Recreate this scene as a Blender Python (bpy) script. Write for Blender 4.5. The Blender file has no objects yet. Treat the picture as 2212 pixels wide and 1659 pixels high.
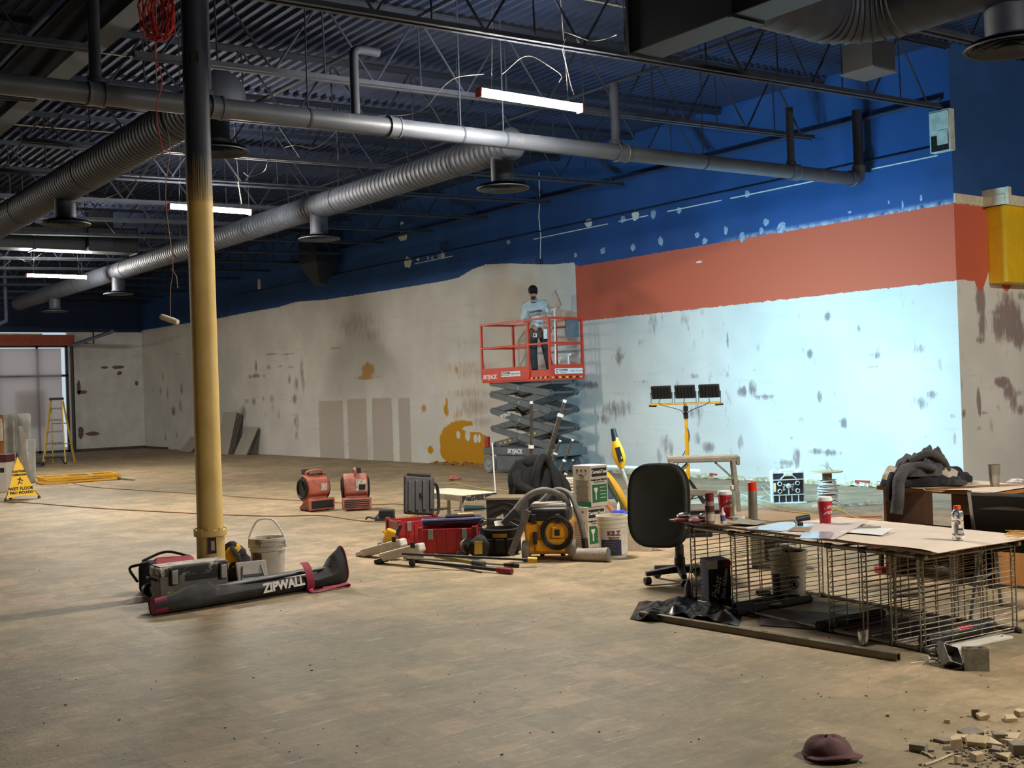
import bpy, bmesh, math, random
from mathutils import Vector, Matrix, Euler, noise
R = math.radians; PI = math.pi
random.seed(7)
scene = bpy.context.scene; COL = scene.collection
# ------------------------------------------------------------------ camera
# floor plan: X runs square to the long painted wall, Y runs along it, origin on the floor under the camera
FPX = 2480.0; TH = R(53.2); RHO = R(1.95); PIT = R(0.42); CAMZ = 1.6
_fw = Vector((math.cos(TH), math.sin(TH), 0)); _r = Vector((math.sin(TH), -math.cos(TH), 0)); _u = Vector((0, 0, 1))
CF = _fw*math.cos(PIT) + _u*math.sin(PIT); _u0 = -_fw*math.sin(PIT) + _u*math.cos(PIT)
CXA = _r*math.cos(RHO) - _u0*math.sin(RHO); CYA = _r*math.sin(RHO) + _u0*math.cos(RHO)
cam_d = bpy.data.cameras.new('camera'); cam = bpy.data.objects.new('camera', cam_d); COL.objects.link(cam)
m = Matrix((CXA, CYA, -CF)).transposed().to_4x4(); m.translation = (0, 0, CAMZ); cam.matrix_world = m
cam_d.sensor_width = 36; cam_d.lens = FPX/2212*36; cam_d.clip_start = .05; cam_d.clip_end = 400
scene.camera = cam
# ------------------------------------------------------------------ world, view
wd = bpy.data.worlds.new('world'); scene.world = wd; wd.use_nodes = True
wd.node_tree.nodes['Background'].inputs[0].default_value = (.75, .88, 1, 1)
wd.node_tree.nodes['Background'].inputs[1].default_value = .5
vs = scene.view_settings; vs.view_transform = 'Standard'; vs.look = 'None'; vs.exposure = 0.55; vs.gamma = 1; vs.use_curve_mapping = False
STRIP_E = 650.0      # emission of the ceiling strip lights
FLOOD_E = 620.0      # emission of the work-light panels
STRIP_C = (1, .94, .84); FLOOD_C = (.27, .7, 1)
scene.cycles.max_bounces = 5; scene.cycles.diffuse_bounces = 3; scene.cycles.glossy_bounces = 2; scene.cycles.transmission_bounces = 4; scene.cycles.transparent_max_bounces = 6; scene.cycles.caustics_reflective = False; scene.cycles.caustics_refractive = False
# ------------------------------------------------------------------ survey helpers (sight line -> real place)
def ray(x, y): return CF + CXA*((x-1106)/FPX) - CYA*((y-829.5)/FPX)
def G(x, y, z=0.0):
    d = ray(x, y); return Vector((0, 0, CAMZ)) + d*((z-CAMZ)/d.z)
def atX(x, y, X): d = ray(x, y); return Vector((0, 0, CAMZ)) + d*(X/d.x)
def atY(x, y, Y): d = ray(x, y); return Vector((0, 0, CAMZ)) + d*(Y/d.y)
V0 = R(-36.8)        # heading whose local x runs left-right and local y runs straight away from the viewer
# ------------------------------------------------------------------ materials
def lin(c):
    def f(u):
        u /= 255.0
        return u/12.92 if u <= .04045 else ((u+.055)/1.055)**2.4
    return tuple(f(u) for u in c)
MATS = {}
def nt(name):
    mt = bpy.data.materials.new(name); mt.use_nodes = True; t = mt.node_tree
    return mt, t, t.nodes['Principled BSDF']
def node(t, typ, **kw):
    n = t.nodes.new(typ)
    for k, v in kw.items():
        if k.startswith('i_'):
            key = k[2:]; key = int(key) if key.isdigit() else key.replace('_', ' ')
            n.inputs[key].default_value = v
        else: setattr(n, k, v)
    return n
def lk(t, a, b): t.links.new(a, b)
def mth(t, op, a, b=None, clamp=False):
    n = node(t, 'ShaderNodeMath', operation=op, use_clamp=clamp)
    for i, q in enumerate((a, b)):
        if q is None: continue
        if hasattr(q, 'type'): lk(t, q, n.inputs[i])
        else: n.inputs[i].default_value = q
    return n.outputs[0]
def mixc(t, fac, a, b, bt='MIX'):
    n = node(t, 'ShaderNodeMix', data_type='RGBA', blend_type=bt)
    for s, q in ((0, fac), (6, a), (7, b)):
        if hasattr(q, 'type'): lk(t, q, n.inputs[s])
        elif isinstance(q, tuple): n.inputs[s].default_value = (*q[:3], 1)
        else: n.inputs[s].default_value = q
    return n.outputs[2]
def smooth(t, val, lo, hi):
    n = node(t, 'ShaderNodeMapRange', interpolation_type='SMOOTHSTEP'); n.clamp = True
    lk(t, val, n.inputs[0]); n.inputs[1].default_value = lo; n.inputs[2].default_value = hi
    return n.outputs[0]
def tnoise(t, vec, scale, detail=4, rough=.6, dist=0):
    n = node(t, 'ShaderNodeTexNoise'); n.inputs['Scale'].default_value = scale; n.inputs['Detail'].default_value = detail
    n.inputs['Roughness'].default_value = rough; n.inputs['Distortion'].default_value = dist
    if vec is not None: lk(t, vec, n.inputs['Vector'])
    return n.outputs[0]
def mapped(t, out, scale=(1, 1, 1), loc=(0, 0, 0)):
    n = node(t, 'ShaderNodeMapping'); n.inputs['Scale'].default_value = scale; n.inputs['Location'].default_value = loc
    lk(t, out, n.inputs['Vector']); return n.outputs[0]
def mat(name, col, rough=.6, metal=0.0, var=.18, scale=6.0, bump=.0, spot=None, spot_at=.6, spot_w=.05, spot_s=9.0, alpha=None, emit=None, trans=0, stretch=(1, 1, 1), coat=0):
    """painted / plastic / metal surface: base colour with soft wear, optional splashes of a second colour"""
    if name in MATS: return MATS[name]
    mt, t, b = nt(name); c = lin(col)
    tc = node(t, 'ShaderNodeTexCoord'); vec = mapped(t, tc.outputs['Object'], stretch)
    n1 = tnoise(t, vec, scale, 3, .65)
    lo = tuple(max(0, u*(1-var)) for u in c); hi = tuple(min(1, u*(1+var)) for u in c)
    o = mixc(t, smooth(t, n1, .3, .7), lo, hi)
    if spot:
        n2 = tnoise(t, mapped(t, tc.outputs['Object'], stretch, (3, 1, 7)), spot_s, 4, .7)
        o = mixc(t, smooth(t, n2, spot_at, spot_at+spot_w), o, lin(spot))
    lk(t, o, b.inputs['Base Color'])
    b.inputs['Roughness'].default_value = rough; b.inputs['Metallic'].default_value = metal
    if coat: b.inputs['Coat Weight'].default_value = coat
    if trans: b.inputs['Transmission Weight'].default_value = trans; b.inputs['IOR'].default_value = .55
    if alpha is not None: b.inputs['Alpha'].default_value = alpha
    if bump:
        bp = node(t, 'ShaderNodeBump'); bp.inputs['Strength'].default_value = bump; bp.inputs['Distance'].default_value = .02
        lk(t, tnoise(t, vec, scale*3, 2, .6), bp.inputs['Height']); lk(t, bp.outputs[0], b.inputs['Normal'])
    if emit: b.inputs['Emission Color'].default_value = (*emit[:3], 1); b.inputs['Emission Strength'].default_value = emit[3]
    MATS[name] = mt; return mt
# ------------------------------------------------------------------ mesh building
def rotm(r):
    if r is None: return Matrix.Identity(3)
    if isinstance(r, Matrix): return r
    return Euler(r).to_matrix()
class MB:
    def __init__(s): s.v = []; s.f = []
    def add(s, v, f):
        o = len(s.v); s.v += [tuple(p) for p in v]; s.f += [tuple(i+o for i in q) for q in f]; return s
    def box(s, c, d, r=None, top=(1, 1)):
        m = rotm(r); c = Vector(c); v = []
        for z in (-.5, .5):
            k = top if z > 0 else (1, 1)
            for x, y in ((-.5, -.5), (.5, -.5), (.5, .5), (-.5, .5)): v.append(c + m @ Vector((x*d[0]*k[0], y*d[1]*k[1], z*d[2])))
        return s.add(v, [(3, 2, 1, 0), (4, 5, 6, 7), (0, 1, 5, 4), (1, 2, 6, 5), (2, 3, 7, 6), (3, 0, 4, 7)])
    def bar(s, a, b, w, h, up=(0, 0, 1)):
        a, b = Vector(a), Vector(b); d = (b-a); L = d.length; d.normalize(); u = Vector(up)
        if abs(d.dot(u)) > .98: u = Vector((1, 0, 0))
        x = d.cross(u).normalized(); u = x.cross(d)
        m = Matrix((x, d, u)).transposed()
        return s.box((a+b)/2, (w, L, h), m)
    def cyl(s, a, b, r, r2=None, n=12, cap=True):
        return s.tube([a, b], [r, r if r2 is None else r2], n, cap)
    def tube(s, pts, r, n=8, cap=True, closed=False, flat=1.0):
        pts = [Vector(p) for p in pts]; k = len(pts); rs = r if isinstance(r, (list, tuple)) else [r]*k
        v = []; prev = None
        for i, p in enumerate(pts):
            if closed: d = pts[(i+1) % k]-pts[i-1]
            else: d = pts[min(i+1, k-1)]-pts[max(i-1, 0)]
            if d.length < 1e-9: d = Vector((0, 0, 1))
            d.normalize()
            if prev is None:
                a = Vector((0, 0, 1)) if abs(d.z) < .9 else Vector((1, 0, 0)); x = a.cross(d).normalized()
            else: x = (prev - d*prev.dot(d)); x = x.normalized() if x.length > 1e-6 else Vector((1, 0, 0))
            prev = x; y = d.cross(x)
            for j in range(n):
                t = 2*PI*j/n; v.append(p + x*math.cos(t)*rs[i] + y*math.sin(t)*rs[i]*flat)
        f = []
        for i in range(k if closed else k-1):
            for j in range(n):
                a = i*n+j; b = i*n+(j+1) % n; c = ((i+1) % k)*n
                f.append((a, b, c+(j+1) % n, c+j))
        if cap and not closed: f += [tuple(range(n-1, -1, -1)), tuple((k-1)*n+j for j in range(n))]
        return s.add(v, f)
    def lathe(s, prof, n=20, c=(0, 0, 0), r=None, cap=True):
        m = rotm(r); c = Vector(c); v = []; f = []; k = len(prof)
        for (q, z) in prof:
            for j in range(n): t = 2*PI*j/n; v.append(c + m @ Vector((q*math.cos(t), q*math.sin(t), z)))
        for i in range(k-1):
            for j in range(n): f.append((i*n+j, i*n+(j+1) % n, (i+1)*n+(j+1) % n, (i+1)*n+j))
        if cap:
            if prof[0][0] > 1e-4: f.append(tuple(range(n-1, -1, -1)))
            if prof[-1][0] > 1e-4: f.append(tuple((k-1)*n+j for j in range(n)))
        return s.add(v, f)
    def prism(s, poly, a, b, ax='z', c=(0, 0, 0), r=None):
        m = rotm(r); c = Vector(c); n = len(poly); v = []
        for h in (a, b):
            for (p, q) in poly:
                w = {'z': (p, q, h), 'y': (p, h, q), 'x': (h, p, q)}[ax]; v.append(c + m @ Vector(w))
        f = [tuple(range(n-1, -1, -1)), tuple(range(n, 2*n))] + [(i, (i+1) % n, n+(i+1) % n, n+i) for i in range(n)]
        return s.add(v, f)
    def grid(s, fn, nu, nv, thick=0, wrapu=False):
        P = [[Vector(fn(i/nu, j/nv)) for i in range(nu+1)] for j in range(nv+1)]
        def idx(i, j): return j*(nu+1)+i
        F = [(idx(i, j), idx(i+1, j), idx(i+1, j+1), idx(i, j+1)) for j in range(nv) for i in range(nu)]
        V = [p for row in P for p in row]
        if not thick: return s.add(V, F)
        N = []
        for j in range(nv+1):
            for i in range(nu+1):
                du = P[j][min(i+1, nu)]-P[j][max(i-1, 0)]; dv = P[min(j+1, nv)][i]-P[max(j-1, 0)][i]
                q = du.cross(dv); N.append(q.normalized() if q.length > 1e-9 else Vector((0, 0, 1)))
        o = len(V); V2 = [p-q*thick for p, q in zip(V, N)]
        F2 = [tuple(o+i for i in reversed(q)) for q in F]
        bd = [idx(i, 0) for i in range(nu+1)] + [idx(nu, j) for j in range(1, nv+1)] + [idx(i, nv) for i in range(nu-1, -1, -1)] + [idx(0, j) for j in range(nv-1, 0, -1)]
        S = [(bd[k], o+bd[k], o+bd[(k+1) % len(bd)], bd[(k+1) % len(bd)]) for k in range(len(bd))]
        return s.add(V+V2, F+F2+S)
    def blob(s, c, rad, nu=14, nv=9, amp=0., seed=0, fq=2.0, r=None):
        m = rotm(r); c = Vector(c); v = []; f = []
        for j in range(nv+1):
            ph = PI*j/nv
            for i in range(nu):
                t = 2*PI*i/nu; d = Vector((math.sin(ph)*math.cos(t), math.sin(ph)*math.sin(t), -math.cos(ph)))
                k = 1+amp*noise.noise(d*fq+Vector((seed, seed*.7, 0))); v.append(c + m @ Vector((d.x*rad[0]*k, d.y*rad[1]*k, d.z*rad[2]*k)))
        for j in range(nv):
            for i in range(nu): f.append((j*nu+i, j*nu+(i+1) % nu, (j+1)*nu+(i+1) % nu, (j+1)*nu+i))
        return s.add(v, f)
    def mesh(s, name):
        me = bpy.data.meshes.new(name); me.from_pydata(s.v, [], s.f); me.validate(); me.update()
        bm = bmesh.new(); bm.from_mesh(me); bmesh.ops.remove_doubles(bm, verts=bm.verts, dist=1e-6); bmesh.ops.recalc_face_normals(bm, faces=bm.faces); bm.to_mesh(me); bm.free()
        return me
    def build(s, name, material, parent=None, smooth=False, bevel=0, sub=0, label=None, loc=None, rot=None, seg=2):
        me = s.mesh(name); o = bpy.data.objects.new(name, me); COL.objects.link(o); me.materials.append(material)
        if parent is not None: o.parent = parent
        if loc is not None: o.location = loc
        if rot is not None: o.rotation_euler = rot
        if smooth:
            me.polygons.foreach_set('use_smooth', [True]*len(me.polygons))
            if smooth != 'all': me.set_sharp_from_angle(angle=R(38))
        if bevel:
            bv = o.modifiers.new('bevel', 'BEVEL'); bv.width = bevel; bv.segments = seg; bv.limit_method = 'ANGLE'; bv.angle_limit = R(35)
        if sub:
            sb = o.modifiers.new('sub', 'SUBSURF'); sb.levels = sub; sb.render_levels = sub
        if label: o['label'] = label
        return o
def tag(o, label, cat=None, group=None, kind=None):
    if label: o['label'] = label
    if cat: o['category'] = cat
    if group: o['group'] = group
    if kind: o['kind'] = kind
    return o
def thing(name, label, cat, loc=(0, 0, 0), rz=0.0, group=None):
    o = bpy.data.objects.new(name, None); COL.objects.link(o); o.empty_display_size = .1
    o.location = loc; o.rotation_euler = (0, 0, rz); return tag(o, label, cat, group)
def struct(o): o['kind'] = 'structure'; return o
def copytree(o, parent=None):
    c = o.copy(); COL.objects.link(c); c.parent = parent
    for ch in o.children: copytree(ch, c)
    return c
def dup(o, loc, rz=None, label=None):
    c = copytree(o); c.location = loc
    if rz is not None: c.rotation_euler = (0, 0, rz)
    if label: c['label'] = label
    return c
def share(o, parent, loc=None, rot=None):
    c = o.copy(); COL.objects.link(c); c.parent = parent
    if loc is not None: c.location = loc
    if rot is not None: c.rotation_euler = rot
    return c
def text(s, size, material, parent, loc, rot=(PI/2, 0, 0), name='lettering', mirror=False, bend=None, ext=.0012, sx=1.0, shear=0, bold=0, align='CENTER', m=None):
    cu = bpy.data.curves.new('t', 'FONT'); cu.body = s; cu.size = size; cu.align_x = align; cu.align_y = 'CENTER'; cu.extrude = ext; cu.shear = shear; cu.offset = bold; cu.resolution_u = 3
    ob = bpy.data.objects.new('t', cu); COL.objects.link(ob); bpy.context.view_layer.update()
    me = bpy.data.meshes.new_from_object(ob.evaluated_get(bpy.context.evaluated_depsgraph_get())); bpy.data.objects.remove(ob); bpy.data.curves.remove(cu)
    for v in me.vertices:
        x, y, z = v.co; x *= sx*(-1 if mirror else 1)
        if bend: a = x/bend; v.co = (math.sin(a)*(bend+z), y, (math.cos(a))*(bend+z)-bend)
        else: v.co = (x, y, z)
    me.name = name; o = bpy.data.objects.new(name, me); COL.objects.link(o); me.materials.clear(); me.materials.append(material); o.parent = parent
    o.location = loc; o.rotation_euler = rot if m is None else m
    return o
def curve_pts(pts, n=6):
    """Catmull-Rom through the points"""
    P = [Vector(p) for p in pts]; P = [P[0]*2-P[1]]+P+[P[-1]*2-P[-2]]; out = []
    for i in range(1, len(P)-2):
        for k in range(n):
            t = k/n; a, b, c, d = P[i-1:i+3]
            out.append(.5*((2*b)+(c-a)*t+(2*a-5*b+4*c-d)*t*t+(3*b-a-3*c+d)*t**3))
    return out+[P[-2]]
def cable(name, pts, r, material, label, cat='cable', n=6, group=None, k=6):
    pts = [Vector(p) for p in pts]; org = pts[0].copy(); mb = MB(); mb.tube([p-org for p in curve_pts(pts, k)], r, n)
    o = mb.build(name, material, smooth=True, loc=org); return tag(o, label, cat, group)
def floorpath(pix, r=.006): return [G(x, y, r) for x, y in pix]
# ================================================================== THE SHELL
W = 14.6; YE = 42.4; YC = 9.08; XB = -9.0; YB = -7.0; XA = 20.0
def roofz(x): return 6.30 - .027*(W-x)
# ---- floor: old concrete with ghosts of lifted tiles
mt, t, b = nt('worn_concrete'); tc = node(t, 'ShaderNodeTexCoord'); P = tc.outputs['Object']
big = tnoise(t, P, .35, 3, .6); mid = tnoise(t, P, 2.2, 5, .7); fine = tnoise(t, P, 38, 2, .7)
c = mixc(t, smooth(t, mid, .3, .72), lin((140, 122, 94)), lin((182, 161, 126)))
c = mixc(t, mth(t, 'MULTIPLY', smooth(t, big, .42, .66), .55), c, lin((122, 112, 90)))
def cells(sx, sy, seed):
    mp = mapped(t, P, (1/sx, 1/sy, 1), (seed, seed*.37, 0)); fl = node(t, 'ShaderNodeVectorMath', operation='FLOOR'); lk(t, mp, fl.inputs[0])
    wn = node(t, 'ShaderNodeTexWhiteNoise', noise_dimensions='3D'); lk(t, fl.outputs[0], wn.inputs['Vector']); return wn.outputs['Value']
wob = tnoise(t, P, 7, 3, .6)
ce = cells(.305, .2, 3.3); zone = smooth(t, tnoise(t, mapped(t, P, (1, 1, 1), (4, 9, 0)), .55, 2, .5), .44, .54)
sel = mth(t, 'MULTIPLY', mth(t, 'GREATER_THAN', ce, .55), mth(t, 'MULTIPLY', zone, smooth(t, wob, .3, .5)))
c = mixc(t, mth(t, 'MULTIPLY', sel, .62), c, lin((186, 156, 126)))
ce2 = cells(.305, .61, 8.1); sel2 = mth(t, 'MULTIPLY', mth(t, 'GREATER_THAN', ce2, .72), smooth(t, wob, .4, .6))
c = mixc(t, mth(t, 'MULTIPLY', sel2, .5), c, lin((114, 108, 88)))
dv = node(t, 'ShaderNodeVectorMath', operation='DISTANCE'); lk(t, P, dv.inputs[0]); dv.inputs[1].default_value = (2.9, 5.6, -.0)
sealed_dimmed = mth(t, 'SUBTRACT', 1.0, smooth(t, mth(t, 'ADD', dv.outputs['Value'], mth(t, 'MULTIPLY', mth(t, 'SUBTRACT', big, .5), 4.0)), 1.9, 3.4))  # darker sealed patches, plus weaker light at near left put into the colour
ce3 = cells(.305, .305, 5.7); fac3 = mth(t, 'ADD', mth(t, 'MULTIPLY', mth(t, 'GREATER_THAN', ce3, .3), .22), .3); c = mixc(t, mth(t, 'MULTIPLY', sealed_dimmed, fac3), c, lin((104, 101, 84)))
st = tnoise(t, mapped(t, P, (1.0, 9, 1), (2, 2, 0)), 3.4, 5, .8)
c = mixc(t, mth(t, 'MULTIPLY', smooth(t, st, .56, .72), .6), c, lin((204, 192, 172)))
st2 = tnoise(t, mapped(t, P, (7, 1.1, 1), (7, 5, 0)), 3.0, 5, .8)
c = mixc(t, mth(t, 'MULTIPLY', smooth(t, st2, .58, .72), .5), c, lin((98, 90, 78)))
c = mixc(t, mth(t, 'MULTIPLY', smooth(t, fine, .62, .75), .25), c, lin((214, 204, 188)))
mot = tnoise(t, mapped(t, P, (1, 1.6, 1), (3, 3, 0)), 11, 4, .75); c = mixc(t, smooth(t, mot, .3, .72), mixc(t, 1.0, c, (.86, .86, .85), 'MULTIPLY'), mixc(t, 1.0, c, (1.06, 1.05, 1.04), 'MULTIPLY'))
pit = tnoise(t, mapped(t, P, (1, 1, 1), (8, 3, 0)), 26, 3, .7); c = mixc(t, mth(t, 'MULTIPLY', smooth(t, pit, .68, .74), .4), c, lin((84, 74, 62)))
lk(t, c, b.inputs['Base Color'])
rr = node(t, 'ShaderNodeMapRange'); lk(t, st, rr.inputs[0]); rr.inputs[1].default_value = .55; rr.inputs[2].default_value = .78; rr.inputs[3].default_value = .62; rr.inputs[4].default_value = .3
lk(t, rr.outputs[0], b.inputs['Roughness']); b.inputs['Specular IOR Level'].default_value = .35
bp = node(t, 'ShaderNodeBump'); bp.inputs['Strength'].default_value = .22; bp.inputs['Distance'].default_value = .012
lk(t, fine, bp.inputs['Height']); lk(t, bp.outputs[0], b.inputs['Normal'])
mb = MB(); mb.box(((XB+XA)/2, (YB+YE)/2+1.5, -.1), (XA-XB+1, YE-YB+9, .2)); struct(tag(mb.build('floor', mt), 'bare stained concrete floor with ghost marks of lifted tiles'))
# ---- paint system for the walls: fields stored on the mesh, edges broken up by noise
def wall_mat(name, prim, ax):
    mt, t, b = nt(name); tc = node(t, 'ShaderNodeTexCoord'); P = tc.outputs['Object']
    def at_(n): return node(t, 'ShaderNodeAttribute', attribute_name=n).outputs['Fac']
    e1 = tnoise(t, P, 9, 4, .65); e2 = tnoise(t, mapped(t, P, (5, 5, 1.4)), 2.4, 5, .7)
    # streaks follow the scraping strokes: mostly upright
    n0 = tnoise(t, P, .65, 2, .6)
    c = mixc(t, smooth(t, n0, .35, .68), tuple(u*.86 for u in lin(prim)), lin(prim))
    n3 = tnoise(t, mapped(t, P, (1, .25, 2.2), (5, 2, 1)), 3, 3, .7)
    c = mixc(t, mth(t, 'MULTIPLY', smooth(t, n3, .55, .7), .3), c, tuple(u*.72 for u in lin(prim)))
    c = mixc(t, smooth(t, mth(t, 'ADD', at_('bare'), mth(t, 'MULTIPLY', mth(t, 'SUBTRACT', e1, .5), .35)), .42, .55), c, lin((192, 184, 173)))
    c = mixc(t, smooth(t, mth(t, 'ADD', at_('mud'), mth(t, 'MULTIPLY', mth(t, 'SUBTRACT', e2, .5), .9)), .3, .8), c, lin((176, 160, 146)))
    c = mixc(t, mth(t, 'MULTIPLY', smooth(t, mth(t, 'ADD', at_('stain'), mth(t, 'MULTIPLY', mth(t, 'SUBTRACT', e2, .5), 1.7)), .32, .95), .8), c, lin((122, 96, 94)))
    n4 = tnoise(t, mapped(t, P, (2.6, 2.6, .9), (1, 3, 2)), 2.1, 5, .75); n5 = tnoise(t, mapped(t, P, (1, 1, 1), (9, 1, 4)), .8, 2, .5)
    c = mixc(t, mth(t, 'MULTIPLY', mth(t, 'MULTIPLY', smooth(t, n4, .6, .72), smooth(t, n5, .42, .6)), .5), c, lin((150, 134, 132)))
    c = mixc(t, smooth(t, mth(t, 'ADD', at_('tan'), mth(t, 'MULTIPLY', mth(t, 'SUBTRACT', e2, .5), 1.1)), .45, .75), c, lin((196, 154, 104)))
    c = mixc(t, smooth(t, mth(t, 'ADD', at_('gold'), mth(t, 'MULTIPLY', mth(t, 'SUBTRACT', e2, .5), .5)), .45, .55), c, lin((196, 142, 24)))
    od = mth(t, 'ADD', at_('orange'), mth(t, 'MULTIPLY', mth(t, 'SUBTRACT', e1, .5), .07))
    c = mixc(t, smooth(t, od, -.004, .006), c, lin((204, 100, 74)))
    nd = mth(t, 'ADD', at_('navy'), mth(t, 'MULTIPLY', mth(t, 'SUBTRACT', e1, .5), .05))
    blue = mixc(t, smooth(t, n0, .35, .65), lin((40, 76, 130)), lin((46, 86, 146)))
    # dusty sanded fringe at the foot of the navy field
    fr = mth(t, 'MULTIPLY', mth(t, 'SUBTRACT', 1.0, smooth(t, nd, .0, .1)), mth(t, 'MULTIPLY', smooth(t, e1, .3, .7), at_('dust')))
    blue = mixc(t, fr, blue, lin((190, 205, 220)))
    c = mixc(t, smooth(t, nd, -.004, .006), c, blue)
    lk(t, c, b.inputs['Base Color']); b.inputs['Roughness'].default_value = .72; b.inputs['Specular IOR Level'].default_value = .25
    return mt
def lerp(tab, x):
    if x <= tab[0][0]: return tab[0][1]
    for (a, p), (c_, q) in zip(tab, tab[1:]):
        if x <= c_: return p+(q-p)*(x-a)/(c_-a)
    return tab[-1][1]
def blobs(lst, hit, k):
    """ellipses surveyed on the photo -> ellipses on the wall plane"""
    out = []
    for (x, y, rx, ry, s) in lst:
        c = hit(x, y); a = hit(x+rx, y); bb = hit(x, y+ry); out.append((c[k], c[2], abs(a[k]-c[k]), abs(bb[2]-c[2]), s))
    return out
def field(bl, u, z):
    m_ = 0.0; neg = 0.0
    for (a, c_, ra, rc, s) in bl:
        du = (u-a)/ra; dz = (z-c_)/rc
        if abs(du) > 1.6 or abs(dz) > 1.6: continue
        v = s*max(0, 1-.45*(du*du+dz*dz))
        if s > 0: m_ = max(m_, v)
        else: neg = min(neg, v)
    return m_+neg
def attr(me, name, vals):
    a = me.attributes.new(name, 'FLOAT', 'POINT'); a.data.foreach_set('value', vals)
hitW = lambda x, y: atX(x, y, W)
STAIN = [(1337, 770, 10, 22, .8), (1385, 740, 8, 10, .5), (1410, 700, 10, 26, .6), (1600, 806, 0, 0, 0), (1270, 832, 22, 9, .95), (1250, 830, 12, 8, .9), (1260, 850, 10, 14, .55), (1330, 885, 38, 20, .75), (1310, 905, 22, 12, .7), (1345, 850, 30, 7, .5), (1390, 825, 25, 5, .55),
 (1435, 680, 6, 24, .5), (1462, 830, 8, 10, .55), (1478, 690, 8, 18, .6), (1500, 745, 4, 14, .6), (1572, 735, 3, 18, .8), (1640, 745, 10, 18, .35), (1498, 812, 14, 7, .7), (1535, 812, 10, 5, .5), (1572, 810, 4, 9, .75), (1625, 838, 9, 18, 1.0), (1603, 846, 12, 12, .95), (1650, 857, 22, 6, .85), (1575, 860, 6, 20, .55),
 (1788, 684, 8, 11, 1.0), (1728, 680, 10, 12, .45), (1855, 710, 7, 9, .7), (1750, 764, 7, 11, 1.05), (1736, 758, 5, 10, .5), (1892, 768, 14, 8, .8), (1896, 755, 6, 14, .5), (1885, 794, 18, 4, .75), (1930, 792, 30, 3, .45), (1988, 754, 14, 12, .75), (2030, 790, 6, 18, .6), (1770, 857, 6, 14, 1.05), (1800, 856, 8, 14, .4), (1632, 800, 12, 5, .5),
 (1845, 700, 6, 8, .4), (2012, 852, 14, 10, .9), (1995, 872, 16, 16, .7), (1970, 870, 10, 18, .5), (1925, 870, 12, 26, .4), (1823, 914, 9, 13, .95), (1730, 908, 6, 10, .6), (1505, 890, 18, 22, .65), (1508, 912, 10, 14, .5), (1530, 965, 16, 14, .8), (1506, 950, 8, 16, .65), (1600, 955, 8, 18, .7), (1640, 965, 8, 6, .4), (1711, 945, 6, 5, .6),
 (1765, 975, 18, 8, .85), (1795, 978, 26, 7, .85), (1720, 990, 8, 24, .9), (1700, 1000, 26, 8, .8), (1690, 1012, 14, 6, .7), (1787, 1008, 6, 12, .8), (1838, 935, 10, 16, .35), (2000, 945, 8, 4, .6), (2062, 950, 6, 16, .6), (2060, 899, 10, 5, .7), (1440, 965, 16, 26, .7), (1425, 985, 12, 20, .6), (1325, 985, 8, 20, .6), (1295, 990, 10, 18, .5), (1370, 960, 8, 12, .4), (1480, 985, 6, 14, .4),
 (585, 765, 14, 2.5, .95), (620, 765, 22, 2.5, .8), (553, 790, 3, 14, .9), (553, 812, 10, 5, .95), (540, 814, 6, 5, .8), (570, 812, 5, 4, .7), (580, 793, 6, 8, .6), (605, 791, 6, 3, .8), (628, 793, 10, 2.5, .8), (652, 800, 4, 28, .8), (640, 830, 5, 16, .8), (655, 830, 4, 18, .75), (625, 820, 4, 14, .7), (637, 862, 6, 12, .85), (548, 868, 5, 10, .75), (532, 866, 8, 6, .7), (570, 862, 5, 8, .6), (587, 862, 4, 10, .85), (590, 880, 4, 14, .6),
 (525, 890, 8, 16, .8), (533, 930, 8, 10, .85), (640, 910, 7, 20, .7), (640, 940, 5, 14, .7), (602, 895, 5, 14, .6), (575, 895, 6, 8, .5), (352, 815, 2, 12, .9), (362, 850, 2.5, 14, .8), (330, 842, 2, 8, .7), (392, 840, 3, 16, .9), (390, 878, 3, 16, .8), (375, 888, 4, 12, .95), (347, 843, 2.5, 10, .8), (384, 765, 8, 2, .7), (382, 940, 3, 8, .7), (358, 945, 2.5, 12, .7), (365, 920, 3, 10, .55), (1205, 870, 6, 16, .5), (930, 735, 6, 8, .3), (812, 790, 8, 20, .3)]
STAIN = [s for s in STAIN if s[2] > 0]
GOLD = [(1000, 955, 46, 40, 1.3), (1025, 975, 34, 26, 1.3), (975, 975, 22, 22, 1.2), (985, 930, 12, 9, .9), (1010, 942, 5, 10, -1.6), (1027, 948, 3.5, 8, -1.6), (990, 940, 4, 8, -1.4), (1035, 948, 2.5, 7, -1.4), (1020, 927, 20, 6, -1.1), (930, 972, 7, 9, .85), (963, 885, 5, 14, .8), (965, 870, 3, 18, .7), (1048, 920, 20, 14, -.8)]
TAN = [(795, 800, 16, 18, .95), (790, 815, 24, 8, .8), (915, 882, 8, 12, .8), (987, 800, 5, 10, .75), (820, 813, 12, 5, .6), (723, 752, 18, 4, .7), (965, 890, 6, 12, .8), (642, 756, 12, 3, .6), (990, 892, 18, 20, .6)]
MUD = [(770, 700, 60, 30, .55), (800, 720, 30, 20, .55), (1020, 880, 40, 25, .6), (1010, 850, 60, 14, .5), (1010, 800, 56, 25, .5), (980, 795, 30, 20, .45), (840, 760, 60, 20, .3), (900, 700, 40, 30, .3), (1040, 790, 40, 20, .45), (620, 770, 40, 40, .25), (1040, 910, 24, 14, .6)]
BARE = []
sW, gW, tW, mW = (blobs(q, hitW, 1) for q in (STAIN, GOLD, TAN, MUD))
rects = [(hitW(a, 930).y, hitW(c_, 930).y, hitW((a+c_)/2, top).z) for a, c_, top in ((752, 793, 862), (805, 848, 860), (862, 887, 860), (690, 742, 866))]
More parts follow.
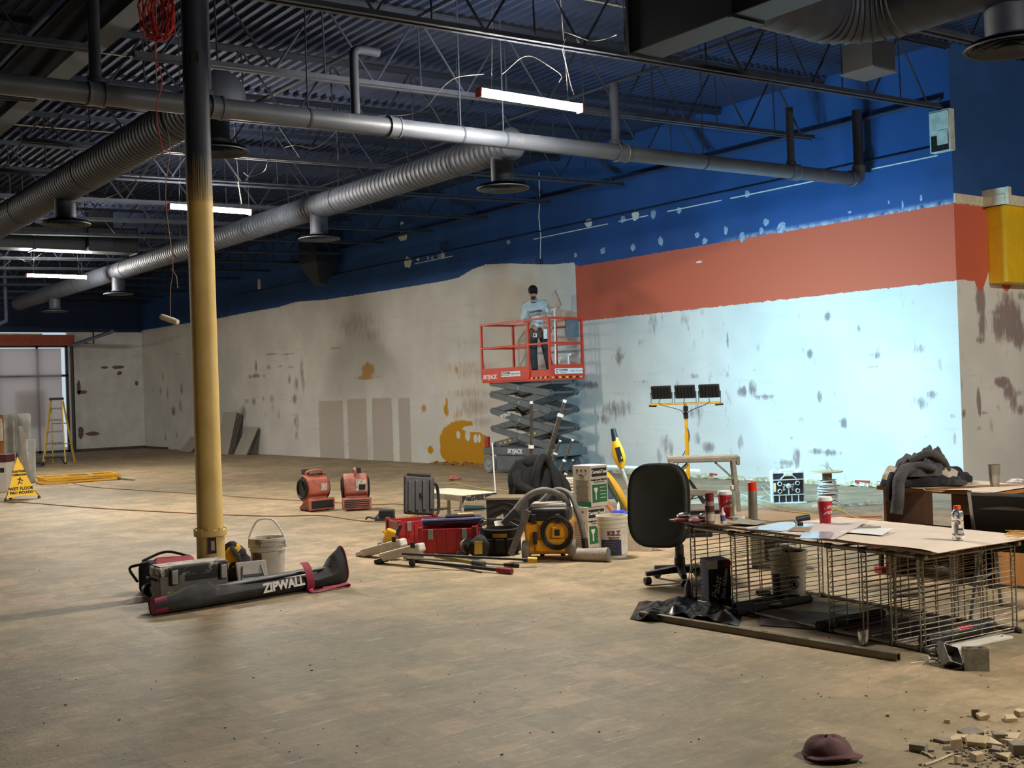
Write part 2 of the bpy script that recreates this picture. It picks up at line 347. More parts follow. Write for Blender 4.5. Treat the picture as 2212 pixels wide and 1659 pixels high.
TOPL = [(hitW(x, y).y, hitW(x, y).z) for x, y in [(1243, 567), (1200, 571), (1160, 571), (1100, 569), (1050, 571), (1020, 582), (990, 600), (965, 606), (930, 612), (850, 625), (700, 648), (640, 652), (600, 664), (540, 674), (460, 690), (380, 702), (313, 713)]]
YP = hitW(1243, 600).y
def spaced(a, c_, f): 
    out = [a]
    while out[-1] < c_-1e-6: out.append(min(c_, out[-1]+f(out[-1])))
    return out
ys = spaced(YC, YE+.3, lambda y: .032 if y < 22 else .07)
zs = spaced(0, 4.6, lambda z: .045)+[4.9, 5.4, 6.36]
V = []; navy = []; orange = []; stain = []; gold = []; tan = []; mud = []; bare = []; dust = []
for z in zs:
    for y in ys:
        V.append((0, y, z))
        if y < YP: nd = z-4.03; od = min(z-2.945, 4.035-z+.05); od = min(od, (YP-y)*1.2)
        else: nd = z-lerp(TOPL, y); od = -1
        if abs(y-YP) < .12: nd = min(nd, z-4.06)
        navy.append(nd); orange.append(od); dust.append(max(0., min(1, (13.6-y)/1.0)) if y < YP else 0)
        stain.append(field(sW, y, z)); gold.append(field(gW, y, z)); tan.append(field(tW, y, z)); mud.append(field(mW, y, z))
        bv = 0.
        for (p, q, h) in rects:
            dd = min(y-min(p, q), max(p, q)-y, h-z); bv = max(bv, .5+dd*3)
        bare.append(max(0., min(1., bv)))
n = len(ys)
F = [(j*n+i, j*n+i+1, (j+1)*n+i+1, (j+1)*n+i) for j in range(len(zs)-1) for i in range(n-1)]
o = len(V); V2 = [(.3, YC, 0), (.3, YE+.3, 0), (.3, YE+.3, 6.36), (.3, YC, 6.36)]
me = bpy.data.meshes.new('wall_right'); me.from_pydata(V+V2, [], [tuple(reversed(f)) for f in F]+[(o, o+1, o+2, o+3), (0, n-1, o+1, o)]); me.update()
for nm, vals, pad in (('navy', navy, 1), ('orange', orange, -1), ('stain', stain, 0), ('gold', gold, 0), ('tan', tan, 0), ('mud', mud, 0), ('bare', bare, 0), ('dust', dust, 0)): attr(me, nm, vals+[pad]*4)
wallR = bpy.data.objects.new('wall_right', me); COL.objects.link(wallR); wallR.location = (W, 0, 0)
M_WALL = wall_mat('painted_wallboard', (228, 226, 218), 'y'); me.materials.append(M_WALL)
struct(tag(wallR, 'long wallboard wall in navy, orange and patched white primer'))
# ---- return wall past the corner
hitC = lambda x, y: atY(x, y, YC)
sC = blobs([(2118, 645, 10, 40, 1.2), (2122, 700, 9, 36, 1.0), (2118, 735, 10, 8, .9), (2180, 690, 26, 46, 1.15), (2160, 700, 18, 40, 1.0), (2200, 720, 14, 34, 1.2), (2175, 645, 14, 20, .9), (2206, 640, 10, 10, .8), (2155, 676, 14, 6, 1.0), (2165, 825, 15, 12, 1.3), (2180, 845, 12, 20, 1.0), (2190, 870, 8, 26, .95), (2205, 885, 10, 12, .8), (2200, 850, 12, 8, .7), (2115, 870, 5, 30, 1.2), (2125, 892, 10, 5, .7), (2082, 893, 5, 10, 1.0), (2078, 830, 3, 26, .6), (2115, 925, 6, 6, .8), (2140, 920, 6, 20, .6), (2160, 880, 10, 16, .4)], hitC, 0)
xs = spaced(W, XA, lambda x: .03 if x < 16.6 else .3); V = []; A = {k: [] for k in ('navy', 'orange', 'stain', 'gold', 'tan', 'mud', 'bare', 'dust')}
for z in zs:
    for x in xs:
        V.append((x, 0, z)); A['navy'].append(z-4.17); A['orange'].append(min(z-(2.96 if x < 15.05 else 3.0+.18*math.sin(x*9)), 4.04-z)); A['stain'].append(field(sC, x, z))
        for k in ('gold', 'tan', 'mud', 'bare', 'dust'): A[k].append(0.)
n = len(xs); F = [(j*n+i, j*n+i+1, (j+1)*n+i+1, (j+1)*n+i) for j in range(len(zs)-1) for i in range(n-1)]
me = bpy.data.meshes.new('wall_return'); me.from_pydata(V, [], F); me.update()
for k, v in A.items(): attr(me, k, v)
wallC = bpy.data.objects.new('wall_return', me); COL.objects.link(wallC); wallC.location = (0, YC, 0); me.materials.append(M_WALL)
struct(tag(wallC, 'return wall past the corner with scraped brown patches'))
# ---- far end wall with the sheeted shop-front opening
M_NAVY = mat('navy_paint', (34, 50, 82), .7, var=.12, scale=2)
M_PRIM = mat('white_primer', (222, 219, 211), .75, var=.08, scale=2, spot=(140, 116, 110), spot_at=.72, spot_w=.06, spot_s=1.6)
M_ORB = mat('orange_paint', (176, 84, 58), .6, var=.1)
DX = 11.95; DZ = 3.85
mb = MB(); mb.box((13.3, YE+.15, 2.15), (2.7, .3, 4.3)); w1 = struct(tag(mb.build('wall_back', M_PRIM), 'white primed end wall right of the sheeted opening'))
mb = MB(); mb.box(((XB+W)/2, YE+.15, 5.33), (W-XB, .3, 2.06)); struct(tag(mb.build('wall_back_top', M_NAVY), 'navy band of the far end wall under the roof'))
mb = MB(); mb.box((-.6, YE+.15, 2.15), (16.8, .3, 4.3)); struct(tag(mb.build('wall_back_left', M_PRIM), 'white primed end wall left of the sheeted opening'))
sc_ = blobs([(170, 838, 4, 16, 1), (178, 847, 10, 4, 1), (175, 935, 6, 12, 1), (200, 937, 14, 4, .9), (225, 794, 8, 2.5, 1), (255, 793, 12, 3.5, 1), (258, 806, 5, 4, .9), (295, 828, 3, 5, 1)], lambda x, y: atY(x, y, YE), 0)
M_SCAR = mat('scraped_brown', (122, 92, 86), .8, var=.25, scale=14)
for (a, c_, ra, rc, s_) in sc_:
    mb = MB(); k = 14; pl = [(a+ra*1.1*math.cos(2*PI*i/k)*(.8+.4*random.random()), c_+rc*1.1*math.sin(2*PI*i/k)*(.8+.4*random.random())) for i in range(k)]
    mb.prism(pl, -.004, .0, 'y'); mb.build('scraped_patch', M_SCAR, w1, loc=(0, YE, 0))
# enclosing walls out of view
mb = MB(); mb.box((XB-.15, (YB+YE)/2, 3.2), (.3, YE-YB+.6, 6.4)); struct(tag(mb.build('wall_left', mat('dull_wall', (150, 146, 138), .8)), 'plain wall on the far left side of the hall'))
mb = MB(); mb.box(((XB+XA)/2, YB-.15, 3.2), (XA-XB, .3, 6.4)); struct(tag(mb.build('wall_front', MATS['dull_wall']), 'plain wall behind the viewer'))
mb = MB(); mb.box((XA+.15, (YB+YC)/2, 3.2), (.3, YC-YB, 6.4)); struct(tag(mb.build('wall_alcove', M_NAVY), 'navy wall at the end of the side bay'))
# ---- ceiling deck: fluted steel, flutes run along Y
prof = []; x = XB-.3; pitch = .152
while x < XA+.3:
    for dx, dz in ((0, 0), (.05, 0), (.066, .045), (.136, .045)): prof.append((x+dx, roofz(min(x+dx, W))+dz))
    x += pitch
V = []; 
for y in (YB-.3, YE+.3):
    for (a, z) in prof: V.append((a, y, z))
n = len(prof); F = [(i, i+1, n+i+1, n+i) for i in range(n-1)]
mb = MB(); mb.add(V, F); dk = mb.build('ceiling', mat('deck_paint', (26, 42, 74), .85, var=.15, scale=1.5)); struct(tag(dk, 'dark navy fluted steel roof deck'))
mb = MB(); mb.box(((XB+XA)/2, (YB+YE)/2, 6.75), (XA-XB+1.5, YE-YB+1.5, .3)); struct(tag(mb.build('ceiling_slab', M_NAVY), 'roof build-up above the deck'))
# ---- yellow bulkhead and cream ledge on the return wall
M_YEL = mat('yellow_paint', (232, 186, 20), .5, var=.06); M_CREAM = mat('cream_trim', (214, 206, 180), .6)
xb = 15.42; yb = atX(2174, 530, xb).y
mb = MB(); mb.box(((xb+XA)/2, (yb+YC)/2, (2.93+4.02)/2), (XA-xb, YC-yb, 4.02-2.93)); bk = mb.build('trim_1', M_YEL); struct(tag(bk, 'yellow box bulkhead jutting out of the return wall'))
mb = MB(); mb.box(((xb-.12+XA)/2, (yb+YC)/2-.03, 4.09), (XA-xb+.12, YC-yb+.06, .14)); mb.box((xb-.06, YC-.2, 4.14), (.08, .4, .24)); mb.build('ledge', M_CREAM, bk)
mb = MB(); mb.box(((W+xb)/2, YC-.012, 4.105), (xb-W, .024, .13)); mb.build('fascia', M_CREAM, bk)
# ---- foot of the long wall: torn base strip
M_GLUE = mat('torn_base', (198, 190, 150), .9, var=.35, scale=10, spot=(230, 226, 214), spot_at=.52, spot_s=14)
mb = MB(); y = 9.2; random.seed(3)
V = []; 
while y < 17.0:
    h = .035+.05*random.random(); mb.box((W-.03+.02*random.random(), y, h/2), (.07, .14+.12*random.random(), h), (random.uniform(-.2, .2), random.uniform(-.3, .3), random.uniform(-.08, .08))); y += .12+.06*random.random()
struct(tag(mb.build('baseboard_right', M_GLUE), 'torn remains of base strip along the bright wall'))
mb = MB(); y = 19.2
while y < 22.6: mb.box((W-.05, y, .02), (.1, .25, .03+.03*random.random()), (random.uniform(-.3, .3), 0, random.uniform(-.3, .3))); y += .2
struct(tag(mb.build('baseboard_far', mat('torn_wood', (150, 112, 60), .9, var=.4, scale=9)), 'splintered wooden base strip beyond the lift'))
mb = MB(); mb.box((13.3, YE-.02, .05), (2.6, .05, .09)); mb.box((W-.02, YE-1.2, .04), (.04, 2.4, .07)); struct(tag(mb.build('baseboard_back', mat('brown_base', (96, 74, 66), .9, var=.3)), 'brown glue line at the foot of the end wall'))
for k, (px, py) in enumerate([(1864, 1043), (1540, 1027), (1905, 1046)]):
    p = atX(px, py, W); mb = MB(); mb.box((-.012, 0, .0), (.02, .26-.06*k, .075), (.05*k, 0, 0)); mb.build('red_base_remnant', mat('red_vinyl', (176, 66, 50), .6), wallR, loc=(0, p.y, max(.045, p.z)))
# ---- filler patches, conduit scars and boxes on the navy band
M_MUD = mat('joint_compound', (226, 226, 220), .85, var=.1, scale=20, bump=.3); M_MUDT = mat('thin_compound', (150, 170, 196), .85, var=.35, scale=16)
def patch(px, py, w, h, m_, seed, nm='filler_patch', k=13, rough=.5):
    p = atX(px, py, W-.004); a = atX(px+w/2, py, W-.004); q = atX(px, py+h/2, W-.004); ry = abs(a.y-p.y); rz = abs(q.z-p.z); rnd = random.Random(seed)
    pl = [(ry*math.cos(2*PI*i/k)*(1-rough/2+rough*rnd.random()), rz*math.sin(2*PI*i/k)*(1-rough/2+rough*rnd.random())) for i in range(k)]
    mb = MB(); mb.prism(pl, -.006, .001, 'x'); return mb.build(nm, m_, wallR, loc=(0, p.y, p.z))
for i, (x, y, w, h) in enumerate([(1271, 481, 15, 17), (1372, 466, 15, 22), (870, 509, 17, 28), (880, 567, 16, 24), (868, 482, 8, 6)]): patch(x, y, w, h, M_MUD, i)
for i, (x, y, w, h) in enumerate([(1346, 474, 11, 16), (1411, 463, 11, 18), (1467, 454, 10, 16), (1614, 419, 11, 16), (1302, 542, 10, 17), (1367, 534, 11, 16), (1427, 521, 9, 20), (1243, 551, 6, 12), (1506, 508, 10, 14), (1522, 521, 12, 14), (1568, 497, 8, 18), (1603, 512, 12, 22), (1645, 498, 8, 16), (1655, 480, 12, 16), (1689, 491, 18, 22), (1098, 523, 9, 9), (903, 560, 6, 9), (924, 557, 5, 9), (934, 558, 6, 10), (948, 554, 6, 12), (1510, 566, 16, 4), (1950, 442, 4, 20), (1990, 428, 5, 14), (1835, 458, 8, 5), (1920, 437, 4, 8)]): patch(x, y, w, h, M_MUDT if y < 560 else M_MUD, 40+i)
def wallrun(pts, r, m_, nm, off=.02, lab=None, n=6):
    q = [atX(x, y, W-off)-Vector((W, 0, 0)) for x, y in pts]; mb = MB(); mb.tube(q, r, n); return mb.build(nm, m_, wallR, smooth=True, label=lab)
cz = 4.74
for nm, y0, y1 in (('conduit_scar', 9.3, 10.4), ('conduit_scar', 10.9, 13.2), ('conduit_scar', 13.4, 14.7), ('conduit_scar', 15.2, 16.0), ('conduit_scar', 16.3, 18.6), ('conduit_scar', 21.6, 23.2)):
    mb = MB(); mb.box((-.004, (y0+y1)/2, cz), (.008, y1-y0, .018)); mb.build(nm, M_MUD, wallR)
mb = MB(); mb.tube([(-.03, 9.15, 4.86), (-.03, 16, 4.86), (-.03, 22, 4.86), (-.03, 34, 4.9)], .014, 6); mb.build('wall_conduit', M_NAVY, wallR, smooth=True)
wallrun([(1164, 372), (1166, 430), (1164, 470), (1168, 510), (1167, 560), (1166, 566)], .012, mat('white_cable', (214, 214, 206), .5), 'wall_cable')
mb = MB(); mb.tube([(-.06, 9.2, 5.5), (-.06, 30, 5.5)], .035, 8); mb.build('wall_pipe', M_NAVY, wallR, smooth=True)
for px, py, s_ in ((962, 533, .16), (1167, 565, .1), (1105, 520, .0)):
    if s_: p = atX(px, py, W); mb = MB(); mb.box((-.03, 0, 0), (.06, s_, s_)); mb.build('junction_box', M_NAVY, wallR, loc=(0, p.y, p.z), bevel=.006)
for px, py, w, h in ((957, 551, .12, .16), (561, 614, .16, .3), (684, 583, .16, .2)):
    p = atX(px, py, W); mb = MB(); mb.prism([(-w/2, -h/2), (w/2, -h/2), (w/2, h*.25), (w*.3, h/2), (-w*.3, h/2), (-w/2, h*.25)], -.03, 0, 'x'); mb.build('cover_plate', M_CREAM, wallR, loc=(0, p.y, p.z))
# grey electrical cabinet hung at the corner (its lower half stands open)
M_CAB = mat('pale_cabinet', (196, 206, 196), .45)
p = atX(2034, 285, W-.1); cb = thing('electrical_cabinet', 'pale open electrical cabinet high on the corner of the bright wall', 'cabinet', (W-.03, p.y, p.z-.28))
mb = MB(); mb.box((-.06, 0, .29), (.12, .32, .58)); mb.build('housing', M_CAB, cb, bevel=.005)
mb = MB(); mb.box((-.122, 0, .12), (.006, .27, .22)); mb.build('recess', mat('black_recess', (20, 22, 24), .6), cb)
mb = MB(); mb.box((-.135, -.05, .19), (.02, .16, .2)); mb.build('cover', M_CAB, cb, bevel=.004)
mb = MB(); mb.box((-.128, 0, .42), (.012, .3, .27)); mb.build('door', M_CAB, cb, bevel=.004)
# ================================================================== SHEETED SHOP FRONT
M_ALU = mat('dull_aluminium', (150, 150, 146), .45, .7, var=.12); M_DKFR = mat('dark_frame', (44, 46, 50), .5)
mt, t, b = nt('plastic_sheet')
tr = node(t, 'ShaderNodeBsdfTranslucent'); tr.inputs[0].default_value = (*lin((222, 200, 190)), 1); df = node(t, 'ShaderNodeBsdfDiffuse'); df.inputs[0].default_value = (*lin((190, 174, 164)), 1)
tp = node(t, 'ShaderNodeBsdfTransparent'); m1 = node(t, 'ShaderNodeMixShader'); m1.inputs[0].default_value = .35; lk(t, tr.outputs[0], m1.inputs[1]); lk(t, df.outputs[0], m1.inputs[2])
m2 = node(t, 'ShaderNodeMixShader'); m2.inputs[0].default_value = .05; lk(t, m1.outputs[0], m2.inputs[1]); lk(t, tp.outputs[0], m2.inputs[2]); lk(t, m2.outputs[0], t.nodes['Material Output'].inputs[0]); M_SHEET = mt
d1 = thing('door_1', 'wide shop-front opening hung with pinkish translucent plastic sheet', None, (9.9, YE+.1, 0)); struct(d1)
def wav(u, v):
    x = -2.1+3.9*u; return (x, -.03+.014*math.sin(x*3.1+v*1.3)+.006*math.sin(x*7.3-v*2)*(1-v*.5)-.004*math.sin(v*9+x), .10+3.62*v)
mb = MB(); mb.grid(wav, 40, 20); mb.build('plastic_sheet', M_SHEET, d1, smooth='all')
for x in (-2.05, -.35, 1.0, 2.0): mb = MB(); mb.box((x, .06, 1.92), (.07, .1, 3.84)); mb.build('mullion', M_DKFR, d1)
for z in (.05, 2.75, 3.8): mb = MB(); mb.box((0, .06, z), (4.1, .1, .08)); mb.build('transom', M_DKFR, d1)
mb = MB(); mb.box((.75, .16, 1.6), (1.0, .02, 1.3)); mb.build('poster_back', mat('poster_grey', (190, 180, 174), .8, alpha=.35), d1)
for s_, z in (('COMING', 2.32), ('SPRING', 1.72)): lt = text(s_, .62, mat('shadow_lettering', (70, 62, 60), .7), d1, (-.37, 0, z), (PI/2, 0, PI), align='LEFT', sx=.8, ext=.0)
for lt in [o for o in d1.children if o.name.startswith('lettering')]:
    for v in lt.data.vertices:
        x = -.37-v.co.x; zz = lt.location.z+v.co.y; v.co.z = (wav((x+2.1)/3.9, (zz-.1)/3.62)[1]+.006)
mb = MB(); mb.box((0, -.25, 4.0), (4.6, .3, .36)); ob = mb.build('trim_2', M_ORB, loc=(9.75, YE, .0)); struct(tag(ob, 'orange header board above the sheeted opening'))
mb = MB(); mb.box((-.4, -.27, 4.2), (3.2, .3, .05)); mb.build('cap_strip', M_CREAM, ob)
mb = MB(); mb.cyl((11.98, YE-.25, 0), (11.98, YE-.25, 4.1), .06, n=10); struct(tag(mb.build('trim_3', M_DKFR), 'dark jamb post beside the bright door gap'))
# ================================================================== STEEL
M_STEEL = mat('navy_steel', (28, 36, 52), .75, var=.15, scale=3); M_STEELB = mat('dusty_steel', (42, 48, 60), .75, var=.25, scale=4)
# girder on the column line
g = thing('roof_girder', 'dark I-section roof girder passing over the yellow column', 'girder', (3.74, 17.5, 5.32))
mb = MB(); mb.box((0, 0, .015), (.24, 49, .03)); mb.build('bottom_flange', M_STEELB, g)
mb = MB(); mb.box((0, 0, .29), (.02, 49, .52)); mb.build('web', M_STEEL, g)
mb = MB(); mb.box((0, 0, .565), (.24, 49, .03)); mb.build('top_flange', M_STEEL, g)
# bar joists
ORD = ['first', 'second', 'third', 'fourth', 'fifth', 'sixth', 'seventh', 'eighth', 'ninth', 'tenth', 'eleventh', 'twelfth', 'thirteenth', 'fourteenth', 'fifteenth', 'sixteenth', 'seventeenth', 'eighteenth', 'nineteenth', 'twentieth']
X0, X1 = 3.72, 14.3; PANEL = 1.24; NP = 8; HJ = .86
def chord(L, x0, up):
    mb = MB()
    for s_ in (-1, 1):
        mb.box((x0+L/2, s_*.03, 0), (L, .006, .06)); mb.box((x0+L/2, s_*.05, .03*up), (L, .045, .006))
    return mb
proto = {}
def web(key, a, c_, r):
    if key not in proto:
        mb = MB(); mb.cyl(a, c_, r, n=6); o = mb.build('web_rod', M_STEEL, None, smooth=True); proto[key] = o; return o, True
    return proto[key], False
def joist(y, label, x0, L, full, slope=.027, zb=None):
    j = thing('roof_joist', label, 'joist', (x0, y, zb), group='open-web roof joists'); j.rotation_euler = (0, -math.atan(slope), 0)
    chord(L, 0, -1).build('bottom_chord', M_STEELB, j)
    mb = chord(L+.3 if full else L, 0, 1)
    for i in range(len(mb.v)): mb.v[i] = (mb.v[i][0], mb.v[i][1], mb.v[i][2]+HJ)
    mb.build('top_chord', M_STEEL, j)
    n_ = int((L-.3)//PANEL); rods = []
    for k in range(n_):
        xx = .25+PANEL*k
        rods += [('u', xx, (0, 0, 0), (PANEL/2, 0, HJ)), ('d', xx+PANEL/2, (0, 0, HJ), (PANEL/2, 0, 0)), ('v', xx+PANEL/2, (0, 0, 0), (0, 0, HJ))]
    if full and y < 25:
        for key, xx, a, c_ in rods:
            o, new = web(key, a, c_, .014 if key != 'v' else .010)
            if new: o.parent = j; o.location = (xx, 0, 0)
            else: share(o, j, (xx, 0, 0))
    else:
        mb = MB()
        for key, xx, a, c_ in rods: mb.cyl(Vector(a)+Vector((xx, 0, 0)), Vector(c_)+Vector((xx, 0, 0)), .014, n=4)
        mb.build('web_rods', M_STEEL, j)
    return j
ky = [YC-.02+2.15*k for k in range(-3, 16)]
for i, y in enumerate(ky):
    full = y > 5
    joist(y, f'navy open-web roof joist between girder and bright wall, {ORD[i]} from the near end', X0+.15, X1-X0-.15, full, zb=5.06)
    if 4 < y < 31: joist(y, f'navy open-web roof joist left of the girder, {ORD[i]} from the near end', -3.6, 7.1, False, zb=4.87)
# bridging lines along Y
for x, z, nm in ((6.6, 5.62, 'left'), (10.4, 5.7, 'right')):
    mb = MB(); mb.tube([(0, 3, 0), (0, 40, 0)], .022, 6); tag(mb.build('bridging_bar', M_STEEL, loc=(x, 0, z)), f'long dark bridging bar crossing the roof joists, {nm} of the two', 'bridging bar')
# white-grey conduits clipped under the deck
M_COND = mat('bare_conduit', (170, 166, 156), .4, .3)
for i, (y, x0, x1) in enumerate(((10.0, 7.6, 9.4), (14.4, 4.2, 6.6), (16.5, 4.0, 6.0), (18.7, 3.9, 6.6))):
    mb = MB(); mb.tube([(0, 0, 0), (x1-x0, 0, .027*(x1-x0))], .011, 6); tag(mb.build('conduit_run', M_COND, loc=(x0, y, roofz(x0)-.03)), f'thin bare conduit run under the deck, {ORD[i]} bay', 'conduit')
# ================================================================== COLUMN
mt, t, b = nt('column_paint'); tc = node(t, 'ShaderNodeTexCoord'); P = tc.outputs['Object']; sx = node(t, 'ShaderNodeSeparateXYZ'); lk(t, P, sx.inputs[0])
ang = mth(t, 'ARCTAN2', sx.outputs[1], sx.outputs[0]); comb = node(t, 'ShaderNodeCombineXYZ'); lk(t, mth(t, 'MULTIPLY', ang, 9.0), comb.inputs[0])
drip = tnoise(t, comb.outputs[0], 3.2, 3, .7); edge = mth(t, 'ADD', sx.outputs[2], mth(t, 'MULTIPLY', smooth(t, drip, .47, .6), -.4)); edge = mth(t, 'SUBTRACT', edge, 3.3)
n1 = tnoise(t, P, 3, 5, .6); c = mixc(t, smooth(t, n1, .35, .7), lin((206, 172, 96)), lin((222, 190, 118)))
chip = tnoise(t, mapped(t, P, (1, 1, 1), (2, 8, 1)), 9, 4, .6); c = mixc(t, smooth(t, chip, .77, .79), c, lin((90, 62, 46)))
c = mixc(t, smooth(t, edge, -.02, .02), c, lin((34, 42, 58))); lk(t, c, b.inputs['Base Color']); b.inputs['Roughness'].default_value = .6; M_COLM = mt
CC = Vector((3.76, 9.37, 0))
co = thing('steel_column', 'round steel column, ochre below and dripping navy above', 'column', CC)
mb = MB(); mb.lathe([(.108, .5), (.108, 5.33)], 32); mb.build('shaft', M_COLM, co, smooth=True)
mb = MB(); mb.lathe([(.117, 0), (.117, .485)], 32); mb.build('sleeve', mat('column_sleeve', (206, 174, 104), .5, var=.12), co, smooth=True)
mb = MB(); mb.lathe([(.118, .47), (.138, .475), (.138, .525), (.112, .53)], 32, cap=False)
for a in range(0, 360, 40): mb.box((.13*math.cos(R(a+10)), .13*math.sin(R(a+10)), .53), (.012, .04, .024), (0, 0, R(a+10)))
mb.build('collar', MATS['column_sleeve'], co, smooth=True)
ca = math.atan2(-.8, -.6)+.35
mb = MB(); mb.box((.118*math.cos(ca), .118*math.sin(ca), .4), (.008, .07, .13), (0, 0, ca)); ow = mb.build('outlet_opening', mat('rusty_hole', (58, 34, 26), .8, var=.4, scale=20), co)
mb = MB(); mb.box((.119*math.cos(ca+.05), .119*math.sin(ca+.05), .4), (.012, .03, .08), (0, 0, ca)); mb.build('outlet_bracket', mat('grey_bracket', (170, 166, 158), .5, .5), co)
ca2 = math.atan2(-.8, -.6)+.25
mb = MB(); mb.box((.109*math.cos(ca2), .109*math.sin(ca2), 4.52), (.008, .06, .09), (0, 0, ca2)); mb.build('dark_opening', MATS['black_recess'], co)
# ================================================================== BIG PIPE ALONG X
YP_ = 10.45; M_PIPE = mat('grey_pipe', (66, 70, 78), .5, var=.12, scale=2, spot=(120, 112, 98), spot_at=.62, spot_w=.2, spot_s=3)
def pz(x): return 4.37+.0145*(x-2.4)+.03
pp = thing('roof_drain_pipe', 'big grey cast pipe slung across the hall under the joists', 'pipe', (0, YP_, 0))
mb = MB(); mb.tube([(-4, 0, pz(-4)), (3, 0, pz(3)), (8, 0, pz(8)), (14.2, 0, pz(14.2))], .095, 20); mb.build('pipe_run', M_PIPE, pp, smooth=True)
for px, w in ((210, .16), (468, .13), (850, .14), (1340, .16), (1712, .14), (1835, .08)):
    x = atY(px, 300, YP_).x; mb = MB(); d = Vector((1, 0, .0145)); c0 = Vector((x, 0, pz(x)))
    mb.lathe([(.1, -w/2), (.118, -w/2), (.118, -w/2+.02), (.11, -w/2+.025), (.11, w/2-.025), (.118, w/2-.02), (.118, w/2), (.1, w/2)], 20, c0, Euler((0, PI/2, 0)).to_matrix(), cap=False); mb.build('coupling', M_PIPE, pp, smooth=True)
for px in (667, 996, 1088, 1518):
    x = atY(px, 300, YP_).x; mb = MB(); c0 = Vector((x, 0, pz(x))); mb.lathe([(.096, -.012), (.1, -.012), (.1, .012), (.096, .012)], 20, c0, Euler((0, PI/2, 0)).to_matrix(), cap=False); mb.cyl(c0+Vector((0, 0, .1)), (x, 0, roofz(x)-.05), .008, n=6); mb.build('clevis_hanger', M_STEEL, pp, smooth=True)
mb = MB(); xe = 14.2
mb.tube(curve_pts([(xe, 0, pz(xe)), (xe+.09, 0, pz(xe)+.01), (xe+.15, 0, pz(xe)+.08), (xe+.16, 0, pz(xe)+.2)], 4), .1, 16); mb.build('elbow', M_PIPE, pp, smooth=True)
mb = MB(); mb.cyl((xe+.16, 0, pz(xe)+.15), (xe+.16, 0, 5.6), .075, n=14); mb.build('riser', M_STEEL, pp, smooth=True)
def drop(px, x_off, top, r):
    x = atY(px, 300, YP_).x; mb = MB(); mb.cyl((x, 0, pz(x)+.09), (x, 0, top), r, n=12); mb.lathe([(r*1.25, 0), (r*1.45, .02), (r*1.25, .05)], 12, (x, 0, pz(x)+.1)); mb.build('drop_pipe', M_STEELB, pp, smooth=True)
drop(210, 0, 5.7, .055); drop(449, 0, 5.8, .05); drop(1330, 0, 5.35, .06); drop(1707, 0, 5.45, .052)
x7 = atY(768, 240, YP_).x; zt = 1.6+(pz(x7)-1.6)*(855-85)/(855-250)
mb = MB(); mb.tube(curve_pts([(x7, 0, pz(x7)+.09), (x7, 0, zt-.1), (x7+.03, 0, zt-.02), (x7+.1, 0, zt), (x7+.3, 0, zt)], 4), .048, 12); mb.build('drop_pipe', M_STEELB, pp, smooth=True)
# ================================================================== DUCTS
M_DUCT = mat('duct_paint', (66, 71, 82), .6, .1, var=.18, scale=2.5); M_DUCTD = mat('dark_duct_paint', (42, 48, 62), .6, .1, var=.2, scale=2.5)
def ribbed(mb, a, c_, r, n=24, rib=.11, h=.006):
    a, c_ = Vector(a), Vector(c_); L = (c_-a).length; k = int(L/rib); pts = []; rs = []
    for i in range(k+1):
        for d, q in ((0, r), (.42, r), (.5, r+h), (.58, r)):
            s_ = (i+d)/k
            if s_ <= 1: pts.append(a+(c_-a)*s_); rs.append(q)
    mb.tube(pts, rs, n); return mb
def diffuser(parent, x, y, z, ztop, r=.145, R_=.34, m_=None, nm=''):
    m_ = m_ or M_DUCT
    mb = MB(); mb.cyl((x, y, z+.06), (x, y, ztop), r, n=20); nk = mb.build('drop_neck', m_, parent, smooth=True)
    mb = MB(); mb.lathe([(r, .1), (r+.02, .07), (R_*.62, .045), (R_, .012), (R_, 0), (R_*.93, .006), (R_*.9, .02)], 32, (x, y, z), cap=False); df_ = mb.build('diffuser_cone', m_, parent, smooth=True)
    for q in (.8, .55, .3):
        mb = MB(); mb.lathe([(R_*q, .012), (R_*q, -.002), (R_*(q-.09), .03), (R_*(q-.12), .034)], 32, (x, y, z), cap=False); mb.build('diffuser_ring', m_, df_, smooth=True)
    mb = MB(); mb.lathe([(R_*.9, .05), (.0, .05)], 24, (x, y, z), cap=False); mb.build('throat', mat('duct_throat', (16, 17, 20), .7), df_)
def duct(label, x, z, r, y0, y1, diffs, m_, zd):
    d = thing('spiral_duct', label, 'duct', (x, y0, z)); mb = MB(); ribbed(mb, (0, 0, 0), (0, y1-y0, 0), r); mb.build('duct_run', m_, d, smooth=True)
    mb = MB(); mb.lathe([(r, 0), (r*.8, .04), (0, .05)], 24, (0, 0, 0), Euler((-PI/2, 0, 0)).to_matrix() @ Matrix.Diagonal((1, 1, -1)) if False else Euler((PI/2, 0, 0)).to_matrix()); 
    mb.build('end_cap', m_, d, smooth=True)
    for yy in diffs: diffuser(d, 0, yy-y0, zd-z, -r*.7, m_=m_)
    for yy in [y0+1.2+3.4*k for k in range(int((y1-y0)/3.4))]:
        mb = MB(); mb.lathe([(r+.003, -.03), (r+.012, -.02), (r+.012, .02), (r+.003, .03)], 24, (0, yy-y0, 0), Euler((PI/2, 0, 0)).to_matrix(), cap=False); mb.cyl((0, yy-y0, r), (0, yy-y0, roofz(x)-z-.02), .006, n=5); mb.build('duct_strap', m_, d, smooth=True)
    return d
duct('long grey spiral duct with round diffusers behind the strip light', 8.75, 4.74, .2, 11.5, 36, (11.75, 16.8, 26.9, 32.2), M_DUCT, 4.2)
duct('dark spiral duct running to the upper left behind the column', 4.75, 4.76, .24, 11.1, 27, (11.35, 16.8), M_DUCTD, 4.2)
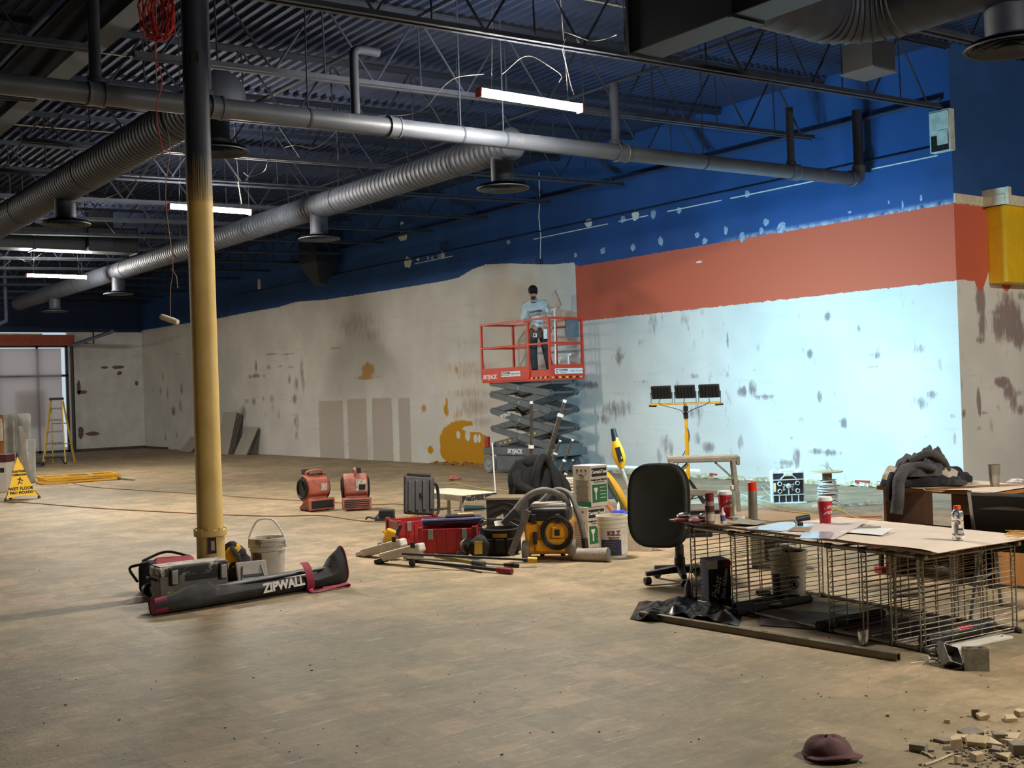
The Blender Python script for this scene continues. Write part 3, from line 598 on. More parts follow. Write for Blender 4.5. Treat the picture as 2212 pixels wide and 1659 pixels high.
# elbow duct, upper right
d = thing('elbow_duct', 'fat dark duct with gored elbow in the upper right', 'duct', (8.55, 6.3, 4.86)); r = .29
mb = MB(); ribbed(mb, (-1.21, 0, 0), (-.35, 0, 0), r, 28, .28, .005); mb.build('duct_run', M_DUCTD, d, smooth=True)
mb = MB(); pts = []; rs = []
for i in range(9):
    a = (PI/2)*i/8; q = Vector((-.35+.5*math.sin(a), -.5+.5*math.cos(a), 0))
    if i: pts.append(q-Vector((.012*math.cos(a), -.012*math.sin(a), 0))); rs.append(r)
    pts.append(q); rs.append(r+.012); pts.append(q+Vector((.012*math.cos(a), -.012*math.sin(a), 0))); rs.append(r)
mb.tube(pts, rs, 28); mb.build('gored_elbow', M_DUCTD, d, smooth=True)
mb = MB(); ribbed(mb, (.15, -.5, 0), (.15, -5, 0), r, 28, .3, .005); mb.build('duct_run', M_DUCTD, d, smooth=True)
diffuser(d, .3, -1.35, -.62, -.2, .19, .36, M_DUCTD)
# rectangular ducts
M_RECT = mat('rect_duct_paint', (22, 25, 33), .5, .1, var=.15, scale=2); M_RECTL = mat('rect_duct_lit_belly', (78, 82, 88), .5, .1, var=.15, scale=2)  # belly is a lighter copy of the paint, light from below in its colour
d = thing('rectangular_duct', 'dark rectangular duct end hanging at the top beside the elbow duct', 'duct', (7.16, 7.45, 4.56))
mb = MB(); mb.box((0, -2.6, .25), (.36, 5.2, .5)); mb.build('duct_body', M_RECT, d, bevel=.008)
for k in range(4): mb = MB(); mb.box((0, -.02-1.2*k, .25), (.4, .03, .54)); mb.build('duct_flange', M_RECT, d)
pb = G(1877, 160, 4.95); d = thing('plenum_box', 'small dark square box hung below the elbow duct', 'duct box', (pb.x, pb.y, 4.95))
mb = MB(); mb.box((0, 0, .16), (.4, .4, .32)); mb.build('box_body', M_RECT, d, bevel=.006); mb = MB(); mb.box((0, 0, .005), (.43, .43, .02)); mb.build('bottom_flange', M_RECTL, d)
for s_ in (-1, 1): mb = MB(); mb.cyl((s_*.19, 0, .3), (s_*.19, 0, roofz(pb.x)-4.95), .008, n=6); mb.build('hanger_rod', M_STEEL, d)
yr = G(190, 545, 5.02).y; d = thing('cross_duct', 'long rectangular duct crossing behind the column on the left', 'duct', (4.5, yr, 5.02))
mb = MB(); mb.box((-.5, 0, .27), (9.6, .5, .54)); mb.build('duct_body', M_RECT, d, bevel=.01)
xl = G(206, 545, 5.02).x-4.5; mb = MB(); mb.box((xl, -.35, .4), (.55, .3, .86)); mb.build('branch_box', M_RECT, d, bevel=.01)
for k in range(5): mb = MB(); mb.box((-4.5+2.2*k, 0, .27), (.04, .54, .58)); mb.build('duct_flange', M_RECT, d)
# scupper hopper on the navy wall
p = atX(690, 560, W-.45); d = thing('wall_hopper', 'dark funnel-shaped hopper box high on the navy wall', 'hopper', (W-.45, p.y, 4.62))
mb = MB(); mb.box((0, 0, .95), (.7, 1.0, .8)); mb.build('box_body', M_RECT, d)
mb = MB(); mb.add([(-.1, -.16, 0), (.1, -.16, 0), (.1, .16, 0), (-.1, .16, 0), (-.35, -.5, .55), (.35, -.5, .55), (.35, .5, .55), (-.35, .5, .55)], [(3, 2, 1, 0), (4, 5, 6, 7), (0, 1, 5, 4), (1, 2, 6, 5), (2, 3, 7, 6), (3, 0, 4, 7)]); mb.build('funnel', M_RECT, d)
# sprinkler line by the end wall
mb = MB(); a = atX(150, 748, 12.0); c_ = atX(243, 716, 12.0); mb.cyl((0, 0, 0), c_-a, .06, n=10); tag(mb.build('sprinkler_pipe', mat('blue_grey_pipe', (84, 98, 128), .5), loc=a, smooth=True), 'blue-grey pipe stub slanting above the bright door gap', 'pipe')
q = atX(202, 742, 12.6); mb = MB(); mb.tube([(-.35, 0, .02), (0, 0, 0), (0, 0, 6.22-q.z)], .025, 8); tag(mb.build('drop_rod', M_STEEL, loc=q, smooth=True), 'thin dark drop pipe in front of the end wall', 'pipe')
# ================================================================== STRIP LIGHTS
M_TUBE, t, b = nt('strip_lens'); em = node(t, 'ShaderNodeEmission'); em.inputs[0].default_value = (*STRIP_C, 1); em.inputs[1].default_value = STRIP_E; lk(t, em.outputs[0], t.nodes['Material Output'].inputs[0])
M_HOUS = mat('strip_housing', (206, 202, 190), .4); M_RED = mat('red_cap', (190, 84, 66), .4)
SL = 1.3
def strip(loc, label):
    s_ = thing('strip_light', label, 'light', loc, group='hanging strip lights')
    mb = MB(); mb.prism([(-.045, 0), (-.043, -.02), (-.03, -.034), (.03, -.034), (.043, -.02), (.045, 0)], -SL/2, SL/2, 'x'); mb.build('lens', M_TUBE, s_)
    mb = MB(); mb.box((0, 0, .022), (SL, .07, .04)); mb.build('housing', M_HOUS, s_, bevel=.006)
    for e in (-1, 1): mb = MB(); mb.box((e*(SL/2+.01), 0, -.006), (.024, .1, .1)); mb.build('end_cap', M_RED, s_, bevel=.01)
    for e in (-1, 1): mb = MB(); mb.cyl((e*.5, 0, .04), (e*.42, 0, roofz(loc[0])-loc[2]+.02), .004, n=5); mb.build('hanger_wire', M_COND, s_)
    return s_
def slot(a, c_, z): p, q = G(*a, z), G(*c_, z); return ((p.x+q.x)/2, (p.y+q.y)/2, z)
S1 = slot((1035, 198), (1252, 234), 4.6); strip(S1, 'near hanging strip light, largest and brightest, above the lift')
S2 = slot((368, 443), (537, 460), 4.6); strip(S2, 'middle hanging strip light glowing behind the yellow column')
S3 = slot((52, 593), (190, 600), 4.6); strip(S3, 'farthest hanging strip light at the left edge')
strip((7.3, .6, 4.56), 'hanging strip light out to the right of the view')
strip((14.6, 1.2, 4.56), 'hanging strip light out of view in the right-hand bay')
strip((-2.2, 28.0, 4.5), 'added fill strip light out of view at the far left end')  # unseen lamp, added to brighten the far walls and floor
strip((-2.2, 37.0, 4.5), 'added fill strip light out of view by the shop front')  # unseen lamp, added to lift the end wall
# loose wires overhead
M_WIRE = mat('pale_wire', (104, 100, 92), .7)
def P3(x, y, z): return G(x, y, z)
def wires(lst):
    for nm, pts, z, lab, r in lst: cable(nm, [P3(x, y, z+dz) for x, y, dz in pts], r*.75, M_WIRE, lab, 'wire')
wires([('loose_wire', [(815, 251, 0), (880, 248, 0), (920, 232, 0), (950, 195, .05), (985, 168, .1), (1045, 160, .15)], 4.75, 'pale loose wire looping from the big pipe to the near strip light', .005),
 ('loose_wire', [(1085, 160, 0), (1095, 152, 0), (1125, 126, .05), (1150, 122, .05), (1185, 142, 0), (1212, 163, 0), (1208, 177, 0)], 4.9, 'thin wire arching above the near strip light', .005),
 ('loose_wire', [(1221, 84, .2), (1216, 110, .1), (1222, 135, .05), (1232, 180, 0), (1240, 205, 0)], 4.9, 'twisted hanger wire over the right end of the near strip light', .005),
 ('loose_wire', [(1341, 40, 1.1), (1341, 66, .1), (1320, 80, 0), (1280, 88, 0), (1240, 76, .05), (1210, 66, 1.1)], 5.0, 'pale wire sagging under the top joist', .006),
 ('loose_wire', [(157, 437, -.2), (200, 435, -.15), (250, 420, 0), (285, 395, .1), (322, 368, .2)], 4.6, 'pale flexible cable drooping off the dark spiral duct', .008),
 ('loose_wire', [(525, 372, 0), (540, 381, 0), (570, 370, .05), (580, 345, .1), (595, 322, 1.15)], 4.9, 'short white wire end hanging right of the column', .006),
 ('loose_wire', [(615, 318, .1), (640, 314, 0), (680, 320, 0), (710, 300, .1), (728, 282, .15)], 4.95, 'pale wire looped under the joist left of the pipe coupling', .006),
 ('loose_wire', [(505, 380, .2), (515, 400, .1), (522, 440, 0)], 4.75, 'flexible lead dropping into the middle strip light', .007),
 ('loose_wire', [(0, 575, 0), (10, 573, 0), (35, 556, .1), (60, 565, .02), (90, 548, .1)], 4.9, 'looped pale wire near the farthest strip light', .008)])
# coil of red cord and its tail on the column
rc = thing('red_cord_coil', 'coil of red extension cord hanging high on the column', 'cord coil', atY(338, 40, 9.0)); M_REDC = mat('red_cord', (176, 44, 36), .5)
random.seed(11); mb = MB()
for k in range(16):
    o1 = random.uniform(-.07, .07); pts = [(o1+.075*math.sin(a)*(1+.2*random.random()), random.uniform(-.05, .05), .22*math.cos(a)+.06-.03*random.random()) for a in [2*PI*i/14 for i in range(14)]]
    mb.tube(pts, .006, 5, closed=True)
mb.build('coil', M_REDC, rc, smooth=True, rot=(0, 0, V0))
mb = MB(); mb.tube(curve_pts([(0, 0, -.15), (-.02, 0, -.3), (.03, 0, -.5), (-.02, .01, -.75), (.02, 0, -1.1)], 5), .006, 5); mb.build('tail', M_REDC, rc, smooth=True)
dt = thing('dangling_detector', 'dusty white emergency lamp head dangling on a wire left of the column', 'lamp head', atY(366, 690, 10.9)); 
mb = MB(); mb.box((0, 0, 0), (.19, .09, .055), (0, R(22), 0)); mb.build('lamp_body', mat('dusty_white', (176, 166, 148), .6, var=.2), dt, bevel=.024, rot=(0, 0, V0), seg=3)
mb = MB(); mb.tube(curve_pts([(.01, 0, .03), (.02, 0, .3), (.05, .0, .55), (-.0, 0, 1.2), (.06, 0, 1.7), (-.03, .0, 2.1), (-.05, 0, 2.5), (.0, 0, 3.75)], 5), .005, 5); mb.build('lamp_wire', mat('brown_wire', (120, 86, 76), .6), dt, smooth=True, rot=(0, 0, V0))
mb = MB(); mb.tube([(.03, 0, .5), (.08, 0, .42), (.09, 0, .3)], .005, 5); mb.build('wire_end', MATS['brown_wire'], dt, rot=(0, 0, V0))
# ================================================================== SCISSOR LIFT
M_LRED = mat('lift_orange_red', (204, 60, 36), .4, var=.1, scale=4, spot=(120, 40, 28), spot_at=.74, spot_s=12); M_LGREY = mat('lift_grey', (92, 98, 100), .5, var=.15, scale=4, spot=(150, 148, 140), spot_at=.75, spot_s=14)
M_BLK = mat('black_plastic', (24, 25, 27), .5, var=.25, scale=10); M_WHT = mat('white_print', (236, 234, 228), .5, var=.04); M_TYRE = mat('grey_tyre', (120, 122, 124), .75); M_HUB = mat('hub_metal', (150, 148, 142), .5, .4, var=.3, scale=20)
M_HZY = mat('hazard_yellow', (236, 178, 40), .5)
L = thing('scissor_lift', 'orange-red scissor lift with grey scissor arms parked against the wall', 'scissor lift', (13.8, 17.8, 0))
HX, HY = .4, 1.1
mb = MB(); mb.box((0, 0, .445), (.8, 2.3, .15)); mb.box((0, -1.0, .55), (.6, .3, .1)); ch = mb.build('chassis_frame', M_LGREY, L, bevel=.012)
text('SKYJACK', .12, M_WHT, ch, (-.403, .1, .45), (PI/2, 0, -PI/2), shear=.2, bold=.004)
mb = MB(); mb.box((0, .02, .22), (.74, 1.5, .32)); bp_ = mb.build('battery_tray', M_LGREY, L, bevel=.02)
mb = MB(); mb.box((-.372, -.55, .28), (.006, .1, .13)); mb.build('warning_plate', M_WHT, bp_)
mb = MB(); mb.box((-.39, 1.02, .62), (.06, .12, .22)); mb.build('control_box', mat('red_box', (160, 32, 36), .5), L, bevel=.01)
for x in (-.36, .36):
    for y in (-.88, .98):
        w = MB(); w.lathe([(.1, -.05), (.165, -.06), (.18, -.045), (.18, .045), (.165, .06), (.1, .05)], 24, (x, y, .185), Euler((0, PI/2, 0)).to_matrix()); wo = w.build('wheel', M_TYRE, L, smooth=True)
        w = MB(); s_ = math.copysign(1, x); w.lathe([(.0, .07), (.05, .07), (.06, .055), (.1, .05), (.11, .055), (.12, .04)], 20, (x, y, .185), Euler((0, s_*PI/2, 0)).to_matrix(), cap=False); w.build('hub', M_HUB, wo, smooth=True)
zl = [.56, .89, 1.24, 1.57, 1.80]; ya, yb_ = -.93, .86
def arm(x, a, c_):
    d = Vector((0, c_[0]-a[0], c_[1]-a[1])); n_ = d.length; d.normalize(); u = Vector((0, -d.z, d.y)); h = .062
    o = Vector((x, a[0], a[1])); pts = [(-.09, 0), (-.03, h), (n_+.03, h), (n_+.09, 0), (n_+.03, -h), (-.03, -h)]
    v = []
    for e in (-.022, .022): v += [o+d*p+u*q+Vector((e, 0, 0)) for p, q in pts]
    mb = MB(); mb.add(v, [(5, 4, 3, 2, 1, 0), tuple(range(6, 12))]+[(i, (i+1) % 6, 6+(i+1) % 6, 6+i) for i in range(6)]); return mb.build('scissor_arm', M_LGREY, L, bevel=.004)
for k in range(4):
    for s_ in (-1, 1):
        a1 = arm(s_*.34, (ya, zl[k]), (yb_, zl[k+1])); a2 = arm(s_*.285, (yb_, zl[k]), (ya, zl[k+1]))
        if s_ < 0:
            for q, (e0, e1) in ((a1, ((ya, zl[k]), (yb_, zl[k+1]))),):
                for f_ in (.5,):
                    mb = MB(); mb.cyl((-.366, e0[0]+(e1[0]-e0[0])*f_, e0[1]+(e1[1]-e0[1])*f_), (-.356, e0[0]+(e1[0]-e0[0])*f_, e0[1]+(e1[1]-e0[1])*f_), .03, n=10); mb.build('pivot_pin', M_HUB, q)
            if k == 1: text('SKYJACK', .085, M_WHT, a1, (-.3635, .42, zl[1]+(zl[2]-zl[1])*.755), m=Euler((PI/2+0, -math.atan2(.35, 1.79)*1, -PI/2), 'XYZ'), shear=.2, bold=.003)
            if k == 0:
                for q in range(8):
                    f_ = .1+.09*q; mb = MB(); mb.box((-.311, yb_+(ya-yb_)*f_, zl[0]+(zl[1]-zl[0])*f_), (.006, .06, .035), (-math.atan2(zl[1]-zl[0], yb_-ya), 0, 0)); mb.build('hazard_dash', M_HZY, a2)
for k in range(5):
    for y in (ya, yb_): mb = MB(); mb.cyl((-.37, y, zl[k]), (.37, y, zl[k]), .024, n=8); mb.build('cross_tube', M_LGREY, L)
mb = MB(); mb.cyl((0, -.75, .62), (0, .3, 1.15), .05, n=12); mb.cyl((0, .2, 1.1), (0, .75, 1.4), .03, n=12); mb.build('lift_cylinder', M_BLK, L, smooth=True)
pd = 1.86
mb = MB(); mb.box((0, 0, pd-.03), (.8, 2.2, .06)); mb.build('platform_deck', M_LRED, L)
mb = MB(); mb.box((0, 0, pd-.09), (.5, 1.9, .07)); mb.build('deck_carrier', M_LGREY, L)
def board(name, c_, d, m_=M_LRED): mb = MB(); mb.box(c_, d); return mb.build(name, m_, L, bevel=.004)
t1 = board('toe_board', (-.4, .33, pd+.1), (.03, 1.54, .26)); board('toe_board', (-.38, -.78, pd+.06), (.03, .62, .17)); t3 = board('toe_board', (0, -1.1, pd+.1), (.84, .03, .27)); board('toe_board', (.4, 0, pd+.08), (.03, 2.2, .2)); board('toe_board', (0, 1.1, pd+.08), (.8, .03, .2))
text('SKYJACK', .115, M_WHT, t1, (-.4175, .82, pd+.06), (PI/2, 0, -PI/2), shear=.2, bold=.004)
def decal(parent, c_, w, axis):
    mb = MB(); mb.box(c_, (.004, w, .1) if axis == 'x' else (w, .004, .1)); d_ = mb.build('rental_decal', M_WHT, parent)
    rot = (PI/2, 0, -PI/2) if axis == 'x' else (PI/2, 0, 0); off = Vector((-.004, 0, 0)) if axis == 'x' else Vector((0, -.004, 0)); sd = Vector((0, -1, 0)) if axis == 'x' else Vector((1, 0, 0)); c_ = Vector(c_)
    text('C', .09, mat('purple_print', (120, 50, 130), .5), d_, c_+off-sd*w*.43, rot, bold=.004); text('COOPER', .055, mat('dark_print', (40, 46, 60), .5), d_, c_+off-sd*w*.2+Vector((0, 0, .014)), rot, bold=.002)
    text('EQUIPMENT RENTALS', .017, MATS['dark_print'], d_, c_+off-sd*w*.2-Vector((0, 0, .03)), rot); text('1-866-216-2216', .05, mat('blue_print', (70, 110, 180), .5), d_, c_+off+sd*w*.25, rot)
decal(t1, (-.418, .12, pd+.1), .62, 'x'); decal(t3, (.03, -1.118, pd+.11), .68, 'y')
for k in range(9): mb = MB(); mb.box((-.36+.085*k, -1.119, pd-.005), (.06, .005, .035)); mb.build('hazard_dash', M_HZY if k % 2 == 0 else M_BLK, t3)
for k in range(8): mb = MB(); mb.box((-.398, -.52-.07*k, pd+.0), (.005, .05, .04)); mb.build('hazard_dash', M_HZY if k % 2 == 0 else M_BLK, L)
zt_ = 2.97; zm = 2.5
def post(x, y): mb = MB(); mb.box((x, y, (pd+zt_)/2+.02), (.045, .045, zt_-pd)); mb.build('guard_post', M_LRED, L, bevel=.006)
for x, y in ((-.4, 1.09), (-.4, -.45), (-.4, -1.09), (.4, -1.09), (.4, -.3), (.4, 1.09), (.4, .45)): post(x, y)
for z, nm in ((zt_, 'top_rail'), (zm, 'mid_rail')):
    for a, c_ in (((-.4, -1.09, z), (-.4, 1.09, z)), ((.4, -1.09, z), (.4, 1.09, z)), ((-.4, -1.09, z), (.4, -1.09, z)), ((-.4, 1.09, z), (.4, 1.09, z))): mb = MB(); mb.bar(a, c_, .04, .04); mb.build(nm, M_LRED, L, bevel=.006)
for p in ((-.42, 1.02, pd+.28), (.34, -1.12, pd+.3)): mb = MB(); mb.tube([Vector(p)+Vector((0, .025*math.cos(a), .045*math.sin(a))) for a in [2*PI*i/10 for i in range(10)]], .008, 6, closed=True); mb.build('tie_ring', M_LRED, L)
mb = MB(); mb.box((.24, -1.0, zt_-.17), (.3, .05, .36)); mb.build('document_box', mat('slate_panel', (96, 110, 120), .5), L, bevel=.01)
# ---- things on the platform
can = thing('paint_can', 'white paint pail with dark label standing on the lift platform', 'pail', (13.95, 16.95, pd), R(20)); mb = MB(); mb.lathe([(.105, 0), (.11, .01), (.11, .24), (.115, .25), (.105, .255)], 24); mb.build('pail_body', mat('pale_pail', (206, 222, 226), .4), can, smooth=True)
mb = MB(); mb.lathe([(.1115, .04), (.1115, .1)], 24, cap=False); mb.build('label_band', mat('dark_teal', (36, 66, 86), .5), can, smooth=True)
for k, (x, y, h) in enumerate(((-.02, -.17, .4), (.02, .17, .34))):
    bt = thing('spray_bottle', ('clear spray bottle left of the pail on the lift', 'slim white bottle behind the pail on the lift')[k], 'bottle', (13.93+x, 16.95+y, pd if k == 0 else pd+.0)); mb = MB(); mb.lathe([(.035, 0), (.037, .02), (.037, h*.55), (.014, h*.75), (.014, h)], 14); mb.build('bottle_body', mat('milky_plastic', (214, 220, 220), .35), bt, smooth=True)
    mb = MB(); mb.box((0, -.02, h+.02), (.03, .08, .035)); mb.build('trigger_head', M_WHT, bt, bevel=.006)
kp = thing('skimming_blade', 'grey skimming blade on a white handle sticking up over the lift rail', 'tool', (13.62, 16.82, pd)); mb = MB(); mb.cyl((0, 0, 0), (.02, 0, 1.3), .016, n=8); mb.cyl((.0, .07, 1.27), (.02, -.07, 1.3), .018, n=8); mb.build('handle', M_WHT, kp, smooth=True)
mb = MB(); mb.box((.02, -.06, 1.45), (.015, .16, .34), (R(-32), 0, 0)); mb.build('blade', mat('blade_grey', (120, 112, 112), .4, .5), kp, bevel=.003)
# ================================================================== PERSON ON THE LIFT
def skinmesh(vs_, es, sub=2):
    me = bpy.data.meshes.new('s'); me.from_pydata([v[:3] for v in vs_], es, []); me.update(); ob = bpy.data.objects.new('s', me); COL.objects.link(ob)
    md = ob.modifiers.new('skin', 'SKIN'); md.use_smooth_shade = True
    for i, v in enumerate(vs_):
        sv = me.skin_vertices[0].data[i]; r_ = v[3]; sv.radius = r_ if isinstance(r_, tuple) else (r_, r_); sv.use_root = (i == 0)
    sb = ob.modifiers.new('sub', 'SUBSURF'); sb.levels = sub; sb.render_levels = sub; bpy.context.view_layer.update()
    out = bpy.data.meshes.new_from_object(ob.evaluated_get(bpy.context.evaluated_depsgraph_get())); bpy.data.objects.remove(ob); bpy.data.meshes.remove(me)
    mb = MB(); mb.add([v.co.copy() for v in out.vertices], [tuple(p.vertices) for p in out.polygons]); bpy.data.meshes.remove(out); return mb
PB = Vector((13.72, 17.42, pd)); pe = thing('person', 'worker in dark cap, white long-sleeved shirt and dark trousers standing on the lift looking down', 'person', PB, V0)
M_SKIN = mat('skin', (196, 150, 124), .55, var=.08); M_SHIRT = mat('pale_grey_shirt', (196, 204, 204), .85, var=.1, scale=9, bump=.2); M_SHIRTW = mat('white_shirt_front', (226, 232, 232), .85, var=.06, scale=9); M_TROU = mat('dusty_dark_trousers', (52, 52, 56), .85, var=.35, scale=12, spot=(150, 148, 144), spot_at=.64, spot_s=10); M_BOOT = mat('dark_boots', (30, 32, 38), .7, spot=(140, 140, 138), spot_at=.68, spot_s=18)
hip = (-.02, 0, .95); chest = (-.05, -.06, 1.32); neck = (-.08, -.1, 1.5); hd = (-.09, -.16, 1.6)
SL_ = (-.25, -.06, 1.4); EL = (-.30, -.08, 1.12); HL = (-.13, -.26, .99); SR = (.13, -.06, 1.43); ER = (.22, -.02, 1.16); HR = (.235, -.12, .93)
vs_ = [(*hip, (.115, .085)), (-.035, -.03, 1.13, (.11, .075)), (*chest, (.115, .075)), (*neck, .055), (*hd, .07), (*SL_, .07), (*EL, .046), (-.19, -.2, 1.02, .033), (*HL, .036), (*SR, .07), (*ER, .046), (.235, -.08, 1.02, .033), (*HR, .036),
       (-.11, 0, .88, .09), (-.12, -.06, .48, .062), (-.10, 0, .1, .045), (-.11, -.12, .05, .04), (.08, 0, .88, .09), (.14, -.04, .48, .062), (.2, .05, .1, .045), (.22, -.07, .05, .04)]
es = [(0, 1), (1, 2), (2, 3), (3, 4), (2, 5), (5, 6), (6, 7), (7, 8), (2, 9), (9, 10), (10, 11), (11, 12), (0, 13), (13, 14), (14, 15), (15, 16), (0, 17), (17, 18), (18, 19), (19, 20)]
body = skinmesh(vs_, es)
tilt = Euler((R(24), 0, R(4))).to_matrix(); hc = Vector((-.09, -.2, 1.64))
body.blob(hc, (.078, .1, .118), 20, 16, r=tilt); body.blob(hc+tilt @ Vector((0, -.1, -.02)), (.016, .024, .026), 8, 6, r=tilt); body.blob(hc+tilt @ Vector((0, -.07, -.09)), (.045, .04, .035), 10, 8, r=tilt)
for s_ in (-1, 1): body.blob(hc+tilt @ Vector((s_*.08, .005, -.015)), (.012, .022, .034), 8, 6, r=tilt)
def hand(c_, dirv, palm, side):
    c_ = Vector(c_); d = Vector(dirv).normalized(); p = Vector(palm).normalized(); w = d.cross(p).normalized()
    for i, (o_, ln) in enumerate(((-.03, .062), (-.01, .074), (.011, .07), (.03, .054))):
        a = c_+d*.045+w*o_; b1 = a+d*ln*.5+p*.008; b2 = b1+d*ln*.3+p*.022; b3 = b2+d*ln*.1+p*.028; body.tube([a-d*.03, a, b1, b2, b3], [.011, .01, .0092, .0085, .006], 7)
    a = c_+w*side*.03+d*.0; body.tube([a-w*side*.015, a+w*side*.02+d*.02+p*.012, a+w*side*.026+d*.045+p*.028, a+w*side*.02+d*.06+p*.036], [.013, .012, .0105, .007], 7)
hand(HL, (.6, -.5, -.35), (.3, .5, -.6), 1); hand(HR, (.05, -.25, -1), (-.8, .1, 0), 1)
body.build('body', M_SKIN, pe, smooth='all')
for s_ in (-1, 1): mb = MB(); mb.blob(hc+tilt @ Vector((s_*.032, -.086, .004)), (.012, .01, .007), 8, 6, r=tilt); mb.build('eye', mat('eye_dark', (40, 32, 28), .3), pe, smooth='all')
mb = MB(); mb.blob(hc+tilt @ Vector((0, -.066, -.085)), (.05, .046, .045), 12, 8, r=tilt); mb.build('beard', mat('short_beard', (66, 50, 42), .9, var=.3, scale=60), pe, smooth='all')
inf = lambda v, k: (*v[:3], tuple(q+k for q in v[3]) if isinstance(v[3], tuple) else v[3]+k)
sv = [(-.035, -.03, 1.13, (.15, .11)), (*chest, (.16, .115)), (*neck[:2], 1.475, .062), inf(vs_[5], .018), (-.30, -.08, 1.15, .068), (-.26, -.13, 1.06, .055), inf(vs_[9], .018), (.215, -.03, 1.18, .066), (.235, -.05, 1.1, .056), (-.03, -.01, .96, (.165, .125))]
shirt = skinmesh(sv, [(0, 1), (1, 2), (1, 3), (3, 4), (4, 5), (1, 6), (6, 7), (7, 8), (0, 9)]); sh = shirt.build('shirt', M_SHIRT, pe, smooth='all')
mb = MB(); mb.grid(lambda u, v: ((-.045+(u-.5)*.27*(1-.25*v)), -.168-.02*math.cos((u-.5)*3)+.02*v+.05*abs(u-.5)*2, .98+.4*v), 6, 6, .01); mb.build('shirt_front', M_SHIRTW, sh, smooth='all')
text('ELANDERS', .055, MATS['dark_print'], sh, (-.045, -.205, 1.27), (R(84), R(-6), 0), bold=.0025); text('CONTRACTING', .025, MATS['dark_print'], sh, (-.045, -.207, 1.215), (R(84), R(-6), 0), bold=.001)
mb = MB(); mb.tube([Vector(neck)+Vector((.07*math.cos(a), -.015+.06*math.sin(a), -.03+.02*math.sin(a))) for a in [2*PI*i/16 for i in range(16)]], .012, 6, closed=True); mb.build('collar', MATS['dark_print'], sh, smooth='all')
tv = [(-.02, 0, .98, (.155, .115)), (-.11, 0, .86, .1), (-.12, -.06, .48, .08), (-.1, 0, .12, .072), (.08, 0, .86, .1), (.14, -.04, .48, .08), (.2, .05, .12, .072)]
trou = skinmesh(tv, [(0, 1), (1, 2), (2, 3), (0, 4), (4, 5), (5, 6)]); tr_ = trou.build('trousers', M_TROU, pe, smooth='all')
mb = MB(); mb.box((-.06, -.13, .86), (.24, .08, .2), (.15, 0, 0)); tp_ = mb.build('tool_pouch', mat('brown_pouch', (92, 74, 62), .8, var=.3, scale=14), tr_, bevel=.02)
mb = MB(); mb.box((-.08, -.175, .82), (.07, .006, .07)); mb.build('pouch_emblem', M_WHT, tp_); mb = MB(); mb.box((-.085, -.18, .82), (.035, .006, .045)); mb.build('pouch_emblem', M_BLK, tp_); mb = MB(); mb.box((.12, -.15, .84), (.075, .02, .19)); mb.build('rag', MATS['pale_pail'], tr_, bevel=.006)
for x, y in ((-.1, -.04), (.2, .01)):
    mb = MB(); mb.prism([(-.05, -.16), (.05, -.16), (.058, -.08), (.05, .08), (-.05, .08), (-.058, -.08)], 0, .085, 'z', (x, y, 0)); mb.build('boot', M_BOOT, pe, bevel=.025, seg=3)
mb = MB(); mb.blob(hc+tilt @ Vector((0, .012, .045)), (.092, .115, .092), 20, 12, r=tilt); capo = mb.build('cap', mat('black_cap', (18, 18, 20), .85), pe, smooth='all')
mb = MB(); mb.grid(lambda u, v: hc+tilt @ Vector(((u-.5)*.15*(1-.3*v*v), -.085-.075*v, .055-.018*v-.05*(u-.5)**2*4*.4)), 8, 4, .008); mb.build('cap_bill', MATS['black_cap'], capo, smooth='all')
# ================================================================== WORK-LIGHT TOWER
TW = Vector((10.6, 10.47, 0)); tw = thing('work_light_tower', 'yellow work-light stand with three black flood heads facing the bright wall', 'work light', TW)
M_SY = mat('stand_yellow', (232, 176, 24), .4, var=.08); M_LED, t, b = nt('led_panel'); em = node(t, 'ShaderNodeEmission'); em.inputs[0].default_value = (*FLOOD_C, 1); em.inputs[1].default_value = FLOOD_E; lk(t, em.outputs[0], t.nodes['Material Output'].inputs[0])
fz = atX(1487, 872, 10.6).z
mb = MB(); mb.cyl((0, 0, .1), (0, 0, .95), .027, n=12); mb.cyl((0, 0, .9), (0, 0, 1.0), .03, n=12); mb.cyl((0, 0, .95), (0, 0, fz), .02, n=12); mb.build('mast', M_SY, tw, smooth=True)
for z0, z1 in ((fz-.19, fz-.11), (fz-.1, fz-.03)): mb = MB(); mb.cyl((0, 0, z0), (0, 0, z1), .032, n=10); mb.build('mast_clamp', M_BLK, tw)
for a in (20, 140, 260):
    q = Vector((math.cos(R(a)), math.sin(R(a)), 0)); mb = MB(); mb.bar(Vector((0, 0, .42)), q*.5+Vector((0, 0, .02)), .03, .02); mb.bar(Vector((0, 0, .15)), q*.28+Vector((0, 0, .2)), .02, .012); mb.build('leg', M_BLK, tw)
FD = R(24); AX = Vector((math.sin(FD), -math.cos(FD), 0))   # the crossbar faces the wall
mb = MB(); mb.bar(AX*-.47+Vector((0, 0, fz)), AX*.47+Vector((0, 0, fz)), .03, .022); mb.build('crossbar', M_SY, tw, bevel=.004)
for s_ in (-1, 1): mb = MB(); mb.cyl(AX*s_*.4+Vector((0, 0, fz-.02)), AX*s_*.5+Vector((0, 0, fz-.015)), .014, n=8); mb.build('bar_knob', M_BLK, tw)
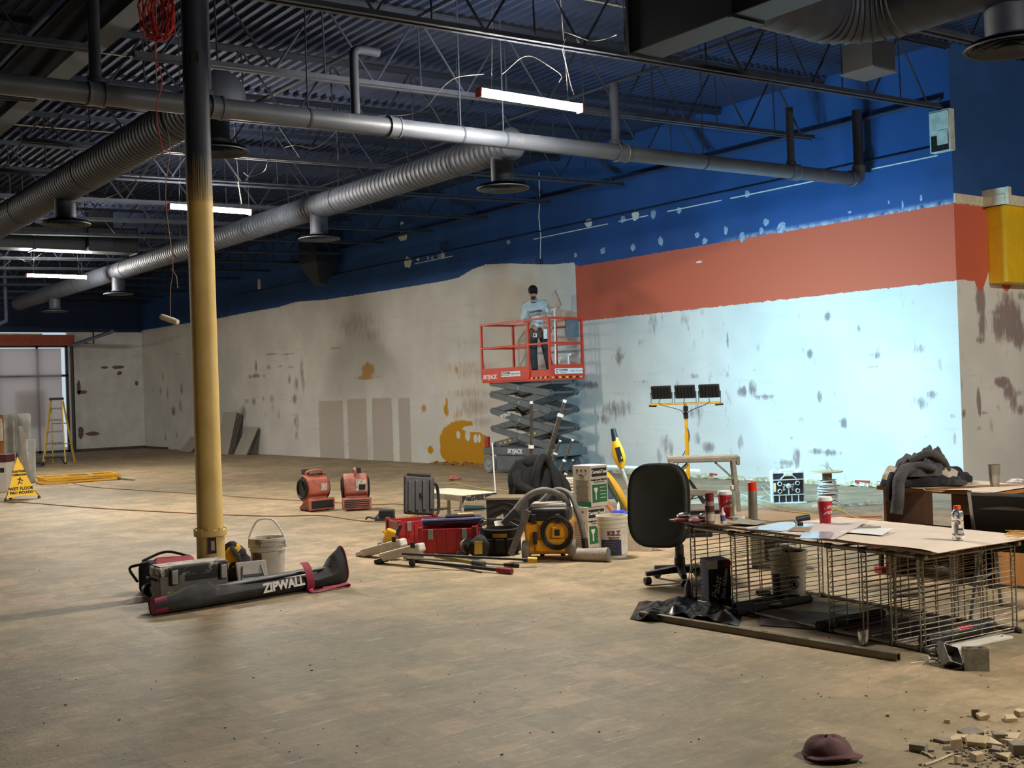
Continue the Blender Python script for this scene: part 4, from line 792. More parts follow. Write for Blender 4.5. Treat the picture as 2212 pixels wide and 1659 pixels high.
def flood(k, aim):
    c0 = AX*(k*.325)+Vector((0, 0, fz+.155)); d = Vector((math.cos(FD), math.sin(FD), .2)).normalized(); xr = d.cross(Vector((0, 0, 1))).normalized(); up = xr.cross(d); m_ = Matrix((xr, d, up)).transposed()
    mb = MB(); mb.box(c0, (.27, .045, .17), m_); h_ = mb.build('flood_head', M_BLK, tw, bevel=.008)
    for i in range(5): mb = MB(); mb.box(c0+m_ @ Vector((-.09+.045*i, -.03, 0)), (.006, .02, .13), m_); mb.build('cooling_fin', M_BLK, h_)
    mb = MB(); e = [c0+m_ @ Vector(q) for q in ((-.12, .0245, -.074), (.12, .0245, -.074), (.12, .0245, .074), (-.12, .0245, .074))]; mb.add(e, [(0, 1, 2, 3)]); lp = mb.build('led_panel', M_LED, h_)
    mb = MB(); p0 = AX*(k*.325)+Vector((0, 0, fz+.01)); mb.tube([c0+AX*-.146, p0+AX*-.146, p0+AX*.146, c0+AX*.146], .006, 6); mb.build('bracket', M_BLK, tw)
    mb = MB(); mb.tube(curve_pts([c0-d*.03+Vector((0, 0, -.07)), c0-d*.06+Vector((0, 0, -.14)), AX*k*.08-CF*.05+Vector((0, 0, fz-.08)), AX*-.03-CF*.03+Vector((0, 0, fz-.15))], 5), .005, 5); mb.build('lead', M_BLK, tw, smooth=True)
flood(-1, (14.6, 14.8, 2.3)); flood(0, (14.6, 12.0, 3.0)); flood(1, (14.6, 10.6, 1.9))
mb = MB(); mb.tube(curve_pts([AX*-.02+Vector((0, 0, fz-.2)), AX*.035+Vector((0, 0, fz-.42)), AX*-.04+Vector((0, 0, .75)), AX*-.25+Vector((0, 0, .45)), AX*-.5+Vector((0, 0, .2))], 5), .006, 5); mb.build('supply_lead', M_BLK, tw, smooth=True)
# ================================================================== MIDDLE OF THE FLOOR
def TV(name, label, cat, px, py, turn=0.0, dz=0.0, group=None):
    p = G(px, py); p.z = dz; return thing(name, label, cat, p, V0+R(turn), group)
def bx(name, c_, d, m_, par, bevel=.004, r=None, top=(1, 1), label=None, seg=2): mb = MB(); mb.box(c_, d, r, top); return mb.build(name, m_, par, bevel=bevel, label=label, seg=seg)
def rod(name, a, c_, r, m_, par, r2=None, n=10): mb = MB(); mb.cyl(a, c_, r, r2, n); return mb.build(name, m_, par, smooth=True)
def tub(name, pts, r, m_, par, n=8, k=5, closed=False, flat=1.0): mb = MB(); mb.tube(curve_pts(pts, k) if k else pts, r, n, closed=closed, flat=flat); return mb.build(name, m_, par, smooth=True)
def lat(name, prof, m_, par, n=24, c_=(0, 0, 0), r=None, cap=True): mb = MB(); mb.lathe(prof, n, c_, r, cap); return mb.build(name, m_, par, smooth=True)
M_TERRA = mat('dusty_terracotta', (164, 100, 86), .65, var=.22, scale=7, spot=(206, 176, 158), spot_at=.62, spot_w=.2, spot_s=6); M_TERR2 = mat('bright_terracotta', (172, 96, 74), .6, var=.2, scale=7, spot=(200, 160, 138), spot_at=.64, spot_w=.2, spot_s=6)
M_GRIL = mat('grille_black', (22, 20, 20), .6); M_STK = mat('sticker_grey', (190, 182, 172), .6, var=.4, scale=16)
def air_mover(label, px, py, turn, m_, two):
    a = TV('air_mover', label, 'air mover', px, py, turn, group='carpet air movers')
    pr_ = [(-.20, .02), (-.20, .17), (-.09, .19)]; 
    pr_ += [(.02+.2*math.cos(q), .32+.2*math.sin(q)) for q in [R(200-i*20) for i in range(0, 15)]]
    pr_ += [(.2, .03), (.12, .015)]
    mb = MB(); mb.prism(pr_, -.17, .17, 'x'); mb.build('shell', m_, a, bevel=.03, seg=3)
    bx('outlet_frame', (0, -.205, .1), (.42, .06, .17), m_, a, .025, seg=3); bx('outlet_mouth', (0, -.236, .1), (.35, .01, .11), M_GRIL, a, .0)
    for k in range(4): bx('outlet_slat', (0, -.24, .06+.026*k), (.34, .01, .006), m_ if two else M_GRIL, a, 0)
    for s_ in (-1, 1):
        lat('intake_ring', [(.15, 0), (.16, .02), (.13, .03), (.12, .015)], M_GRIL, a, 24, (s_*.17, .02, .32), (0, s_*PI/2, 0), False); lat('intake_grille', [(.0, .012), (.125, .012)], M_GRIL, a, 20, (s_*.17, .02, .32), (0, s_*PI/2, 0), False)
    tub('carry_handle', [(0, -.1, .47), (0, -.12, .56), (0, .0, .585), (0, .1, .56), (0, .12, .47)] if two else [(-.13, -.02, .5), (-.12, -.03, .56), (.1, -.03, .57), (.13, -.02, .5)], .02, m_, a)
    bx('switch_box', (-.1 if not two else .05, .06, .55), (.08, .1, .09), M_BLK, a, .01); bx('sticker', (.07, -.187, .36) if two else (.06, -.187, .34), (.15, .004, .17) if two else (.1, .004, .1), M_STK, a, 0, (R(8), 0, 0))
    if two: bx('sticker_picture', (.085, -.192, .33), (.09, .004, .08), M_GRIL, a, 0, (R(8), 0, 0))
    else:
        for k in range(3): tub('cord_wrap', [(-.185, -.05, .3+.02*k), (-.18, .02, .47+.01*k), (0, -.06, .53-.02*k), (.185, .0, .5), (.19, .1, .4)], .009, M_BLK, a, 6)
    for x in (-.13, .13):
        for y in (-.15, .14): lat('foot', [(.022, 0), (.022, .03)], M_BLK, a, 10, (x, y, -.002))
    return a
air_mover('dusty red air mover lying scroll-side on with its grille turned right', 680, 1102, 38, M_TERR2, False)
air_mover('dusty red air mover facing forward with a picture sticker', 769, 1100, 12, M_TERRA, True)
# small black charger with cord
d = TV('battery_charger', 'small black battery charger with strap on the floor', 'charger', 836, 1123); bx('charger_body', (0, 0, .065), (.2, .14, .13), M_BLK, d, .015); tub('strap', [(-.1, -.02, .08), (-.16, -.05, .03), (-.24, -.03, .05), (-.27, 0, .02)], .022, M_BLK, d, 6, flat=.5); bx('charger_base', (-.02, -.03, .015), (.26, .16, .03), M_BLK, d, .01)
# low aluminium step bench
M_ALW = mat('worn_aluminium', (166, 158, 142), .5, .45, var=.2, scale=8, spot=(214, 206, 190), spot_at=.6, spot_s=12); M_TOPW = mat('plaster_dusted_top', (214, 204, 178), .75, var=.12, scale=8)
sb_ = thing('step_bench', 'low aluminium step bench behind the open tool crate', 'bench', (7.92, 11.85, 0), 0)
bx('bench_top', (0, 0, .375), (.5, 1.05, .05), M_TOPW, sb_, .006); bx('bench_edge', (-.245, 0, .36), (.03, 1.06, .07), M_ALW, sb_, .004); bx('bench_end', (0, -.53, .355), (.5, .03, .07), mat('spattered_black', (40, 36, 34), .6, spot=(200, 190, 176), spot_at=.58, spot_s=26), sb_, .004)
for sx_ in (-1, 1):
    for sy_ in (-1, 1): mb = MB(); mb.bar((sx_*.21, sy_*.46, .36), (sx_*.25, sy_*.52, 0), .045, .03); mb.build('leg', M_ALW, sb_, bevel=.003)
for sy_ in (-1, 1): mb = MB(); mb.bar((-.23, sy_*.49, .14), (.23, sy_*.49, .14), .025, .03); mb.build('stretcher', M_ALW, sb_)
rod('brace', (-.24, .3, .05), (-.22, .5, .2), .01, M_ALW, sb_); 
d = TV('grinder', 'teal corded angle grinder lying under the step bench', 'power tool', 1015, 1104, 15); mb = MB(); mb.tube([(-.14, 0, .04), (-.05, 0, .045), (.05, 0, .04), (.2, 0, .035)], [.035, .04, .034, .026], 10); mb.build('grinder_body', mat('teal_body', (36, 62, 70), .5), d, smooth=True); tub('grinder_cord', [(.2, 0, .03), (.3, .05, .01), (.1, .12, .01), (-.2, .1, .01)], .006, M_BLK, d)
# red tool crates
M_CRED = mat('crate_red', (150, 26, 30), .45, var=.2, scale=8); M_CBLK = mat('crate_black', (50, 48, 48), .55, var=.25, scale=7, spot=(120, 114, 108), spot_at=.62, spot_w=.2, spot_s=6)
def crate(label, px, py, turn, lid):
    c_ = TV('tool_crate', label, 'tool box', px, py, turn); w, dp, h = .54, .4, .26
    for x in (-1, 1): bx('side_panel', (x*w/2, 0, h/2+.01), (.02, dp, h-.02), M_CRED, c_, .005)
    for y in (-1, 1): bx('end_panel', (0, y*dp/2, h/2+.01), (w, .02, h-.02), M_CRED, c_, .005)
    bx('crate_floor', (0, 0, .012), (w, dp, .02), M_CRED, c_, 0)
    for x in (-1, 1):
        for y in (-1, 1): bx('corner_post', (x*w/2, y*dp/2, h/2+.01), (.05, .05, h+.02), M_CRED, c_, .01)
    for k in range(5): bx('rib', (-.2+.1*k, -dp/2-.012, h/2), (.016, .012, h*.75), M_CRED, c_, .003)
    for x in (-.17, .17): bx('latch', (x, -dp/2-.018, h-.05), (.05, .02, .1), M_ALU, c_, .004)
    if lid:
        l_ = bx('lid', (.12, dp/2+.06, h+.23), (.36, .05, .44), M_CBLK, c_, .03, (R(-14), R(7), 0), seg=3)
        for k in range(4): bx('lid_rib', (.0+.085*k, dp/2+.025, h+.23), (.045, .02, .34), M_CBLK, l_, .008, (R(-14), R(7), 0))
        bx('lid_edge', (.14, dp/2+.11, h+.45), (.28, .05, .04), M_BLK, l_, .01, (0, R(7), 0)); lat('lid_lock', [(.022, 0), (.02, .015)], M_BLK, l_, 12, (.13, dp/2+.02, h+.24), (PI/2, 0, 0)); tub('pull_handle', [(.3, dp/2+.1, h+.35), (.36, dp/2+.12, h+.3), (.36, dp/2+.1, h+.05), (.28, dp/2+.06, h-.04)], .018, M_BLK, c_)
    return c_
crate('open red tool crate with its black lid standing up', 903, 1172, 24, True); crate('red slatted tool crate with silver latches in front of the blue tray', 972, 1192, -2, False)
d = TV('blue_tray', 'long dark blue tool tray laid across the red crate', 'tray', 975, 1190, 6, .285); bx('tray_body', (.02, -.02, .03), (.62, .3, .05), mat('navy_plastic', (34, 34, 66), .4), d, .015); bx('tray_rim', (.02, -.175, .056), (.64, .03, .02), mat('lavender_edge', (120, 116, 160), .4), d, .004); bx('tray_insert', (.1, .03, .06), (.3, .16, .04), M_BLK, d, .01); bx('sand_sheet', (.16, .03, .085), (.16, .1, .01), mat('sand_paper', (196, 168, 120), .9), d, 0)
# yellow tool in a black tray
d = TV('nail_tray', 'small black tray holding a yellow hand tool', 'tray', 842, 1190, 20); bx('tray', (0, 0, .04), (.2, .16, .08), M_BLK, d, .008, None, (1.1, 1.1))
y_ = TV('yellow_tool', 'yellow hand planer sticking out of the black tray', 'hand tool', 842, 1190, 20, .05); bx('tool_body', (0, 0, .1), (.1, .07, .16), M_SY, y_, .02, (.2, .4, 0)); bx('tool_handle', (.1, 0, .16), (.04, .04, .12), M_BLK, y_, .01, (0, .5, 0)); bx('tool_foot', (-.05, 0, .15), (.06, .05, .03), M_SY, y_, .006, (0, .6, 0))
# white sanding heads
M_WSAND = mat('plaster_white', (206, 198, 188), .7, var=.15, scale=10, spot=(120, 112, 106), spot_at=.68, spot_s=14)
for k, (px, py, tn, L_) in enumerate(((826, 1205, 0, .58), (866, 1220, 0, .5))):
    d = TV('skim_box', ('long white plastered finishing box lying on the floor, rear one', 'long white finishing box with black rubber nose, front one')[k], 'drywall tool', px, py, -38+6*k)
    bx('box_body', (.02, 0, .1+.02*k), (L_, .11, .085), M_WSAND, d, .02, (0, R(-14), 0)); bx('nose', (-L_/2+.02, 0, .03), (.12, .12, .05), M_BLK if k else M_WSAND, d, .02, (0, R(-14), 0)); bx('cap_mark', (L_*.38, -.058, .2), (.05, .004, .05), M_BLK, d, 0)
    lat('wheel', [(.03, 0), (.04, .012), (.03, .025)], M_BLK, d, 14, (.2, -.075, .04), (PI/2, 0, 0))
d = TV('finishing_head', 'dark metal finishing head with yellow fittings at the pole ends', 'drywall tool', 895, 1208); bx('head_block', (0, 0, .05), (.16, .12, .1), M_BLK, d, .02); lat('brass_fitting', [(.03, -.04), (.035, 0), (.03, .04)], mat('brass', (170, 130, 50), .35, .8), d, 12, (.0, -.075, .07), (0, PI/2, 0)); rod('chrome_fitting', (-.1, -.06, .04), (.1, -.09, .05), .025, M_ALU, d)
def pole(label, a, c_, segs, z0=.03, z1=.03):
    A = G(*a, z0); B = G(*c_, z1); o = thing('tool_pole', label, 'pole', A)
    for nm, f0, f1, r_, m_ in segs: rod(nm, (B-A)*f0, (B-A)*f1, r_, m_, o)
    return o
M_OLV = mat('olive_tube', (150, 138, 90), .4, .5); M_GRIP = mat('grey_grip', (70, 70, 70), .6); M_RGRIP = mat('red_grip', (130, 34, 46), .5)
pole('long black pole with a yellow end grip', (868, 1196), (1160, 1210), [('shaft', 0, .94, .012, M_BLK), ('grip', .93, 1, .026, M_SY)], .16, .06)
pole('olive aluminium pole with a grey end grip', (940, 1200), (1046, 1220), [('shaft', 0, .8, .02, M_OLV), ('grip', .78, 1, .03, M_GRIP)], .08, .03)
pole('black pole with a dark red end grip lying in front', (893, 1212), (1106, 1234), [('shaft', 0, .87, .016, M_BLK), ('grip', .86, 1, .026, M_RGRIP)], .05, .028)
pole('thin steel rod lying under the poles', (905, 1210), (1040, 1236), [('shaft', 0, 1, .007, M_BLK)], .01, .01)
pole('thin black tool pole running to the vacuum wheels', (880, 1205), (1120, 1222), [('shaft', 0, .9, .01, M_ALU), ('grip', .88, 1, .018, M_BLK)], .04, .02)
# tool bag
tbg = TV('tool_bag', 'round black tool bag with a yellow label in front of the vacuum', 'tool bag', 1085, 1196, -6); M_FAB = mat('black_canvas', (30, 30, 32), .85, var=.3, scale=14, bump=.3, spot=(90, 84, 78), spot_at=.68, spot_s=12)
mb = MB(); mb.lathe([(.15, 0), (.17, .02), (.175, .16), (.18, .25), (.165, .26), (.155, .2), (.14, .1)], 20); mb.build('bag_wall', M_FAB, tbg, smooth=True); lat('bag_well', [(.0, .14), (.155, .14)], M_GRIL, tbg, 18, cap=False)
mb = MB(); mb.grid(lambda u, v: (.182*math.cos(-PI/2+(u-.5)*.8), .182*math.sin(-PI/2+(u-.5)*.8), .18+.04*v), 6, 1, .003); mb.build('yellow_label', mat('label_gold', (178, 150, 60), .6), tbg)
for k in range(3): tub('bag_cord', [(-.17, -.1+.06*k, .2), (-.2, -.08, .28+.03*k), (0, .02*k, .34), (.17, -.05+.03*k, .27)], .006, M_BLK, tbg, 6)
for k in range(5): bx('pocket', (.18*math.cos(R(200+35*k)), .18*math.sin(R(200+35*k)), .1), (.03, .09, .14), M_FAB, tbg, .012, (0, 0, R(200+35*k)))
d = TV('tool_belt', 'slumped black and yellow tool pouch left of the tool bag', 'tool pouch', 1036, 1205, 10); mb = MB(); mb.blob((0, 0, .11), (.1, .08, .11), 16, 10, .3, 3); mb.build('pouch', M_FAB, d, smooth='all'); bx('yellow_panel', (-.02, -.08, .11), (.08, .01, .13), mat('tan_yellow', (176, 140, 50), .7), d, .004, (.15, 0, .1))
d = TV('work_lamp', 'round chrome work lamp head beside the pouch', 'lamp', 1003, 1206, 25); lat('reflector', [(.02, 0), (.06, .05), (.075, .08), (.07, .08), (.05, .05), (.0, .03)], M_ALU, d, 18, (0, .06, .14), (R(100), 0, R(20)), False); bx('lamp_base', (0, .05, .03), (.1, .1, .06), M_BLK, d, .01)
d = TV('paper_scoop', 'white folded card leaning by the vacuum hose', 'card', 1080, 1170, 0); mb = MB(); mb.grid(lambda u, v: (-.04+.1*u-.02*v, .02*math.sin(u*4), .0+.16*v*(.6+.4*u)), 5, 4, .003); mb.build('card', M_WHT, d, loc=(0, 0, .14)); d2 = bx('card_holder', (0, .03, .07), (.16, .08, .14), M_BLK, d, .01)
d = TV('black_tray', 'shallow black mud tray on the floor behind the pouch', 'tray', 1035, 1165, 4); bx('tray_base', (0, 0, .01), (.62, .3, .02), M_BLK, d, 0)
for x in (-1, 1): bx('tray_wall', (x*.31, 0, .05), (.015, .3, .1), M_BLK, d, 0)
for y in (-1, 1): bx('tray_wall', (0, y*.15, .05), (.62, .015, .1), M_BLK, d, 0)
# black bin with chevron face
d = TV('black_bin', 'square black plastic bin with ribbed face behind the vacuum hose', 'bin', 1096, 1148, -14); bx('bin_body', (0, .05, .2), (.42, .36, .4), M_CBLK, d, .012)
for k in range(4):
    for s_ in (-1, 1): bx('chevron_rib', (s_*.09, -.135, .08+.08*k), (.2, .012, .022), M_BLK, d, .004, (0, s_*R(20), 0))
bx('bin_rim', (0, .05, .39), (.45, .39, .03), mat('dusty_rim', (120, 108, 84), .7), d, .006)
d = TV('white_rod', 'thin white rod standing upright behind the black bin', 'rod', 1074, 1125); rod('shaft', (0, 0, .0), (-.03, 0, .98), .009, M_WHT, d)
# jacket over a bucket chair
jk = TV('draped_jacket', 'black hooded jacket draped over the back of a folding seat', 'jacket', 1158, 1122, 0); M_JK = mat('black_fleece', (26, 26, 28), .95, var=.4, scale=9, bump=.4)
def jf(u, v):
    a = 2*PI*u; z = .12+.62*v; r_ = .36*(1-.45*v*v)+.05*math.sin(3*a+v*4)+.03*math.sin(7*a-v*6); return (r_*math.cos(a)*1.05, r_*math.sin(a)*.62, z)
mb = MB(); mb.grid(jf, 48, 14); mb.blob((0, 0, .72), (.21, .14, .09), 16, 8, .3, 4); mb.build('jacket_body', M_JK, jk, smooth='all')
tub('hood_fold', [(.0, -.2, .3), (.02, -.24, .6), (.1, -.18, .78), (.2, -.12, .68), (.27, -.18, .45), (.28, -.2, .25)], [.05]*4+[.06]*22, M_JK, jk, 10) if False else tub('hood_fold', [(.0, -.2, .3), (.02, -.24, .6), (.1, -.18, .78), (.2, -.12, .68), (.27, -.18, .45), (.28, -.2, .25)], .055, M_JK, jk, 10)
tub('sleeve', [(-.22, -.14, .6), (-.2, -.24, .45), (-.05, -.27, .36), (-.12, -.27, .24)], .06, M_JK, jk, 10); tub('sleeve', [(.24, -.02, .6), (.36, -.1, .46), (.4, -.12, .34)], .055, M_JK, jk, 10)
for s_ in (-1, 1): rod('seat_leg', (s_*.2, .05, 0), (s_*.17, .05, .35), .014, M_ALU, jk)
# bundle of spring poles standing in a ribbed bucket
M_POLE = mat('spattered_pole', (74, 66, 54), .5, .3, var=.3, scale=16, spot=(190, 184, 170), spot_at=.63, spot_s=20); M_CHR = mat('chrome_tube', (150, 150, 150), .3, .9, var=.1)
pk = Vector((9.95, 12.4, 0))
def jack(label, bpx, tpx, D, r_, segs):
    A = Vector((0, 0, CAMZ))+ray(*bpx)*D; B = Vector((0, 0, CAMZ))+ray(*tpx)*D; A.z = 0 if A.z < .2 else A.z; o = thing('wall_pole', label, 'pole', A, group='spring-loaded sheeting poles')
    d_ = B-A; rod('outer_tube', (0, 0, 0), d_*segs, r_, M_POLE, o); rod('inner_tube', d_*segs, d_, r_*.68, M_POLE, o); rod('locking_collar', d_*(segs-.01), d_*(segs+.02), r_*1.25, M_WHT, o); rod('pole_tip', d_*.985, d_*1.01, r_*.75, M_WHT, o)
jack('upright spattered pole standing before the lift, tallest straight one', (1147, 1098), (1148, 869), 15.6, .032, .58); jack('brown spattered pole leaning right with a purple tip', (1150, 1095), (1220, 866), 15.8, .035, .86); jack('dark pole leaning close beside the brown one', (1158, 1095), (1210, 952), 15.9, .026, .8); jack('short grey pole leaning far right', (1180, 1085), (1237, 950), 16.0, .022, .68); jack('shortest pole leaning right over the bucket', (1185, 1075), (1238, 994), 15.9, .02, .7)
bk_ = TV('ribbed_bucket', 'white ribbed bucket behind the black jacket', 'bucket', 1226, 1112); 
def bucket_parts(o, r_, h, m_, ribs=True, handle=None):
    pf = [(r_*.86, 0), (r_*.88, .01), (r_*.96, h*.72), (r_*1.04, h*.73), (r_*1.04, h*.745), (r_*.975, h*.75), (r_*.98, h*.83), (r_*1.05, h*.835), (r_*1.05, h*.85), (r_*.985, h*.855), (r_*.99, h*.93), (r_*1.06, h*.935), (r_*1.06, h), (r_*.98, h), (r_*.97, h*.9), (r_*.88, h*.08), (0, h*.08)]
    lat('bucket_body', pf, m_, o, 28, cap=False); lat('bucket_bottom', [(0, .002), (r_*.86, .002)], m_, o, 28, cap=False)
    if handle: tub('bail_handle', [(-r_*1.05, 0, h*.78), (-r_*.95, -.03, h*1.05), (-r_*.5, -.05, h*1.36), (0, -.055, h*1.42), (r_*.5, -.05, h*1.36), (r_*.95, -.03, h*1.05), (r_*1.05, 0, h*.78)], .009, M_WHT, o)
    return o
M_BKT = mat('white_bucket_plastic', (224, 218, 200), .45, var=.06)
bucket_parts(bk_, .16, .4, M_BKT)
d = TV('ribbed_hose_coil', 'white corrugated hose coiled on top of the ribbed bucket', 'hose', 1226, 1112, 0, .4); 
for k in range(3): tub('hose_loop', [(.12*math.cos(a), .1*math.sin(a), .015+.024*k) for a in [2*PI*i/14 for i in range(14)]], .012, M_BKT, d, 7, 0, True)
# ================================================================== VACUUM
v_ = TV('shop_vacuum', 'yellow and black wheeled shop vacuum with a grey hose over the top', 'vacuum', 1190, 1206, -8); M_VY = mat('vac_yellow', (216, 150, 20), .42, var=.1, scale=8, spot=(150, 104, 30), spot_at=.7, spot_s=9); M_VB = mat('vac_black', (40, 40, 42), .5, var=.3, scale=9, spot=(120, 112, 100), spot_at=.64, spot_w=.2, spot_s=8); M_HOSE = mat('grey_hose', (104, 98, 92), .6, var=.25, scale=12)
mb = MB(); mb.add([(-.21, -.17, .06), (.21, -.17, .06), (.21, .2, .06), (-.21, .2, .06), (-.235, -.19, .38), (.225, -.19, .38), (.225, .22, .38), (-.235, .22, .38)], [(3, 2, 1, 0), (4, 5, 6, 7), (0, 1, 5, 4), (1, 2, 6, 5), (2, 3, 7, 6), (3, 0, 4, 7)]); mb.build('tank', M_VY, v_, bevel=.035, seg=3)
bx('motor_head', (0, .01, .44), (.42, .38, .13), M_VB, v_, .035, None, (.94, .92), seg=3); bx('head_top', (0, .01, .51), (.34, .3, .05), mat('dusty_grey_top', (150, 144, 134), .7, var=.2), v_, .02)
for k, (x, y) in enumerate(((-.19, -.16), (.2, -.14))): lat('rear_wheel', [(.0, -.035), (.09, -.035), (.1, -.02), (.1, .02), (.09, .035), (0, .035)], mat('dusty_wheel', (110, 102, 92), .8), v_, 22, (x*1.12, y, .1), (0, PI/2, R(0)))
for x in (-.1, .1): lat('castor', [(.0, -.02), (.04, -.02), (.04, .02), (0, .02)], M_BLK, v_, 12, (x, .17, .04), (0, PI/2, 0))
for x in (-.13, .1): bx('lid_latch', (x, -.2, .4), (.05, .03, .09), M_BLK, v_, .008)
bx('lower_hatch', (.02, -.185, .15), (.28, .02, .12), M_VY, v_, .02); bx('switch_plate', (.09, -.197, .27), (.1, .02, .1), M_VY, v_, .006); bx('switch', (.09, -.21, .27), (.05, .012, .06), M_BLK, v_, .006); bx('tool_clip', (-.12, -.2, .22), (.04, .03, .12), M_BLK, v_, .01)
for k in range(5): rr_ = .115+.009*k; tub('power_cord', [(.09+rr_*math.cos(a), -.215-.006*(k % 2), .27+rr_*1.05*math.sin(a)) for a in [2*PI*i/20 for i in range(20)]], .0065, M_BLK, v_, 6, 0, True)
tub('hose', [(.18, .05, .5), (.12, -.02, .6), (-.04, -.08, .66), (-.2, -.12, .6), (-.34, -.18, .44)], .03, M_HOSE, v_, 10, 6); tub('hose', [(-.1, .1, .52), (.05, .12, .64), (.2, .05, .6), (.28, -.05, .42), (.33, -.1, .22), (.345, -.12, .14)], .026, M_HOSE, v_, 10, 6)
rod('hose_nozzle', (-.3, -.17, .48), (-.42, -.22, .36), .034, M_BLK, v_); rod('wand_end', (.335, -.11, .2), (.35, -.13, .06), .032, M_BLK, v_); bx('grey_wand', (-.27, -.18, .27), (.06, .03, .46), M_HOSE, v_, .008, (0, R(24), 0)); rod('thin_cable', (-.13, -.2, .42), (-.02, -.205, .22), .004, M_BLK, v_)
# ================================================================== CARTONS, BUCKET, BAG
M_CTN = mat('carton_white', (206, 200, 186), .8, var=.06); M_PGREEN = mat('print_green', (40, 110, 66), .7); M_PGREY = mat('print_grey', (120, 116, 108), .7); M_PBLK = mat('print_black', (34, 30, 32), .7)
def carton(label, px, py, turn, dz, top):
    c_ = TV('joint_compound_carton', label, 'carton', px, py, turn, dz, 'cartons of joint compound'); w, h = .25, .415
    bx('carton_body', (0, 0, h/2), (w, w, h), M_CTN, c_, .004)
    f = -w/2-.002     # right-hand printed face is local -y ; left-hand face is local -x
    n_ = bx('name_panel', (0, f, h-.07), (w*.86, .003, .085), M_PBLK, c_, 0); text('CertainTeed', .046, M_WHT, n_, (0, f-.003, h-.066), bold=.0015); text('Longer pour Flattener', .026, M_PBLK, c_, (0, f-.002, h-.145), bold=.0012); text('LIGHTWEIGHT COMPOUND', .012, M_PBLK, c_, (0, f-.002, h-.17))
    g_ = bx('green_panel', (0, f, .13), (w*.84, .003, .18), M_PGREEN, c_, 0); mb = MB(); mb.prism([(-.085, .19), (-.03, .19), (-.035, .16), (-.05, .14), (-.05, .07), (-.065, .07), (-.065, .14), (-.08, .16)], f-.005, f, 'y'); mb.build('trowel_mark', M_WHT, g_)
    for k in range(4): bx('text_line', (.045, f-.003, .19-.035*k), (.08, .002, .006), M_WHT, g_, 0)
    for k in range(11): bx('text_line', (f, -.0, .26-.02*k), (.003, w*.72*(1-.2*((k*7) % 3)/2), .008), M_PGREY, c_, 0)
    for k in range(3): lat('round_mark', [(.0, 0), (.014, 0), (.014, .003)], M_PGREY, c_, 10, (f, -.06+.06*k, h-.05), (0, -PI/2, 0), False)
    tub('round_logo', [(f-.002, .035*math.cos(a), h-.1+.017*math.sin(a)) for a in [2*PI*i/14 for i in range(14)]], .005, M_PGREY, c_, 4, 0, True); bx('foot_band', (f, 0, .025), (.003, w, .05), M_PGREEN if top else M_PGREY, c_, 0)
    return c_
carton('lower white carton with green panel behind the paint bucket', 1272, 1180, 40, 0, False); carton('upper white carton with black name panel, stacked on another', 1280, 1180, 42, .418, True)
d = carton('half-hidden white carton left of the stack behind the vacuum', 1243, 1174, 38, 0, False)
kz = TV('primer_bucket', 'white primer bucket lettered in maroon with a navy label', 'bucket', 1325, 1202, 0); bucket_parts(kz, .148, .395, M_BKT); tub('wire_bail', [(.15, -.02, .33), (.165, -.05, .26), (.15, -.06, .2)], .003, M_ALU, kz, 5)
def wrap(parent, nm, r_, a0, a1, z0, z1, m_, off=.0): mb = MB(); mb.grid(lambda u, v: ((r_+off)*math.sin(a0+(a1-a0)*u), -(r_+off)*math.cos(a0+(a1-a0)*u), z0+(z1-z0)*v), 14, 1, .001); return mb.build(nm, m_, parent, smooth=True)
lb = wrap(kz, 'paper_label', .1425, -1.25, 1.25, .03, .27, mat('label_white', (224, 218, 210), .6)); wrap(kz, 'navy_label', .1435, -.95, .5, .03, .175, mat('label_navy', (38, 44, 70), .6)); wrap(kz, 'label_rule', .1436, .5, .55, .03, .175, M_WHT)
text('KILZ', .062, mat('maroon_print', (110, 34, 40), .6), kz, (0, -.1435, .235), bend=.1435, bold=.003); text('RESTORATION', .016, MATS['maroon_print'], kz, (0, -.1438, .195), bend=.1438, bold=.001); text('PRIMER SEALER', .014, M_PBLK, kz, (0, -.1438, .18), bend=.1438)
for k in range(5): wrap(kz, 'text_line', .1442, -.75, .1-.1*(k % 2), .15-.02*k, .155-.02*k, M_PGREY)
cb_ = TV('concrete_bag', 'slumped white paper concrete bag printed in red beside the primer bucket', 'bag', 1385, 1188, -8); M_BAG = mat('paper_bag', (206, 198, 186), .85, var=.1, scale=7, spot=(112, 94, 78), spot_at=.6, spot_w=.06, spot_s=5)
mb = MB(); mb.grid(lambda u, v: (.15*math.cos(2*PI*u)*(1-.35*v*v)*(1+.12*math.sin(5*2*PI*u+v*3)), .1*math.sin(2*PI*u)*(1-.5*v*v)*(1+.1*math.sin(4*2*PI*u)), .5*v), 36, 10); mb.build('bag_body', M_BAG, cb_, smooth='all'); bx('bag_fold', (-.02, 0, .5), (.2, .03, .09), M_BAG, cb_, .01, (0, .4, 0))
text('CONCRETE', .04, mat('red_print', (190, 60, 40), .7), cb_, (-.02, -.095, .37), (R(80), 0, R(6)), bold=.001); bx('side_panel', (.12, -.03, .12), (.06, .1, .24), M_BAG, cb_, .01)
cr = TV('canvas_roll', 'grey rolled canvas drop cloth lying before the primer bucket', 'roll', 1277, 1212, -14); mb = MB(); mb.tube([(-.19, .03, .055), (-.08, 0, .06), (.06, -.01, .062), (.17, -.03, .066)], [.045, .058, .062, .066], 16); mb.build('roll', mat('grey_canvas', (160, 150, 138), .9, var=.12, scale=12, bump=.3), cr, smooth=True); lat('roll_end', [(.0, .012), (.03, .01), (.05, .004), (.062, 0)], mat('canvas_end', (110, 116, 108), .9), cr, 16, (.172, -.031, .066), (0, PI/2, R(-10)), False)
